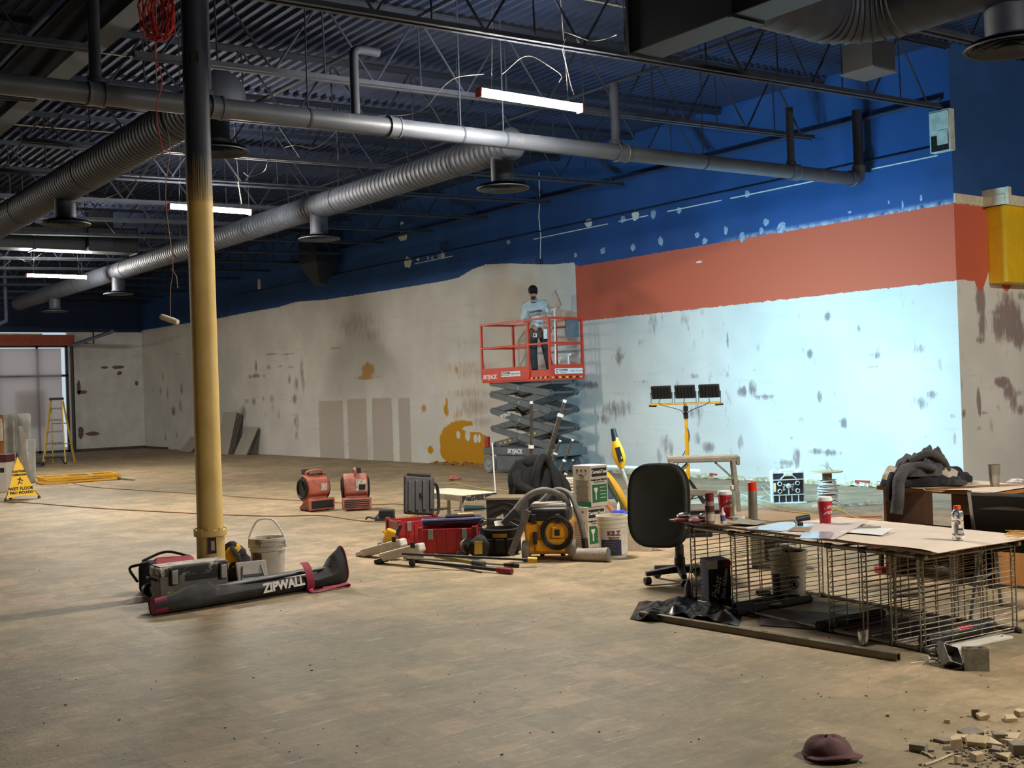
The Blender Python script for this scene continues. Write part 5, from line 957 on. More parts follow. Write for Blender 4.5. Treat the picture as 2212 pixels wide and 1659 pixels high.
jg = TV('blue_jug', 'blue jug with a white spout behind the cartons', 'jug', 1338, 1148, 0); bx('jug_body', (0, 0, .13), (.16, .12, .22), mat('blue_plastic', (52, 74, 186), .45), jg, .025); lat('spout', [(.02, 0), (.016, .05), (.006, .09)], M_WHT, jg, 12, (.0, 0, .24)); bx('jug_label', (0, -.062, .12), (.1, .004, .09), M_WHT, jg, 0)
lp = TV('blue_lid_tub', 'low white tub with a blue lid behind the concrete bag', 'tub', 1372, 1150, 0); lat('tub_body', [(.11, 0), (.12, .2)], M_BKT, lp); lat('tub_lid', [(.125, .2), (.125, .225), (.11, .23)], MATS['blue_plastic'], lp)
# tubes, sander, plank
M_YT = mat('yellow_tube', (226, 172, 48), .5, var=.12); 
hs = TV('yellow_hose', 'thick yellow hose arching behind the white carton', 'hose', 1345, 1120, 0); tub('hose', [(-.46, .1, .52), (-.36, .05, .6), (-.22, .0, .57), (-.08, -.03, .4), (.04, -.04, .18), (.12, -.02, .04)], .05, M_YT, hs, 12)
for k, (c_, lab) in enumerate(((mat('salmon_tube', (196, 126, 92), .6), 'salmon pink foam tube leaning under the yellow hose'), (mat('dark_green_tube', (70, 72, 40), .6), 'dark green foam tube leaning beside the yellow hose'))):
    hs = TV('foam_tube', lab, 'foam tube', 1318+22*k, 1128, 0); rod('tube', (.1, 0, .03), (-.16+.02*k, .1, .46+.06*k), .03, c_, hs)
ps = thing('pole_sander', 'yellow and black long-reach sander standing upside down', 'power tool', G(1372, 1096)); D_ = 15.6; A = ps.location.copy(); B1 = Vector((0, 0, CAMZ))+ray(1343, 1010)*D_-A; B2 = Vector((0, 0, CAMZ))+ray(1328, 945)*D_-A; B3 = Vector((0, 0, CAMZ))+ray(1324, 926)*D_-A
rod('pole_tube', (0, 0, 0), B1, .032, M_ALW, ps); mb = MB(); mb.tube([B1, B1*.7+B2*.3, B1*.4+B2*.6, B2], [.05, .1, .09, .045], 12, flat=.8); mb.build('motor_body', M_SY, ps, smooth=True); mb = MB(); mb.tube([B2*.9+B1*.1, B2, B3], [.05, .045, .035], 10); mb.build('end_grip', M_BLK, ps, smooth=True)
dd = (B2-B1).normalized(); bx('vent_panel', (B1*.55+B2*.45)-CF*.085, (.07, .01, .2), M_BLK, ps, .004, Euler((0, R(-13), V0)).to_matrix()); bx('sander_head', (0, 0, .03), (.24, .22, .06), M_BLK, ps, .02)
pl_ = TV('white_plank', 'long white plank lying across the clutter behind the office chair', 'plank', 1400, 1075, 0, .36); mb = MB(); mb.bar((-.75, .1, .13), (.75, -.1, .02), .09, .03); mb.build('board', M_CTN, pl_); bx('support_block', (-.6, .08, -.16), (.2, .2, .4), M_CBLK, pl_, .01); bx('support_block', (.5, -.05, -.19), (.2, .2, .34), M_CBLK, pl_, .01)
d = TV('black_cap_bag', 'small black cloth bundle on the clutter behind the upper carton', 'cloth', 1262, 1120, 0); mb = MB(); mb.blob((0, 0, .27), (.12, .09, .27), 16, 10, .3, 9); mb.build('bundle', M_JK, d, smooth='all')
# cords on the floor
M_OC = mat('orange_cord', (150, 106, 70), .7); M_YC = mat('yellow_cord', (206, 170, 70), .6)
cable('extension_cord', floorpath([(1060, 1152), (980, 1150), (880, 1092), (800, 1090), (700, 1084), (560, 1076), (460, 1069), (320, 1060), (200, 1052), (150, 1042)], .008), .008, M_OC, 'brown-orange extension cord crossing the floor behind the air movers', 'cord')
cable('extension_cord', floorpath([(0, 1084), (60, 1086), (200, 1097), (400, 1108), (520, 1113), (600, 1115), (690, 1113), (730, 1118), (790, 1126), (850, 1127)], .008), .008, M_OC, 'brown-orange extension cord running in front of the air movers', 'cord')
cable('yellow_lead', floorpath([(850, 1118), (870, 1122), (900, 1112), (930, 1118), (900, 1126), (868, 1128)], .008), .008, M_YC, 'short yellow lead looped beside the black charger', 'cord')
cable('extension_cord', floorpath([(965, 1040), (990, 1038), (1040, 1040), (1090, 1042)], .008), .007, M_OC, 'thin orange cord on the far floor before the lift', 'cord'); cable('extension_cord', floorpath([(968, 1042), (1000, 1046), (1040, 1055), (1100, 1060)], .008), .007, M_YC, 'thin yellow cord on the far floor before the lift', 'cord')
d = TV('red_glove', 'crumpled reddish work glove on the far floor', 'glove', 983, 1038); mb = MB(); mb.blob((0, 0, .05), (.12, .08, .05), 14, 8, .6, 6); mb.build('glove_palm', mat('faded_red_cloth', (170, 104, 90), .9, var=.3, scale=20), d, smooth='all')
for k in range(4): rod('finger', (.02+.04*k-.06, -.02, .05), (-.06+.06*k, -.07, .09-.015*k), .014, MATS['faded_red_cloth'], d)
# ================================================================== OFFICE CHAIR
oc = TV('office_chair', 'dark grey swivel office chair seen from behind', 'office chair', 1470, 1257, 0); M_OC1 = mat('charcoal_plastic', (44, 44, 40), .6, var=.08); M_OC2 = mat('charcoal_cloth', (38, 38, 36), .9, var=.1)
def sup(u, e=.5): return math.copysign(abs(u)**e, u)
def back(u, v):
    a = 2*PI*u; r_ = v; x = .245*sup(math.cos(a), .55)*r_; z = .33*sup(math.sin(a), .6)*r_; return (x, .05*(1-r_*r_)-.03, z)
ry = Euler((R(-7), 0, R(-22))).to_matrix(); cb0 = Vector((-.165, -.06, .64))
mb = MB(); mb.grid(lambda u, v: cb0+ry @ (Vector(back(u, v))*1+Vector((0, -.035, 0))), 40, 8); mb.grid(lambda u, v: cb0+ry @ (Vector((back(u, v)[0], .035-.02*v, back(u, v)[2]))), 40, 8); mb.grid(lambda u, v: cb0+ry @ Vector((back(u, 1)[0], -.065+.08*v, back(u, 1)[2])), 40, 2); mb.build('backrest', M_OC1, oc, smooth='all')
mb = MB(); mb.tube([cb0+ry @ Vector((back(i/40, 1)[0]*1.0, .012, back(i/40, 1)[2])) for i in range(40)], .016, 8, closed=True); mb.build('edge_piping', M_OC2, oc, smooth='all')
bx('seat', (.12, .16, .44), (.48, .46, .08), M_OC2, oc, .035, seg=3); bx('seat_pan', (.1, .12, .385), (.34, .34, .04), M_OC1, oc, .01); bx('lift_lever', (-.2, .0, .36), (.16, .03, .02), mat('grey_lever', (130, 124, 112), .6), oc, .008); mb = MB(); mb.bar(cb0+Vector((.0, .03, -.3)), (.08, .1, .36), .08, .02); mb.build('back_bracket', M_OC1, oc)
lat('gas_column', [(.045, .09), (.045, .2), (.036, .21), (.036, .3), (.028, .31), (.028, .38)], M_BLK, oc, 18)
for k in range(5):
    a = R(196+72*k); q = Vector((math.cos(a), math.sin(a), 0)); mb = MB(); mb.add([Vector((0, 0, .14))+q.cross(Vector((0, 0, 1)))*.035, Vector((0, 0, .14))-q.cross(Vector((0, 0, 1)))*.035, q*.3+Vector((0, 0, .105))-q.cross(Vector((0, 0, 1)))*.022, q*.3+Vector((0, 0, .105))+q.cross(Vector((0, 0, 1)))*.022] + [Vector((0, 0, .08))+q.cross(Vector((0, 0, 1)))*.03, Vector((0, 0, .08))-q.cross(Vector((0, 0, 1)))*.03, q*.3+Vector((0, 0, .07))-q.cross(Vector((0, 0, 1)))*.02, q*.3+Vector((0, 0, .07))+q.cross(Vector((0, 0, 1)))*.02], [(0, 1, 2, 3), (7, 6, 5, 4), (0, 4, 5, 1), (1, 5, 6, 2), (2, 6, 7, 3), (3, 7, 4, 0)]); mb.build('base_leg', M_BLK, oc, bevel=.006)
    lat('castor', [(.0, -.028), (.028, -.026), (.03, -.01), (.03, .01), (.028, .026), (0, .028)], M_BLK, oc, 14, q*.29+Vector((0, 0, .032)), (PI/2, 0, a+PI/2))
# ================================================================== WORK TABLE: WIRE SHELF RACK LYING ON ITS SIDE
M_CHW = mat('greyed_chrome', (150, 142, 128), .38, .75, var=.2, scale=14); TA = math.atan2(.23, 2.25); TZ = .575
rk = thing('wire_shelf_rack', 'chrome wire shelving rack lying on its side as table base', 'shelving rack', (5.89, 3.98, 0), -TA)   # local y along the posts, local x across
SH = .55; SD = .9
mbw = MB()
for k in range(17): z = .03+SH*k/17; mbw.cyl((.02, 0, z), (SD-.02, 0, z), .0028, n=4, cap=False)
for x in (.17, .29, .56, .68): mbw.cyl((x, .004, .01), (x, .004, SH), .004, n=5)
mbe = MB()
for x0 in (.0, SD-.05):
    for x in (x0+.005, x0+.045): mbe.cyl((x, 0, .005), (x, 0, SH), .005, n=6)
    zz = [(x0+(.005 if i % 2 else .045), 0, .01+(SH-.02)*i/20) for i in range(21)]; mbe.tube(zz, .003, 4)
for z in (.012, SH-.01): mbe.cyl((0, 0, z), (SD, 0, z), .006, n=6); 
first = None
for k, y in enumerate((0.0, .21, .43, .71, 1.62, 2.06)):
    if first is None: w_ = mbw.build('shelf_wires', M_CHW, rk); e_ = mbe.build('shelf_truss_edge', M_CHW, rk); first = (w_, e_)
    else: w_ = share(first[0], rk, (0, y, 0)); e_ = share(first[1], rk, (0, y, 0))
for x in (.02, SD-.02):
    for z in (.016, SH+.005):
        mb = MB(); mb.cyl((x, -.05, z), (x, 2.12, z), .0135, n=12); po = mb.build('post', M_CHW, rk, smooth=True)
        for y in (0.0, .21, .43, .71, 1.62, 2.06): mb = MB(); mb.cyl((x, y-.025, z), (x, y+.025, z), .019, n=12); mb.build('clamp_sleeve', mat('dark_sleeve', (70, 64, 56), .5, .4), po)
rod('post_thread', (.02, -.1, .016), (.02, -.05, .016), .009, M_ALU, rk)
tt = thing('table_board', 'warped board tabletop laid over the wire rack and covered in brown paper', 'tabletop', (5.89, 3.98, TZ), -TA)
def ttop(u, v): y = -.1+2.4*u; x = .0+.92*v; return (x, y, .012-.02*max(0, .1-u)*4*(1-v))
mb = MB(); mb.grid(ttop, 20, 8, .014); mb.build('board', mat('tan_board', (150, 126, 98), .8, var=.12, scale=5), tt, smooth=True)
def tpap(u, v): y = -.16+1.62*u; x = -.015+.94*v; return (x, y, .028+.003*(1+math.sin(u*14+v*5))*(1-v)-.03*max(0, .06-u)*5*(1-v)+(.02*max(0, v-.9)*8*(u < .1)))
mb = MB(); mb.grid(tpap, 40, 14, .002); mb.build('kraft_paper', mat('kraft_paper', (206, 190, 172), .85, var=.06, scale=4), tt, smooth=True)
def onT(name, label, cat, px, py, turn=0.0, dz=.034): p = G(px, py, TZ+dz); return thing(name, label, cat, p, V0+R(turn))
# papers
M_PAP = mat('white_paper', (216, 214, 214), .75, var=.04); M_PAPB = mat('glossy_film', (168, 176, 190), .12, var=.1)
def sheet(label, quad, m_, dz, nm='paper_sheet', cat='paper', curl=.0, seed=0):
    dz += .008; q = [G(x, y, TZ+dz) for x, y in quad]; o = q[0].copy(); 
    def fn(u, v):
        p = (q[0]*(1-u)+q[1]*u)*(1-v)+(q[3]*(1-u)+q[2]*u)*v-o; return p+Vector((0, 0, curl*(u*u*v+.2*math.sin(6*u+seed)*math.sin(5*v))))
    mb = MB(); mb.grid(fn, 12, 8, .0015); return tag(mb.build(nm, m_, loc=o, smooth=True), label, cat)
sheet('large glossy plan sheet spread on the table under the nozzle', [(1612, 1143), (1690, 1147), (1770, 1133), (1690, 1126)], M_PAPB, .028); sheet('pinkish plan sheets fanned out in the middle of the table', [(1680, 1150), (1800, 1165), (1880, 1130), (1800, 1126)], mat('pink_paper', (196, 182, 176), .6, var=.08), .032, curl=.02); sheet('shiny plastic sleeve on the plan sheets', [(1725, 1163), (1790, 1163), (1800, 1148), (1740, 1148)], M_PAPB, .042); sheet('stack of white notes under the pen', [(1810, 1148), (1905, 1156), (1930, 1146), (1850, 1140)], M_PAP, .036, curl=.015); sheet('folded brown card beside the nozzle', [(1700, 1146), (1745, 1148), (1755, 1139), (1715, 1138)], mat('brown_card', (138, 112, 84), .8), .04)
sheet('green and red paint chart lying near the spray can', [(1570, 1130), (1635, 1134), (1655, 1126), (1600, 1120)], mat('paint_chart', (120, 128, 104), .6, spot=(150, 70, 60), spot_at=.56, spot_s=18), .036)
d = onT('pen', 'silver ballpoint pen lying on the notes', 'pen', 1875, 1142, -6, .05); rod('barrel', (-.07, 0, .008), (.06, .01, .008), .006, M_ALU, d); rod('tip', (.06, .01, .008), (.085, .012, .008), .003, M_BLK, d)
d = onT('spray_nozzle', 'black handled brass spray wand lying on the plan sheet', 'tool', 1722, 1136, 4, .04); rod('wand', (-.16, 0, .035), (-.02, 0, .04), .005, mat('brass_wand', (170, 140, 80), .35, .7), d); rod('handle', (0, 0, .045), (.09, .01, .055), .02, M_BLK, d); tub('trigger', [(-.02, 0, .04), (-.01, -.02, .015), (-.02, -.03, .0)], .006, M_ALU, d); bx('rest', (.02, 0, .012), (.04, .03, .025), M_BLK, d, .004)
# cans, cups and bottles
def can_(label, px, py, h, r_, body, capc, band=None, cap_h=.06, capr=.95):
    c_ = onT('spray_can', label, 'spray can', px, py); lat('can_body', [(r_*.95, 0), (r_, .006), (r_, h-.03), (r_*.75, h-.012), (r_*.7, h)], body, c_, 20); lat('cap', [(r_*capr, h-.03), (r_*capr, h+cap_h-.03), (r_*capr*.85, h+cap_h-.025)], capc, c_, 20)
    if band: lat('label_band', [(r_+.001, h*.1), (r_+.001, h*.38)], band, c_, 20, cap=False); lat('picture_band', [(r_+.001, h*.45), (r_+.001, h*.68)], mat('dark_red_picture', (84, 40, 36), .5, var=.4, scale=40), c_, 20, cap=False)
    return c_
can_('spray paint can with dark red cap at the left end of the table', 1534, 1130, .185, .034, mat('grey_red_can', (150, 120, 116), .35), mat('dark_red_cap', (120, 28, 34), .4), mat('cream_label', (206, 196, 170), .5)); can_('tall grey marking paint can with bright orange cap', 1627, 1120, .23, .034, mat('grey_can', (140, 134, 124), .35, .3), mat('bright_orange_cap', (240, 62, 20), .4), None, .065)
def cup(label, px, py, dz=.034, lab='Tim', lab2='Hortons', s_=1.0, ang=0):
    c_ = onT('coffee_cup', label, 'cup', px, py, 0, dz); lat('cup_wall', [(.029*s_, 0), (.031*s_, .003), (.042*s_, .135*s_), (.041*s_, .137*s_)], mat('cup_red', (176, 22, 36), .45, var=.05), c_, 24); lat('cup_lid', [(.044*s_, .133*s_), (.045*s_, .14*s_), (.043*s_, .146*s_), (.04*s_, .155*s_), (.036*s_, .156*s_)], M_WHT, c_, 24)
    text(lab, .034*s_, M_WHT, c_, (.004, -.0385*s_, .1*s_), (R(84), R(-8), 0), bend=.0385*s_, shear=.35); text(lab2, .032*s_, M_WHT, c_, (.004, -.0365*s_, .068*s_), (R(84), R(-8), 0), bend=.0365*s_, shear=.35); return c_
cup('red paper coffee cup with white lid between the spray cans', 1567, 1116, s_=1.25); cup('red paper coffee cup standing alone in the middle of the table', 1783, 1131, s_=1.2)
b_ = onT('solvent_bottle', 'clear green-labelled bottle behind the coffee cup', 'bottle', 1583, 1112); lat('bottle_body', [(.028, 0), (.03, .01), (.03, .14), (.014, .175), (.013, .2)], mat('pale_green_clear', (150, 176, 150), .2, trans=.5), b_, 18); lat('bottle_cap', [(.016, .195), (.016, .225)], M_WHT, b_, 14)
b_ = onT('glue_tube', 'small white glue tube with violet label', 'glue', 1562, 1131); lat('tube_body', [(.016, 0), (.018, .01), (.018, .07), (.008, .085), (.004, .115)], M_WHT, b_, 14); lat('violet_label', [(.0185, .02), (.0185, .06)], mat('violet_print', (110, 100, 160), .5), b_, 14, cap=False)
for k, (px, py) in enumerate(((1481, 1127), (1512, 1129))):
    b_ = onT('blister_pack', ('opened red blister pack at the very end of the table', 'red blister pack beside the dark red spray can')[k], 'package', px, py, 10*k); bx('card', (0, 0, .015), (.16, .08, .028), mat('dark_red_card', (112, 24, 34), .5), b_, .012); mb = MB(); mb.blob((-.01+.05*k, .02, .045), (.05, .03, .022), 14, 8, .4, 3+k); mb.build('clear_bubble', mat('clear_plastic', (220, 222, 222), .12, trans=.85, var=.02), b_, smooth='all')
b_ = onT('tape_roll', 'white masking tape roll lying flat by the marking can', 'tape', 1597, 1122); lat('tape', [(.03, 0), (.042, 0), (.042, .022), (.03, .022), (.03, 0)], M_WHT, b_, 22, cap=False)
b_ = onT('drink_bottle', 'empty clear sports drink bottle with orange cap at the right end of the table', 'bottle', 2070, 1166); M_CLR = mat('clear_bottle', (226, 226, 230), .08, trans=.92, var=.02)
lat('bottle_body', [(.0, .002), (.032, .002), (.036, .01), (.036, .035), (.034, .04), (.034, .1), (.037, .107), (.036, .118), (.033, .12), (.037, .14), (.036, .16), (.028, .178), (.018, .186), (.018, .194)], M_CLR, b_, 24, cap=False); lat('cap', [(.021, .19), (.021, .208), (.019, .21)], mat('orange_bottle_cap', (240, 84, 30), .4), b_, 20); mb = MB(); lat('label_sleeve', [(.0352, .042), (.0352, .098)], mat('grey_clear_label', (120, 120, 128), .35, trans=.35), b_, 24, cap=False); bx('label_emblem', (0, -.0355, .085), (.018, .003, .022), M_WHT, b_, 0); bx('label_block', (.002, -.0355, .052), (.03, .003, .02), mat('pale_block', (196, 190, 190), .5), b_, 0); bx('label_block', (.002, -.0355, .068), (.03, .003, .009), M_PBLK, b_, 0)
d = onT('straw_broom', 'frayed straw hand broom poking over the end of the table', 'broom', 2214, 1158, 0, .05); 
random.seed(5); mb = MB()
for k in range(26): mb.cyl((.1, .0, .02), (-.06-.05*random.random(), -.05+.1*random.random(), -.01+.05*random.random()), .0015, n=4)
mb.build('bristles', mat('straw', (214, 170, 100), .8), d); rod('handle', (.1, 0, .02), (.4, .05, .07), .014, mat('pine', (196, 156, 104), .7), d)
# ================================================================== UNDER THE TABLE
wb = TV('pail', 'white pail with a warning label under the table, metal boxes inside', 'bucket', 1705, 1293); bucket_parts(wb, .135, .36, M_BKT); wl = wrap(wb, 'warning_label', .127, -.28, .4, .03, .2, M_WHT); text('WARNING', .022, M_PBLK, wb, (0, -.1285, .175), bend=.1285, bold=.001); tub('warning_ring', [(.01+.03*math.cos(a), -.129, .125+.03*math.sin(a)) for a in [2*PI*i/16 for i in range(16)]], .003, M_PBLK, wb, 4, 0, True); bx('warning_figure', (.01, -.13, .125), (.022, .003, .03), M_PBLK, wb, 0); bx('warning_bar', (.01, -.131, .125), (.055, .003, .005), M_PBLK, wb, 0, (0, R(45), 0)); wrap(wb, 'dark_side_label', .127, -1.35, -.75, .03, .2, M_PBLK); wrap(wb, 'warning_foot', .1272, -.28, .4, .03, .05, mat('print_blue_grey', (90, 96, 110), .6))
for k, (x, y, z, r_) in enumerate(((-.02, -.02, .39, .2), (.06, .0, .37, -.1), (0.01, .04, .4, .5))):
    d = TV('metal_box', ('galvanised box on top of the pail, left one', 'galvanised box on top of the pail, right one', 'clear plastic box at the back of the pail')[k], 'junction box', 1705, 1293, R(30)*k, z-.06); bx('box_shell', (x, y, .03), (.085, .08, .06), M_ALU if k < 2 else MATS['clear_plastic'], d, .004, (0, r_*.2, r_)); lat('knockout', [(.012, 0), (.011, .003)], M_GRIL, d, 10, (x, y-.042, .03), (PI/2, 0, r_))
pbx = TV('drinks_case', 'dark blue drinks carton with white script standing on end under the table', 'carton', 1553, 1303, 8); bx('case_body', (0, .06, .16), (.17, .2, .32), mat('case_navy', (34, 34, 70), .6, spot=(130, 26, 36), spot_at=.6, spot_w=.02, spot_s=4), pbx, .004); bx('white_band', (-.05, -.042, .29), (.07, .003, .06), M_WHT, pbx, 0); text('Pabst', .075, M_WHT, pbx, (-.025, -.0425, .12), (PI/2, R(-78), 0), shear=.3, bold=.001); text('Blue Ribbon', .045, M_WHT, pbx, (.035, -.0425, .15), (PI/2, R(-82), 0), bold=.001); bx('red_corner', (.06, -.042, .29), (.05, .004, .06), mat('case_red', (150, 30, 40), .6), pbx, 0, (0, .5, 0))
sc2 = TV('lubricant_can', 'small grey aerosol can with a bent straw on the floor beside the rack', 'spray can', 1489, 1300); lat('can_body', [(.03, 0), (.033, .004), (.033, .12), (.02, .14), (.018, .15)], mat('grey_violet_can', (120, 110, 118), .35, .3), sc2, 18); bx('spray_head', (0, 0, .155), (.02, .02, .02), M_PBLK, sc2, .004); tub('straw', [(0, 0, .16), (.015, 0, .24), (.03, 0, .3), (.04, 0, .32), (.048, 0, .31)], .0035, M_WHT, sc2, 6)
M_BPL = mat('black_sheet', (10, 10, 11), .25, var=.3, scale=6)
pls = thing('black_sheeting', 'crumpled glossy black plastic sheeting spread in front of the rack', 'plastic sheet', G(1480, 1325)); 
def crum(u, v):
    p = G(1360+235*u+20*v, 1338-38*v+14*(1-v)*u+4*math.sin(u*9)); h = .012+.1*abs(noise.noise(Vector((u*5.2, v*3.1, 1.7))))*(1-.3*abs(2*v-1))+.02*abs(noise.noise(Vector((u*9, v*6, 4)))); return Vector((p.x, p.y, h*min(1, 6*u, 6*(1-u)+.15)))-pls.location
mb = MB(); mb.grid(crum, 44, 16, .002); mb.build('sheet', M_BPL, pls, smooth=True)
for k, (a, c_, r_, lab) in enumerate((((1588, 1332), (1750, 1302), .028, 'long black rolled membrane under the middle of the rack, front roll'), ((1585, 1322), (1720, 1290), .03, 'black rolled membrane behind the front roll'), ((1770, 1364), (1905, 1336), .034, 'black rolled membrane inside the dense shelf panels'))):
    A, B = G(*a), G(*c_); d = thing('membrane_roll', lab, 'roll', A, group='black rolls under the table'); mb = MB(); mb.cyl((0, 0, r_), B-A+Vector((0, 0, r_)), r_, n=14); mb.build('roll', M_FAB, d, smooth=True); mb = MB(); mb.cyl((B-A)*-.004+Vector((0, 0, r_)), (B-A)*.01+Vector((0, 0, r_)), r_*.5, n=10); mb.build('core', M_GRIL, d)
gc = thing('grey_tarp', 'rumpled grey-brown tarp on the floor under the rack', 'tarp', G(1720, 1345)); 
def crg(u, v): p = G(1640+190*u, 1352-38*v+14*u); return Vector((p.x, p.y, .006+.05*abs(noise.noise(Vector((u*3.3, v*2.8, 6.1))))*math.sin(PI*u)**.5*math.sin(PI*v)**.5))-gc.location
mb = MB(); mb.grid(crg, 26, 14, .002); mb.build('tarp', mat('grey_brown_tarp', (72, 66, 60), .75, var=.2), gc, smooth=True)
for k, (px, py, w, h_) in enumerate(((1650, 1302, .1, .03), (1675, 1318, .09, .012))): d = TV('cardboard_scrap', ('small cardboard scrap on the rolls under the rack', 'torn paper scrap on the front roll')[k], 'scrap', px, py, 0, .056-.02*k); bx('scrap', (0, 0, h_/2), (w, .05, h_), mat('scrap_grey', (160, 148, 132), .8), d, .002, (.1, 0, .2))
# grey machine and drill behind the rack
d = TV('power_supply', 'square grey power unit with black feet standing behind the rack', 'power unit', 1672, 1228, -10); bx('unit_body', (0, .08, .16), (.38, .24, .26), mat('olive_grey', (120, 116, 96), .6), d, .015); bx('unit_panel', (.03, -.045, .17), (.2, .01, .18), M_GRIL, d, .004)
for x in (-.16, .16): bx('unit_foot', (x, .08, .015), (.05, .22, .03), M_BLK, d, .004)
d = TV('cordless_drill', 'red and black cordless drill standing on its battery behind the rack', 'drill', 1905, 1238, 10); bx('battery', (0, 0, .03), (.08, .11, .06), M_CRED, d, .008); bx('grip', (0, 0, .12), (.035, .045, .14), M_BLK, d, .012, (.1, 0, 0)); bx('motor_housing', (-.02, -.02, .21), (.16, .06, .065), M_CRED, d, .02); rod('chuck', (-.1, -.02, .21), (-.15, -.02, .21), .02, M_BLK, d)
d = TV('dark_wedge', 'thin dark shim lying on the floor behind the rack', 'shim', 1960, 1289); bx('shim', (0, 0, .012), (.15, .05, .02), M_GRIP, d, .004)
# steel channel, board, roll and electrical boxes in front
A, B = G(1385, 1334), G(1941, 1428); cn = thing('steel_channel', 'long steel strut channel lying along the front of the rack', 'channel', A); dv = B-A; L_ = dv.length; cn.rotation_euler = (0, 0, math.atan2(dv.y, dv.x)); M_STRUT = mat('dull_strut', (122, 112, 96), .45, .6, var=.2, scale=6)
for y in (-.02, .02): bx('channel_side', (L_/2, y, .021), (L_, .003, .042), M_STRUT, cn, 0)
bx('channel_web', (L_/2, 0, .0415), (L_, .043, .003), M_STRUT, cn, 0); 
for y in (-.015, .015): bx('channel_lip', (L_/2, y, .0015), (L_, .01, .003), M_STRUT, cn, 0)
for x in [.15+.3*k for k in range(int(L_/.3))]: bx('slot', (x, 0, .0435), (.05, .014, .001), M_GRIL, cn, 0)
A, B = G(1998, 1402), G(2140, 1366); d = thing('printed_roll', 'black vinyl roll with a red and white label at the end of the rack', 'roll', A); mb = MB(); r_ = .046; mb.cyl((0, 0, r_), B-A+Vector((0, 0, r_)), r_, n=20); mb.build('roll', mat('black_vinyl', (38, 36, 36), .5, var=.15), d, smooth=True)
dv = (B-A).normalized(); mb = MB()
for k in range(3): mb.tube([(dv*-.004)+Vector((0, 0, r_))+Vector((-dv.y, dv.x, 0))*(.014+.012*k)*math.cos(a)+Vector((0, 0, 1))*(.014+.012*k)*math.sin(a) for a in [2*PI*i/14 for i in range(14)]], .002, 4, closed=True)
mb.build('spiral_end', M_PGREY, d); side = dv.cross(Vector((0, 0, 1))).normalized()
def onroll(nm, s0, s1, a0, a1, m_, off): mb = MB(); mb.grid(lambda u, v: (B-A)*(s0+(s1-s0)*u)+Vector((0, 0, r_))+side*(r_+off)*math.cos(a0+(a1-a0)*v)+Vector((0, 0, 1))*(r_+off)*math.sin(a0+(a1-a0)*v), 4, 6, .0008); return mb.build(nm, m_, d)
onroll('label_border', .38, .68, .15, 1.35, M_PGREY, .001); onroll('label_field', .39, .67, .2, 1.3, mat('label_black', (40, 38, 38), .5), .002)
for k in range(4): onroll('red_mark', .43+.055*k, .475+.055*k, .55, 1.15, mat('mark_red', (206, 60, 66), .5), .003)
A, B = G(2035, 1408), G(2176, 1378); d = thing('white_trim_board', 'short white trim board with a screw hole beside the printed roll', 'board', A); d.rotation_euler = (0, 0, math.atan2((B-A).y, (B-A).x)); L_ = (B-A).length; bx('board', (L_/2, 0, .009), (L_, .085, .016), M_CTN, d, .003); lat('screw_hole', [(.007, 0), (.007, .002)], M_GRIL, d, 12, (L_-.05, 0, .0175))
d = TV('crushed_bottle', 'crushed clear plastic cup standing by the steel channel', 'cup', 1866, 1393); mb = MB(); mb.grid(lambda u, v: ((.018+.02*v)*math.cos(2*PI*u)*(1+.2*math.sin(4*PI*u+5*v)), (.018+.02*v)*math.sin(2*PI*u), .09*v+.006*math.sin(6*PI*u)), 24, 8); mb.build('cup_wall', MATS['clear_plastic'], d, smooth='all'); lat('cup_bottom', [(0, .003), (.018, .003)], MATS['clear_plastic'], d, 14, cap=False)
M_GALV = mat('galvanised', (140, 138, 128), .45, .7, var=.25, scale=20)
def ebox(label, px, py, turn, s_, tilt):
    e = TV('electrical_box', label, 'junction box', px, py, turn); w = .1*s_; m_ = Euler(tilt).to_matrix(); c0 = Vector((0, 0, .045*s_))
    for q, dd_ in (((0, -.5, 0), (1, .03, .55)), ((0, .5, 0), (1, .03, .55)), ((-.5, 0, 0), (.03, 1, .55)), ((.5, 0, 0), (.03, 1, .55)), ((0, 0, -.27), (1, 1, .03))): mb = MB(); mb.box(c0+m_ @ (Vector(q)*w), (dd_[0]*w, dd_[1]*w, dd_[2]*w), m_); mb.build('box_side', M_GALV, e)
    for x in (-.25, .25): mb = MB(); mb.lathe([(.013*s_, 0), (.012*s_, .003)], 12, c0+m_ @ (Vector((x, -.52, 0))*w), m_ @ Euler((PI/2, 0, 0)).to_matrix()); mb.build('knockout', mat('knockout_dark', (96, 94, 88), .5, .6), e)
    return e
ebox('battered galvanised electrical box tipped on its corner', 2053, 1438, 25, 1.1, (R(50), R(20), 0)); ebox('square galvanised electrical box lying flat, rightmost of the scrap', 2108, 1447, -10, 1.25, (R(-90), 0, 0)); ebox('small galvanised box buried at the left of the scrap pile', 2040, 1418, 60, .8, (R(20), R(60), 0))
d = TV('wire_scrap', 'tangle of blue and white wire scraps among the electrical boxes', 'wire scrap', 2040, 1432); random.seed(9)
for k in range(9): a = random.uniform(0, 6.3); p0 = Vector((random.uniform(-.1, .1), random.uniform(-.05, .05), .005)); tub('wire_piece', [p0, p0+Vector((.05*math.cos(a), .05*math.sin(a), .03*random.random())), p0+Vector((.11*math.cos(a+.3), .11*math.sin(a+.3), .002))], .003, (mat('blue_wire', (40, 74, 110), .5), M_WHT, M_BLK)[k % 3], d, 5)
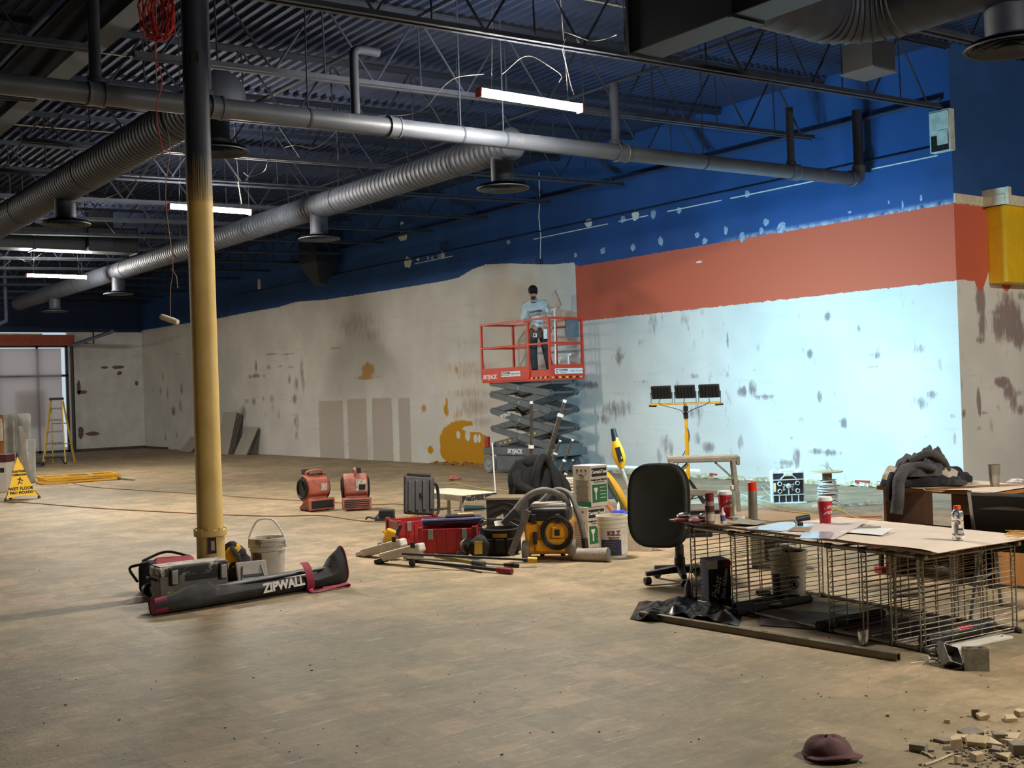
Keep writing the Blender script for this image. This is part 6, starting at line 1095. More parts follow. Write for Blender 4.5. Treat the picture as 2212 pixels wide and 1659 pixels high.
# ================================================================== DESK AND CHAIRS
M_WOOD = mat('brown_laminate', (104, 62, 32), .5, var=.2, scale=3, stretch=(4, 4, .6)); M_WOODL = mat('oak_laminate', (158, 104, 50), .5, var=.15, scale=3, stretch=(4, 4, .6)); M_WOODD = mat('dark_laminate', (58, 36, 22), .5, var=.2, scale=3)
dk_ = thing('office_desk', 'small brown wooden pedestal desk covered with paper and clothes', 'desk', (8.02, 4.74, 0), R(-2))   # local x away from front, local y to the left
DW = 1.0; DD = .62; DH = .73
bx('desktop', (DD/2-.02, DW/2, DH-.012), (DD+.06, DW+.06, .03), M_WOODL, dk_, .004)
p1_ = bx('right_side_panel', (DD/2, .012, (DH-.03)/2), (DD, .024, DH-.03), M_WOODL, dk_, .002); bx('right_inner_panel', (DD/2, .36, (DH-.03)/2), (DD, .02, DH-.03), M_WOOD, dk_, .002)
dr = bx('drawer', (-.008, .186, DH-.11), (.02, .33, .15), M_WOOD, dk_, .003); bx('drawer_pull', (-.022, .186, DH-.1), (.012, .09, .014), M_WOODD, dr, .003); bx('open_shelf', (DD/2, .186, .4), (DD-.02, .33, .02), M_WOODD, dk_, 0); bx('shelf_back', (DD-.02, .186, .35), (.015, .34, .66), M_WOODD, dk_, 0); bx('plinth', (.03, .186, .03), (.02, .33, .06), M_WOODD, dk_, 0)
bx('left_end_panel', (DD/2, DW-.012, (DH-.03)/2), (DD, .026, DH-.03), M_WOOD, dk_, .002); bx('left_slot', (.22, DW-.027, DH-.1), (.2, .006, .02), M_WOODD, dk_, 0); bx('modesty_panel', (DD-.1, .68, .2), (.02, .62, .34), M_WOOD, dk_, .002); 
mb = MB(); mb.prism([(.36, .37), (.58, .37), (.56, .42), (.5, .47), (.42, .48), (.36, .48)], DD-.12, DD-.09, 'x'); mb.build('curved_panel', M_WOODD, dk_)
def dpap(u, v): return (-.06+.72*v, -.04+1.1*u, DH+.006+.006*math.sin(9*u+3*v)+(-.03*max(0, .06-v)*8*(math.sin(u*17) > 0)))
mb = MB(); mb.grid(dpap, 30, 10, .0015); mb.build('paper_cover', MATS['kraft_paper'], dk_, smooth=True)
def onD(name, label, cat, px, py, turn=0.0, dz=.735): p = G(px, py, dz); return thing(name, label, cat, p, V0+R(turn))
cl = onD('clothes_pile', 'heap of grey, cream and black hooded clothes on the desk', 'clothes', 2000, 1047, 0, .74); M_HG = mat('grey_hoodie', (74, 72, 72), .95, var=.25, scale=10, bump=.4); M_HC = mat('cream_fleece', (176, 168, 148), .95, var=.15, bump=.4); M_HB = mat('black_cotton', (26, 26, 28), .95, var=.3)
def heap(u, v, w, dp, h, sd, lump): 
    a = 2*PI*u; r_ = math.sin(v*PI/2); z = h*math.cos(v*PI/2)**.8; n_ = noise.noise(Vector((math.cos(a)*r_*lump, math.sin(a)*r_*lump, sd))); rd = 1-abs(math.sin(3*a+sd+5*v))*.12; return (w*r_*math.cos(a)*(1+.2*n_)*rd, dp*r_*math.sin(a)*(1+.2*n_)*rd, max(0, z*(1+.5*n_)))
def hp(nm, c_, w, dp, h, sd, m_, lump=2.2, par=cl): mb = MB(); mb.grid(lambda u, v: Vector(c_)+Vector(heap(u, v, w, dp, h, sd, lump)), 40, 12); return mb.build(nm, m_, par, smooth='all')
hp('black_garment', (-.05, 0, .003), .32, .2, .1, 1.2, M_HB); hp('black_garment', (.22, .1, .003), .2, .12, .12, 6.2, M_HB); hp('cream_garment', (.03, .03, .05), .24, .15, .13, 3.1, M_HC); hp('grey_hoodie', (-.06, -.02, .08), .2, .15, .17, 7.7, M_HG, 3.0); hp('cream_garment', (-.24, .03, .05), .1, .1, .1, 5.5, M_HC); hp('grey_hood', (.04, -.03, .12), .13, .1, .16, 2.2, M_HG, 3.5); hp('dark_sock_bundle', (.17, -.13, .003), .11, .06, .06, 4.4, mat('charcoal_knit', (56, 56, 56), .95, var=.2), 3)
for pts in ([(-.16, -.1, .2), (-.02, -.13, .26), (.1, -.1, .2), (.16, -.05, .12)], [(-.22, -.08, .14), (-.1, -.15, .17), (.02, -.15, .14)]): tub('hoodie_fold', pts, .032, M_HG, cl, 10)
tub('hanging_sleeve', [(-.1, -.1, .16), (-.22, -.15, .13), (-.285, -.2, .05), (-.3, -.22, -.06), (-.32, -.225, -.2)], [.06]*8+[.055]*8+[.045]*5, M_HG, cl, 10) if False else tub('hanging_sleeve', [(-.1, -.1, .16), (-.22, -.15, .13), (-.285, -.2, .05), (-.3, -.22, -.06), (-.32, -.225, -.2)], .048, M_HG, cl, 10)
tub('hanging_hem', [(-.3, -.1, .1), (-.345, -.16, .03), (-.35, -.17, -.1)], .03, M_HB, cl, 8)
tm = onD('steel_tumbler', 'brushed steel tumbler standing on the desk paper', 'tumbler', 2149, 1050); lat('tumbler_wall', [(.032, 0), (.034, .004), (.042, .1), (.045, .165), (.046, .17), (.043, .17), (.04, .1)], mat('brushed_steel', (176, 174, 170), .32, .95, var=.08, scale=4, stretch=(1, 1, .1)), tm, 28, cap=False); lat('tumbler_base', [(0, .002), (.032, .002)], M_ALU, tm, 20, cap=False); lat('tumbler_lid', [(.043, .155), (0, .16)], M_BLK, tm, 20, cap=False)
d = onD('tie_tangle', 'tangle of pale plastic ties at the back of the desk', 'ties', 2196, 1043); random.seed(21)
mb = MB()
for k in range(14): a = random.uniform(0, 6.3); mb.tube(curve_pts([(.08*math.cos(a), .04*math.sin(a), .008), (.03*math.cos(a+2), .04*math.sin(a+2), .03), (.09*math.cos(a+3.5), .05*math.sin(a+3.5), .008)], 4), .003, 4)
mb.build('ties', M_WHT, d)
# stacking chair
M_CHB = mat('black_upholstery', (30, 29, 28), .75, var=.15); st_ = thing('stacking_chair', 'black padded stacking chair with a square chrome frame at the right edge', 'chair', (7.28, 4.12, 0), R(-78))   # local y = facing, back at -y
mb = MB(); mb.grid(lambda u, v: ((u-.5)*.46, .24-.46*v, .455+.03*math.sin(PI*u)*math.sin(PI*v)), 10, 10, .07); mb.build('seat', M_CHB, st_, smooth=True); tub('seat_trim', [(-.235, -.2, .42), (-.235, .18, .42), (-.16, .25, .42), (.16, .25, .42), (.235, .18, .42), (.235, -.2, .42)], .012, M_CHR, st_)
mb = MB(); mb.grid(lambda u, v: ((u-.5)*.44*(1-.06*v), -.2-.13*v+.02*math.cos(PI*(u-.5)), .44+.38*v), 10, 8, .045); bk2 = mb.build('backrest', M_CHB, st_, smooth=True); bx('back_band', (0, -.287, .74), (.43, .006, .022), mat('silver_band', (180, 174, 164), .35, .6), bk2, 0, (R(-19), 0, 0))
for s_ in (-1, 1):
    mb = MB(); mb.bar((s_*.225, -.2, .42), (s_*.215, -.335, .85), .024, .03); mb.build('back_upright', M_CHR, st_, bevel=.004); mb = MB(); mb.bar((s_*.225, -.16, .42), (s_*.235, -.34, 0), .024, .024); mb.build('rear_leg', M_CHR, st_, bevel=.004); mb = MB(); mb.bar((s_*.225, .17, .42), (s_*.235, .25, 0), .024, .024); mb.build('front_leg', M_CHR, st_, bevel=.004); mb = MB(); mb.bar((s_*.23, -.24, .24), (s_*.23, .2, .26), .014, .018); mb.build('side_stretcher', M_CHR, st_)
mb = MB(); mb.bar((-.235, -.25, .23), (.235, -.25, .23), .014, .018); mb.build('rear_stretcher', M_CHR, st_)
bs = thing('padded_bench', 'low black padded seat with chrome edges between table and desk', 'bench', (7.62, 5.0, 0), R(-8)); bx('seat_pad', (0, 0, .44), (.3, .62, .035), M_CHB, bs, .01); bx('seat_edge', (-.155, 0, .415), (.02, .64, .02), M_CHR, bs, 0)
for x in (-.13, .13):
    for y in (-.28, .28): rod('leg', (x, y, 0), (x*.9, y*.95, .42), .012, M_CHR, bs)
bg = thing('plastic_bag', 'clump of clear plastic packaging under the desk end', 'packaging', G(2140, 1250)); mb = MB(); mb.blob((0, 0, .09), (.16, .1, .09), 20, 12, .7, 8, 3); mb.build('wrap', MATS['clear_plastic'], bg, smooth=True)
# ================================================================== NEAR THE BRIGHT WALL
b2 = TV('work_platform', 'tall aluminium work platform with splayed legs behind the office chair', 'work platform', 1522, 1137, -6); M_ALB = mat('weathered_aluminium', (146, 140, 128), .55, .4, var=.2, scale=7, spot=(196, 186, 168), spot_at=.64, spot_s=12); PH = .76
bx('platform_top', (0, .12, PH), (.78, .32, .06), M_ALB, b2, .012); bx('top_plank', (0, .12, PH+.032), (.76, .28, .008), mat('sandy_top', (172, 158, 136), .8), b2, 0); bx('top_end', (.4, .12, PH-.02), (.04, .34, .1), M_ALB, b2, .01)
for s_ in (-1, 1):
    for y in (0, 1): mb = MB(); mb.bar((s_*.35, -.02+.28*y, PH-.02), (s_*.4, -.1+.44*y, 0), .075, .04); lg = mb.build('leg', M_ALB, b2, bevel=.005); mb = MB(); mb.bar((s_*.36, -.035+.31*y, PH-.24), (s_*.16, -.02+.28*y, PH-.05), .02, .022); mb.build('knee_brace', M_ALB, b2)
    for z in (.28, .5): mb = MB(); mb.bar((s_*.385, -.07, z), (s_*.385, .31, z), .03, .03); mb.build('rung', M_ALB, b2)
for y in (-.08, .3): mb = MB(); mb.bar((-.38, y, .42-.04*(y > 0)), (.4, y, .36-.04*(y > 0)), .03, .07); mb.build('long_stretcher', M_ALB, b2, bevel=.005)
for k in range(4): d = TV('fan_slat', f'dark metal louvre piece stacked under the work platform, {ORD[k]} from the top', 'louvre', 1518, 1150, -4+3*k, .26-.07*k, group='stacked louvres'); bx('slat', (.05, -.05, 0.02), (.46-.03*k, .14, .022), M_GRIP if k else M_ALU, d, .004, (R(20), 0, 0)); bx('slat_prop', (.0, -.02, -.02), (.06, .08, .07), M_BLK, d, 0)
oz = TV('organizer_case', 'black and white tool organizer case standing upright before the bright wall', 'tool case', 1704, 1088, 4); M_WC = mat('pale_case', (200, 206, 204), .5); w, h = .44, .45
mb = MB(); mb.prism([(-.22, 0), (.22, 0), (.22, .42), (.2, .45), (.16, .45), (.12, .41), (.08, .45), (-.08, .45), (-.12, .41), (-.16, .45), (-.2, .45), (-.22, .42)], 0, .09, 'y'); cs_ = mb.build('case_shell', M_WC, oz, bevel=.008)
bx('case_face', (0, -.004, .215), (.4, .012, .38), mat('case_black', (24, 30, 36), .5, var=.4, scale=20), oz, 0); bx('case_foot', (0, .02, .012), (.46, .16, .02), M_WC, oz, .004)
for z in (.12, .32): bx('rib', (0, -.014, z), (.42, .016, .012), M_WC, oz, 0)
for x in (-.13, -.04, .04, .13): bx('rib', (x, -.014, .065), (.01, .016, .11), M_WC, oz, 0)
bx('rib', (0, -.014, .18), (.012, .018, .14), M_WC, oz, 0); bx('rib', (-.06, -.014, .37), (.012, .018, .12), M_WC, oz, 0, (0, R(50), 0)); bx('rib', (.06, -.014, .37), (.012, .018, .12), M_WC, oz, 0, (0, R(-50), 0))
for x, z in ((-.12, .27), (-.12, .17), (.12, .27), (.12, .17)): lat('ring', [(.02, 0), (.03, 0), (.03, .02), (.02, .02)], M_WC, oz, 14, (x, -.008, z), (PI/2, 0, 0), False)
lat('hub', [(.034, 0), (.034, .025), (.02, .03)], M_WC, oz, 16, (0, -.008, .235), (PI/2, 0, 0)); bx('cream_inset', (0, -.014, .385), (.12, .014, .04), mat('cream_inset', (214, 200, 150), .6), oz, .004); bx('cream_inset', (-.185, -.014, .22), (.03, .014, .12), MATS['cream_inset'], oz, .004); bx('handle_grip', (0, .04, .445), (.16, .05, .03), M_WC, oz, .01)
for s_, x, r_ in (('Pack', -.06, 1), ('Tool', .055, 1)): text(s_, .05, M_WC, oz, (x, -.014, .22), (PI/2, R(90), 0), bold=.001)
sp = TV('cable_spool', 'wooden cable spool wound with messy white cable', 'cable spool', 1789, 1094, 0); M_PLY = mat('pale_ply', (190, 182, 150), .8, var=.15); lat('bottom_flange', [(.2, 0), (.2, .016)], M_PLY, sp, 28); lat('top_flange', [(.2, .44), (.2, .456)], M_PLY, sp, 28); lat('core', [(.06, .016), (.06, .44)], mat('grey_core', (120, 112, 98), .8), sp, 18); random.seed(2)
for k in range(22):
    z = .06+.012*k+.02*random.random(); rr_ = .1+.03*random.random(); ti = random.uniform(-.25, .25); ph = random.uniform(0, 6.3); tub('cable_loop', [(rr_*math.cos(a), rr_*math.sin(a), z+ti*rr_*math.cos(a+ph)) for a in [2*PI*i/16 for i in range(16)]], .008, mat('grey_white_cable', (190, 196, 192), .5), sp, 6, 0, True)
tub('cable_tail', [(.08, .0, .44), (.02, -.05, .5), (-.08, -.02, .54)], .006, MATS['grey_white_cable'], sp)
mb = MB(); random.seed(4); o0 = G(1862, 1092)
for k in range(34): a = random.uniform(0, 3.14); p = Vector((random.gauss(0, .16), random.gauss(0, .1), .012+.02*random.random())); mb.cyl(p-Vector((.05*math.cos(a), .05*math.sin(a), 0)), p+Vector((.05*math.cos(a), .05*math.sin(a), .008)), .005, n=4)
tag(mb.build('tie_offcuts', M_WC, loc=o0), 'scatter of white plastic offcuts on the floor right of the spool', 'offcuts', kind='stuff')
cable('white_cable', floorpath([(1668, 1075), (1655, 1062), (1645, 1050), (1652, 1046), (1668, 1058)], .01), .007, MATS['grey_white_cable'], 'white cable loop standing by the organizer case', 'cable'); cable('white_cable', floorpath([(1600, 1068), (1625, 1073), (1650, 1071), (1640, 1077), (1612, 1076), (1605, 1071), (1650, 1074)], .01), .007, MATS['grey_white_cable'], 'loose white cable coiled on the floor left of the organizer case', 'cable')
cable('extension_cord', floorpath([(1600, 1113), (1680, 1116), (1800, 1117), (1880, 1116), (1905, 1115)], .008), .008, mat('red_orange_cord', (186, 84, 50), .6), 'red cord crossing the floor behind the table', 'cord'); cable('extension_cord', floorpath([(1698, 1104), (1740, 1108), (1775, 1114), (1800, 1101), (1820, 1104), (1850, 1118), (1910, 1124)], .008), .008, M_YC, 'yellow cord curling past the second coffee cup', 'cord')
A, B = G(1610, 1080), G(1698, 1106); d = thing('metal_angle', 'pale metal stud lying on the floor behind the marking can', 'stud', A); mb = MB(); mb.bar((0, 0, .035), B-A+Vector((0, 0, .035)), .07, .06); mb.build('stud', mat('pale_stud', (176, 168, 146), .5, .3), d)
d = TV('dark_clamp', 'black spring clamp on the floor behind the marking can', 'clamp', 1650, 1118); bx('jaw', (0, 0, .04), (.14, .05, .03), M_BLK, d, .008, (0, -.4, 0)); bx('jaw', (.02, 0, .02), (.16, .05, .03), M_BLK, d, .008, (0, .1, 0))
# ================================================================== RUBBLE AND CAP, NEAR RIGHT
cp = TV('baseball_cap', 'faded maroon baseball cap lying on the concrete', 'cap', 1800, 1640, 0); M_CAP = mat('faded_maroon', (104, 72, 74), .9, var=.12, scale=10, bump=.15)
mb = MB(); mb.grid(lambda u, v: (-.01+.105*math.cos(2*PI*u)*math.sin(v*PI/2)**.8, .04+.1*math.sin(2*PI*u)*math.sin(v*PI/2)**.8, .012+.075*math.cos(v*PI/2)+.006*math.sin(2*PI*u*3)), 30, 10); mb.build('crown', M_CAP, cp, smooth='all')
mb = MB(); mb.grid(lambda u, v: ((u-.5)*.24*(1-.25*v*v), -.02-.085*v*math.cos((u-.5)*2.0)**.6+.02*v, .012+.035*math.sin(PI*(u*.9+.05))*(1-v*.5)*(.4+.6*u)), 20, 8, .004); mb.build('bill', M_CAP, cp, smooth='all'); lat('button', [(.009, 0), (.006, .006)], M_CAP, cp, 10, (-.01, .04, .088)); mb = MB(); mb.tube([(-.01+.106*math.cos(a), .04+.101*math.sin(a), .014) for a in [2*PI*i/28 for i in range(28)]], .006, 6, closed=True); mb.build('sweatband', M_CAP, cp, smooth='all')
M_TILE = mat('broken_tile', (196, 176, 140), .8, var=.14, scale=10, spot=(120, 112, 98), spot_at=.66, spot_s=14); M_TILED = mat('grey_mortar', (140, 130, 116), .9, var=.2, scale=12)
rubble = [(1985, 1622, .1, .05, .03, 0), (2064, 1616, .09, .05, .045, .1), (2075, 1600, .085, .07, .02, .6), (2095, 1590, .11, .09, .018, 1.0), (2110, 1612, .1, .06, .03, .5), (2135, 1612, .11, .08, .022, .9), (2160, 1600, .08, .05, .03, .2), (2185, 1598, .12, .05, .02, .3), (2195, 1612, .14, .09, .02, .8), (2205, 1630, .1, .08, .05, .4), (2112, 1642, .08, .05, .03, .1), (2122, 1554, .075, .05, .022, .3), (2108, 1549, .05, .04, .03, .9), (2183, 1556, .11, .05, .018, .2), (2205, 1546, .08, .05, .025, .1), (2035, 1602, .09, .045, .012, .2), (2045, 1562, .03, .02, .015, .4), (2070, 1650, .035, .03, .03, .6), (2150, 1625, .07, .04, .02, .3), (2170, 1640, .08, .05, .02, .7), (1917, 1548, .02, .02, .014, .2)]
random.seed(17)
for k, (px, py, a, c_, h, ti) in enumerate(rubble):
    d = TV('tile_fragment', f'broken beige tile fragment in the rubble, number {ORD[min(k,19)]} from the left', 'rubble', px, py, random.uniform(-50, 50)); n_ = random.choice((3, 4, 4, 5)); pl = [(a/2*math.cos(2*PI*i/n_+random.uniform(-.3, .3))*random.uniform(.8, 1.15), c_/2*1.3*math.sin(2*PI*i/n_+random.uniform(-.3, .3))*random.uniform(.8, 1.15)) for i in range(n_)]
    tx = random.uniform(-.4, .7)*ti; mb = MB(); mb.prism(pl, 0, h, 'z', (0, 0, c_*.35*abs(math.sin(tx))+.001), (tx, random.uniform(-.2, .2)*ti, 0)); mb.build('chunk', M_TILE if k % 3 else M_TILED, d, bevel=.002)
for i, d in enumerate(sorted([o for o in scene.objects if o.name.startswith('tile_fragment') and o.parent is None], key=lambda o: -(o.location @ Vector((-.8, .6, 0))) if False else -(o.location.x*-.8+o.location.y*.6))): d['label'] = f'broken beige tile fragment in the rubble, {ORD[min(i, 19)]} from the left' if i < 20 else 'broken beige tile fragment in the rubble, rightmost'
mb = MB(); random.seed(8); o0 = G(2170, 1625)
for k in range(420):
    p = Vector((random.gauss(0, .16), random.gauss(0, .13), 0)); s_ = random.choice((.003, .004, .006, .009)); mb.box(p+Vector((0, 0, s_/2)), (s_*random.uniform(1, 3), s_*random.uniform(.8, 1.6), s_), (0, 0, random.uniform(0, 3)))
tag(mb.build('rubble_dust', M_TILED, loc=o0), 'fine crumbs and splinters scattered around the broken tile', 'debris', kind='stuff')
mb = MB(); random.seed(31)
for k in range(150):
    px = random.uniform(60, 2150); py = random.uniform(1180, 1650); p = G(px, py); s_ = random.choice((.003, .004, .005, .007)); mb.box(p+Vector((0, 0, s_*.3)), (s_*random.uniform(1, 2.6), s_, s_*.6), (0, 0, random.uniform(0, 3)))
tag(mb.build('floor_grit', mat('dark_grit', (60, 52, 44), .9, spot=(210, 200, 184), spot_at=.62, spot_s=1.5)), 'specks of grit scattered over the concrete', 'debris', kind='stuff')
for k, pix in enumerate(([(1998, 1652), (2020, 1645), (2050, 1632), (2058, 1630)], [(1990, 1624), (2005, 1630), (2016, 1637)])): cable('plaster_strip', floorpath(pix, .006), .005, mat('plaster_strip', (206, 190, 158), .8), ('thin pale strip curling from the rubble', 'thin pale strip beside the left fragment')[k], 'strip')
# ================================================================== AT THE FOOT OF THE COLUMN
tb = thing('tool_box', 'grey tool box with dusty black lid and silver latches before the column', 'tool box', (3.46, 9.09, 0)); M_TBG = mat('box_grey', (116, 110, 100), .6, var=.15, scale=8, spot=(196, 186, 172), spot_at=.7, spot_s=14); M_DUST = mat('dusty_black', (44, 44, 46), .6, var=.3, scale=10, spot=(206, 196, 184), spot_at=.5, spot_w=.12, spot_s=8)
bx('box_body', (0, 0, .115), (.56, .21, .23), M_TBG, tb, .008, None, (1.02, 1.04)); ld = bx('lid', (0, 0, .265), (.585, .235, .075), M_DUST, tb, .012); bx('lid_top', (0, 0, .306), (.55, .2, .012), mat('plaster_crust', (196, 188, 178), .85, var=.2, scale=14, spot=(90, 88, 86), spot_at=.6, spot_s=10), ld, .003); bx('front_recess', (.08, -.108, .2), (.32, .006, .05), M_BLK, tb, 0)
for x in (-.17, .24): l_ = bx('latch', (x, -.122, .225), (.075, .02, .12), M_BLK, tb, .006); bx('latch_clip', (x, -.134, .22), (.05, .01, .11), mat('latch_silver', (176, 170, 160), .4, .5), l_, .004)
bx('yellow_sticker', (-.17, -.112, .1), (.12, .003, .014), mat('sticker_yellow', (206, 176, 40), .6), tb, 0); bx('red_sticker', (-.14, -.112, .06), (.17, .003, .06), mat('sticker_maroon', (112, 60, 52), .6, var=.4, scale=20), tb, 0); tub('side_handle', [(-.29, -.06, .2), (-.33, -.04, .22), (-.335, .03, .22), (-.29, .06, .2)], .01, M_BLK, tb)
rg = thing('red_tool_bag', 'red and black soft tool bag half hidden behind the column', 'tool bag', (3.5, 9.72, 0), R(-20)); M_RB = mat('red_canvas', (170, 44, 52), .8, var=.15, bump=.2); bx('bag_body', (0, 0, .13), (.46, .24, .26), M_FAB, rg, .05, seg=3); bx('red_flap', (.06, -.03, .225), (.34, .22, .09), M_RB, rg, .04, (R(12), 0, 0), seg=3); tub('carry_strap', [(-.24, -.05, .1), (-.3, -.08, .22), (-.22, -.1, .25), (-.14, -.1, .26)], .012, M_BLK, rg); tub('carry_strap', [(-.2, .05, .26), (0, .1, .32), (.2, .05, .27)], .012, M_BLK, rg); bx('buckle', (.05, -.15, .22), (.07, .02, .04), M_BLK, rg, .006)
sr = thing('strap_roll', 'rolled black webbing strap on the floor left of the tool box', 'strap', G(322, 1288)); mb = MB(); mb.lathe([(.03, -.03), (.055, -.03), (.055, .03), (.03, .03), (.03, -.03)], 20, (0, 0, .055), Euler((PI/2, 0, V0+.6)).to_matrix(), cap=False); mb.build('webbing', M_BLK, sr, smooth=True)
sp_ = bx('buckle_piece', (.03, .0, .06), (.03, .05, .05), M_ALU, sr, .006)
yj = thing('yellow_bag', 'black and yellow canvas bag crumpled right of the column', 'bag', (4.12, 9.78, 0), V0); mb = MB(); mb.blob((0, 0, .16), (.15, .12, .17), 22, 14, .3, 2, 2.4); mb.build('bag_body', M_FAB, yj, smooth='all'); mb = MB(); mb.blob((0, -.03, .2), (.1, .11, .12), 20, 12, .35, 5, 2.4, (0, .5, 0)); mb.build('yellow_panel', mat('canvas_yellow', (222, 170, 24), .8, var=.15), yj, smooth='all'); tub('black_strap', [(.02, -.1, .32), (.1, -.13, .2), (.1, -.12, .05)], .03, M_FAB, yj, 8, flat=.4)
M_SPB = mat('spattered_bucket', (196, 188, 174), .6, var=.1, scale=8, spot=(120, 114, 106), spot_at=.55, spot_w=.08, spot_s=7)
sbk = thing('spattered_pail', 'plaster-spattered white bucket with its handle raised', 'bucket', (4.3, 9.42, 0), V0); bucket_parts(sbk, .155, .4, M_SPB, handle=True); wrap(sbk, 'faded_label', .148, -.85, -.15, .2, .28, mat('faded_dark_label', (74, 62, 56), .7, var=.4, scale=24)); lat('slurry', [(0, .3), (.145, .3)], mat('dried_slurry', (150, 144, 134), .8), sbk, 22, cap=False)
oc_ = thing('parts_case', 'small grey case propped open beside the tool box', 'case', (3.98, 8.97, 0), R(-6)); bx('case_base', (0, 0, .05), (.26, .2, .1), M_TBG, oc_, .008); bx('case_lid', (.0, .1, .175), (.26, .025, .17), mat('case_lid_grey', (176, 168, 156), .6, var=.15), oc_, .008, (R(-22), 0, 0)); bx('lid_clip', (0, .08, .14), (.17, .02, .03), M_BLK, oc_, .006, (R(-22), 0, 0))
for s_ in (-1, 1): mb = MB(); mb.bar((s_*.1, .06, .11), (s_*.08, .1, .22), .012, .01); mb.build('lid_stay', M_ALU, oc_)
for k in range(3): bx('divider', (-.06+.06*k, -.02, .1), (.006, .15, .03), M_ALU, oc_, 0)
zb_ = thing('pole_bag', 'long black pole bag with white lettering and red straps on the floor', 'pole bag', (3.0, 8.66, 0)); ze = Vector((1.72, .2, 0)); M_ZB = mat('scuffed_black_bag', (46, 45, 45), .8, var=.35, scale=5, bump=.25, spot=(120, 116, 110), spot_at=.62, spot_w=.2, spot_s=5); M_ZR = mat('crimson_web', (146, 26, 56), .7)
N_ = 40
def zr(s_): return .08+.045*min(1, s_*6)-.025*s_+.07*max(0, s_-.82)*5*.5
def zbag(u, v):
    s_ = v; a = 2*PI*u; c_ = ze*s_; r_ = zr(s_); wv = 1+.06*math.sin(9*s_+3*a)+.04*math.sin(17*s_-2*a); z = r_*.82*wv*(1+math.sin(a))*(1 if s_ < .85 else 1+(s_-.85)*3.5)
    sag = 1.0 if (s_ < .3 or s_ > .93) else (.78 if math.sin(a) > .4 else 1); return (c_.x-ze.y*0+0.0, c_.y+r_*math.cos(a)*wv*1.05, max(.002, z*sag*.92))
mb = MB(); mb.grid(zbag, 30, 50); mb.build('bag_tube', M_ZB, zb_, smooth='all')
mb = MB(); mb.grid(lambda u, v: Vector(zbag(u, v*.055))*1.0+Vector((-.004, -.003 if u > .5 else .003, .002)), 30, 4); mb.build('red_end_panel', M_ZR, zb_, smooth='all'); mb = MB(); mb.lathe([(.0, 0), (.07, 0)], 18, (.0, 0, .075), Euler((0, PI/2, 0)).to_matrix(), cap=False); mb.build('end_disc', M_ZR, zb_)
for k, y in enumerate((-.03, .01, .05)): rod('sheeting_pole', ze*.32+Vector((0, y+.03, .13)), ze*(.93-.04*k)+Vector((0, y+.02, .155)), .014, (M_BLK, mat('grey_tube', (110, 112, 110), .5), M_BLK)[k], zb_)
def zs(s_): return ze*s_
text('ZIPWALL', .1, M_WHT, zb_, zs(.63)+Vector((0, -.137, .095)), m=Euler((R(82), R(-2), math.atan2(ze.y, ze.x))), bold=.004, sx=.95)
mb = MB(); mb.grid(lambda u, v: (zs(.78)+Vector((.035*(u-.5)*2, -.13*math.cos((v-.3)*2.2), .115+.12*math.sin((v-.45)*2.6)))), 3, 12, .004); mb.build('red_strap', M_ZR, zb_, smooth=True)
tub('red_strap_tail', [zs(.78)+Vector((0, -.11, .03)), zs(.76)+Vector((.02, -.2, .012)), zs(.86)+Vector((0, -.2, .02)), zs(.95)+Vector((.02, -.2, .035)), zs(.97)+Vector((0, -.17, .012)), zs(.84)+Vector((0, -.16, .01))], .02, M_ZR, zb_, 6, flat=.25); mb = MB(); mb.tube([Vector(zbag(i/30, .995))+Vector((.004, 0, 0)) for i in range(30)], .007, 6, closed=True); mb.build('mouth_binding', M_ZR, zb_, smooth='all')
# ================================================================== FAR LEFT
M_LY = mat('ladder_yellow', (190, 158, 50), .5, var=.1); M_LA = mat('ladder_steps', (130, 122, 108), .5, .5)
la = thing('step_ladder', 'yellow fibreglass stepladder with black top cap near the plastic sheet', 'ladder', G(122, 1003), V0+R(6)); LH = 1.86
for s_ in (-1, 1):
    mb = MB(); mb.bar((s_*.3, -.2, 0), (s_*.15, .17, LH-.03), .03, .07); mb.build('front_rail', M_LY, la); mb = MB(); mb.bar((s_*.31, .75, 0), (s_*.16, .25, LH-.06), .028, .05); mb.build('rear_rail', M_LY, la); bx('foot', (s_*.3, -.2, .03), (.06, .1, .06), M_BLK, la, .01)
for k in range(5):
    f_ = (k+.85)/5.7; w = .3-.15*f_; bx('step', (0, -.2+.37*f_, LH*f_), (w*2, .09, .045), M_LA, la, .004)
for f_ in (.3, .62): bx('rear_bar', (0, .75-.5*f_, LH*f_), (.6-.3*f_, .02, .03), M_LA, la, 0)
bx('top_cap', (0, .2, LH), (.36, .2, .07), M_BLK, la, .012); bx('bottom_brace', (0, -.19, .2), (.58, .03, .03), M_BLK, la, .004)
for s_ in (-1, 1): mb = MB(); mb.bar((s_*.28, -.19, .02), (s_*.17, -.15, .2), .03, .025); mb.build('foot_brace', M_BLK, la)
M_GLV = mat('shiny_stud', (200, 202, 200), .38, .6, var=.15)
def studs(label, px, py, w, dp, h, n_, turn, lean=0):
    d = thing('stud_bundle', label, 'metal studs', G(px, py), V0+R(turn), group='bundles of steel studs')
    for k in range(n_):
        x = -w/2+w*(k+.5)/n_; t_ = w/n_*.55; mb = MB(); hh = h*(1-.04*((k*37) % 5)/4)
        mb.bar((x, 0, 0), (x+lean, .02, hh), t_, .003); mb.bar((x-t_/2, -dp/2+.02, 0), (x-t_/2+lean, -dp/2+.04, hh), .003, dp*.9); mb.bar((x+t_*.3, -dp/2, 0), (x+t_*.3+lean, -dp/2+.02, hh), t_*.5, .004); mb.build('stud', M_GLV, d)
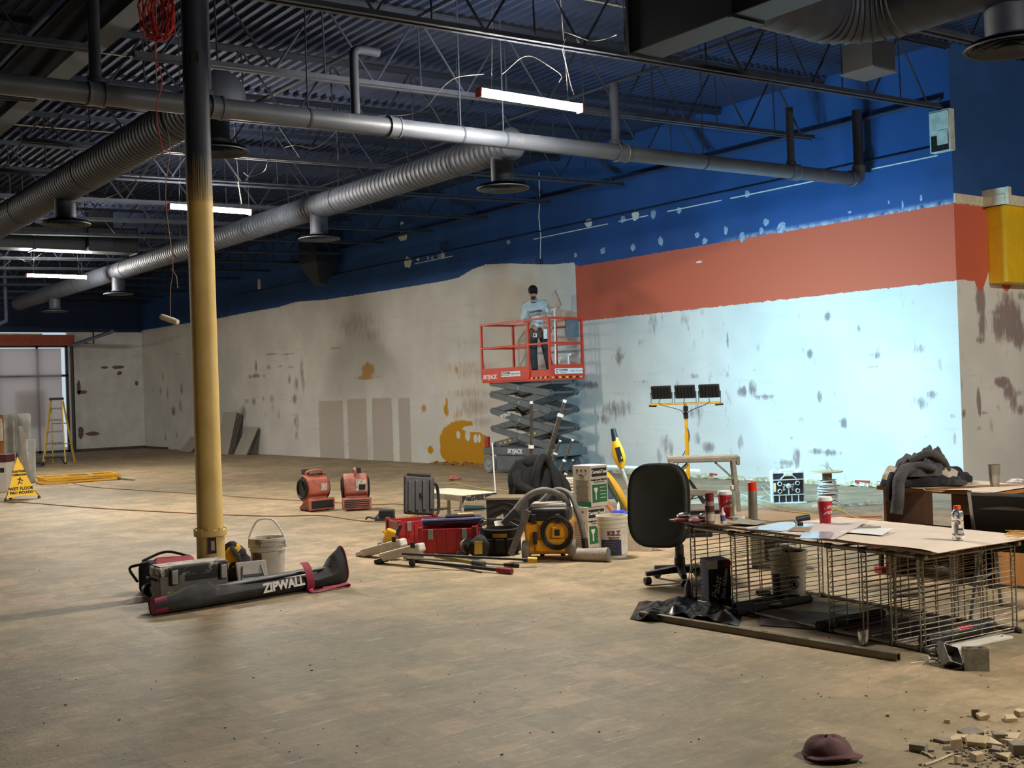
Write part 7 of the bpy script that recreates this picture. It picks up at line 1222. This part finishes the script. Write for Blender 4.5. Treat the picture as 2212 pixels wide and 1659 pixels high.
studs('tallest bundle of shiny steel studs standing at the left edge', 32, 1044, .28, .14, 1.5, 11, -10); studs('bundle of shiny steel studs behind, leaning right', 58, 1034, .16, .12, 1.5, 7, 8, .02); studs('short bundle of shiny steel studs at the right of the group', 68, 1043, .12, .1, .95, 6, 20, .02); studs('second bundle of shiny steel studs beside the wet-floor cone', 44, 1046, .12, .12, 1.42, 6, 4, .0)
d = thing('leaning_board', 'pale narrow board leaning in front of the steel studs', 'board', G(66, 1052), V0); mb = MB(); mb.bar((0, -.04, 0), (-.2, .06, 1.25), .16, .02); mb.build('board', mat('grey_board', (150, 142, 132), .7), d)
ab = thing('archive_box', 'white carton with maroon lid at the left edge behind the cone', 'carton', G(-1, 1062), V0); bx('carton_body', (0, .1, .29), (.36, .36, .58), M_CTN, ab, .005); bx('carton_lid', (0, .1, .65), (.39, .39, .15), mat('maroon_lid', (84, 32, 36), .6), ab, .006); bx('printed_mark', (.1, -.083, .42), (.08, .003, .09), M_PBLK, ab, 0); bx('side_mark', (-.05, -.083, .3), (.1, .003, .03), M_PGREY, ab, 0)
wc = thing('wooden_crate', 'brown wooden shop counter with a white panel at the left edge', 'counter', G(-26, 1040), V0); bx('cabinet', (0, .3, .45), (.7, .4, .9), M_WOODL, wc, .006); bx('white_panel', (.02, .09, 1.15), (.6, .02, .5), M_CTN, wc, .004); bx('top_rail', (0, .25, 1.45), (.74, .4, .08), mat('scuffed_orange_wood', (150, 96, 50), .6, var=.3, scale=12), wc, .006); bx('side_post', (.32, .25, 1.15), (.05, .3, .6), M_WOODL, wc, 0); rod('wire_frame', (.2, .2, 1.5), (.2, .2, 1.72), .008, M_BLK, wc); rod('wire_frame', (-.1, .2, 1.72), (.2, .2, 1.72), .008, M_BLK, wc)
fc = thing('wet_floor_cone', 'yellow pop-up wet floor warning cone with black lettering', 'warning cone', G(40, 1079), V0+R(16)); M_CY = mat('cone_yellow', (236, 186, 22), .6, var=.05); a3 = [R(210+120*k+30) for k in range(3)]; bs_ = [Vector((.34*math.cos(a), .34*math.sin(a), .04)) for a in a3]; tp2 = Vector((0, 0, .8))
for k in range(3):
    A, B = bs_[k], bs_[(k+1) % 3]
    def cone(u, v): p = (A*(1-u)+B*u); sagz = -.0+.035*math.sin(PI*u)*(1-v); q = p*(1-v)+tp2*v; c_ = Vector((q.x, q.y, 0))*(-.12*math.sin(PI*v)); return q+c_+Vector((0, 0, sagz))
    mb = MB(); mb.grid(cone, 8, 10, .003); mb.build('fabric_panel', M_CY, fc, smooth=True); mb = MB(); mb.tube([Vector(A)*1.03, A*.62*.97+Vector((0, 0, .2)), A*.3+Vector((0, 0, .48)), tp2], .008, 6); mb.build('corner_rib', M_BLK, fc); lat('foot', [(.03, 0), (.02, .05)], M_BLK, fc, 8, (A.x, A.y, 0))
lat('tip', [(.03, .76), (.008, .84)], M_BLK, fc, 10)
def face_text(k, s_, z, size, t2=0):
    A, B = bs_[k], bs_[(k+1) % 3]; mid = (A+B)/2; n_ = Vector((mid.x, mid.y, 0)).normalized(); f_ = (z-.04)/.76; q = mid*(1-f_)*1.0; q = Vector((q.x, q.y, z))*1.0; q = q+Vector((q.x, q.y, 0))*(-.10*math.sin(PI*f_)) + n_*.012; ang = math.atan2(n_.x, -n_.y); return text(s_, size, M_PBLK, fc, q, (R(76), 0, ang), bold=.002) if s_ else (q, ang)
for k in (0, 2):
    for s_, z, sz in (('CAUTION', .5, .05), ('ATENCION', .44, .045), ('WET FLOOR', .2, .075), ('PISO MOJADO', .13, .065)): face_text(k, s_, z, sz)
    q, ang = face_text(k, '', .32, 0); m_ = Euler((R(-14), 0, ang)).to_matrix(); mb = MB(); mb.blob(q+m_ @ Vector((.0, 0, .06)), (.016, .004, .016), 10, 6, r=m_)
    for p0, p1 in (((0, 0, .045), (-.03, 0, -.01)), ((-.03, 0, -.01), (.03, 0, -.03)), ((-.03, 0, -.01), (-.05, 0, -.05)), ((0, 0, .035), (.05, 0, .02)), ((0, 0, .04), (-.05, 0, .05))): mb.cyl(q+m_ @ Vector(p0), q+m_ @ Vector(p1), .007, n=5)
    mb.build('slipping_figure', M_PBLK, fc)
fp = [('yellow scaffold frame on top of the flat pile', .11, 0, 0), ('yellow scaffold frame in the middle of the flat pile', .06, .05, .04), ('yellow scaffold frame at the bottom of the flat pile', .012, -.04, -.03)]
for lab, z, dx, dy in fp:
    d = thing('scaffold_frame', lab, 'scaffold frame', (7.28+dx, 25.45+dy, z), R(-3+40*dx), 'flat scaffold frames')
    for y in (-.36, .36): bx('side_rail', (0, y, .02), (1.55, .045, .04), M_SY, d, .006)
    for x in (-.75, -.25, .25, .75): bx('cross_rung', (x, 0, .02), (.04, .7, .035), M_SY, d, .006)
    if z > .1: bx('dark_mat', (.2, 0, .01), (.8, .6, .012), M_BLK, d, 0)
mb = MB(); A, B = G(238, 1034), G(290, 1038); mb.bar((0, 0, .03), B-A+Vector((0, 0, .02)), .06, .03); tag(mb.build('metal_bar', mat('pale_bar', (160, 156, 146), .5, .4), loc=A), 'pale flat bar sticking out of the yellow frames', 'bar')
d = thing('black_brush_head', 'small dark tool lying by the ladder foot', 'tool', G(85, 1008), V0); bx('tool_block', (0, 0, .07), (.22, .14, .12), M_BLK, d, .02); bx('tool_base', (-.05, -.05, .03), (.26, .1, .05), M_GRIP, d, .01)
# wallboard offcuts leaning on the long wall
M_GYP = mat('wallboard_face', (176, 168, 158), .85, var=.05, scale=2); M_GYPE = mat('wallboard_edge', (112, 100, 92), .85, var=.1)
def sheetlean(label, y0, y1, xb_, h, t_=.016, xt=None):
    xt = xt if xt is not None else xb_+.34; d = thing('wallboard_sheet', label, 'wallboard', (xb_, (y0+y1)/2, 0), group='leaning wallboard offcuts'); w = abs(y1-y0); L_ = h; ang = math.asin(min(.95, (xt-xb_)/L_))
    m_ = Euler((0, ang, 0)).to_matrix(); mb = MB(); mb.box(m_ @ Vector((t_/2, 0, L_/2)), (t_, w, L_), m_); mb.build('core', M_GYPE, d); mb = MB(); mb.box(m_ @ Vector((-.001, 0, L_/2)), (.002, w-.01, L_-.01), m_); mb.build('face_paper', M_GYP, d)
for k in range(5): sheetlean(f'wallboard sheet in the tall leaning stack, {ORD[k]} from the front', 33.3+.02*k, 34.35-.03*k, 14.0+.05*k, 1.32-.02*k, .018, 14.33+.05*k)
sheetlean('single lower wallboard sheet leaning right of the tall stack', 32.15, 33.05, 14.08, .92, .03, 14.5); sheetlean('narrow wallboard sheet leaning at the left of the column', 36.6, 37.6, 14.1, .62, .02, 14.5); sheetlean('short dark-backed wallboard offcut leaning beside the narrow sheet', 35.8, 36.4, 14.2, .5, .03, 14.5)
# corner post pipe far left
mb = MB(); a = atY(12, 640, 36); mb.tube([(0, 0, -.75), (0, 0, 1.4)], .05, 8); mb.tube([(0, 0, -.72), (-.3, .05, -.86)], .06, 8); tag(mb.build('hanging_pipe', MATS['blue_grey_pipe'], loc=a, smooth=True), 'pale blue-grey pipe hanging at the left edge', 'pipe')
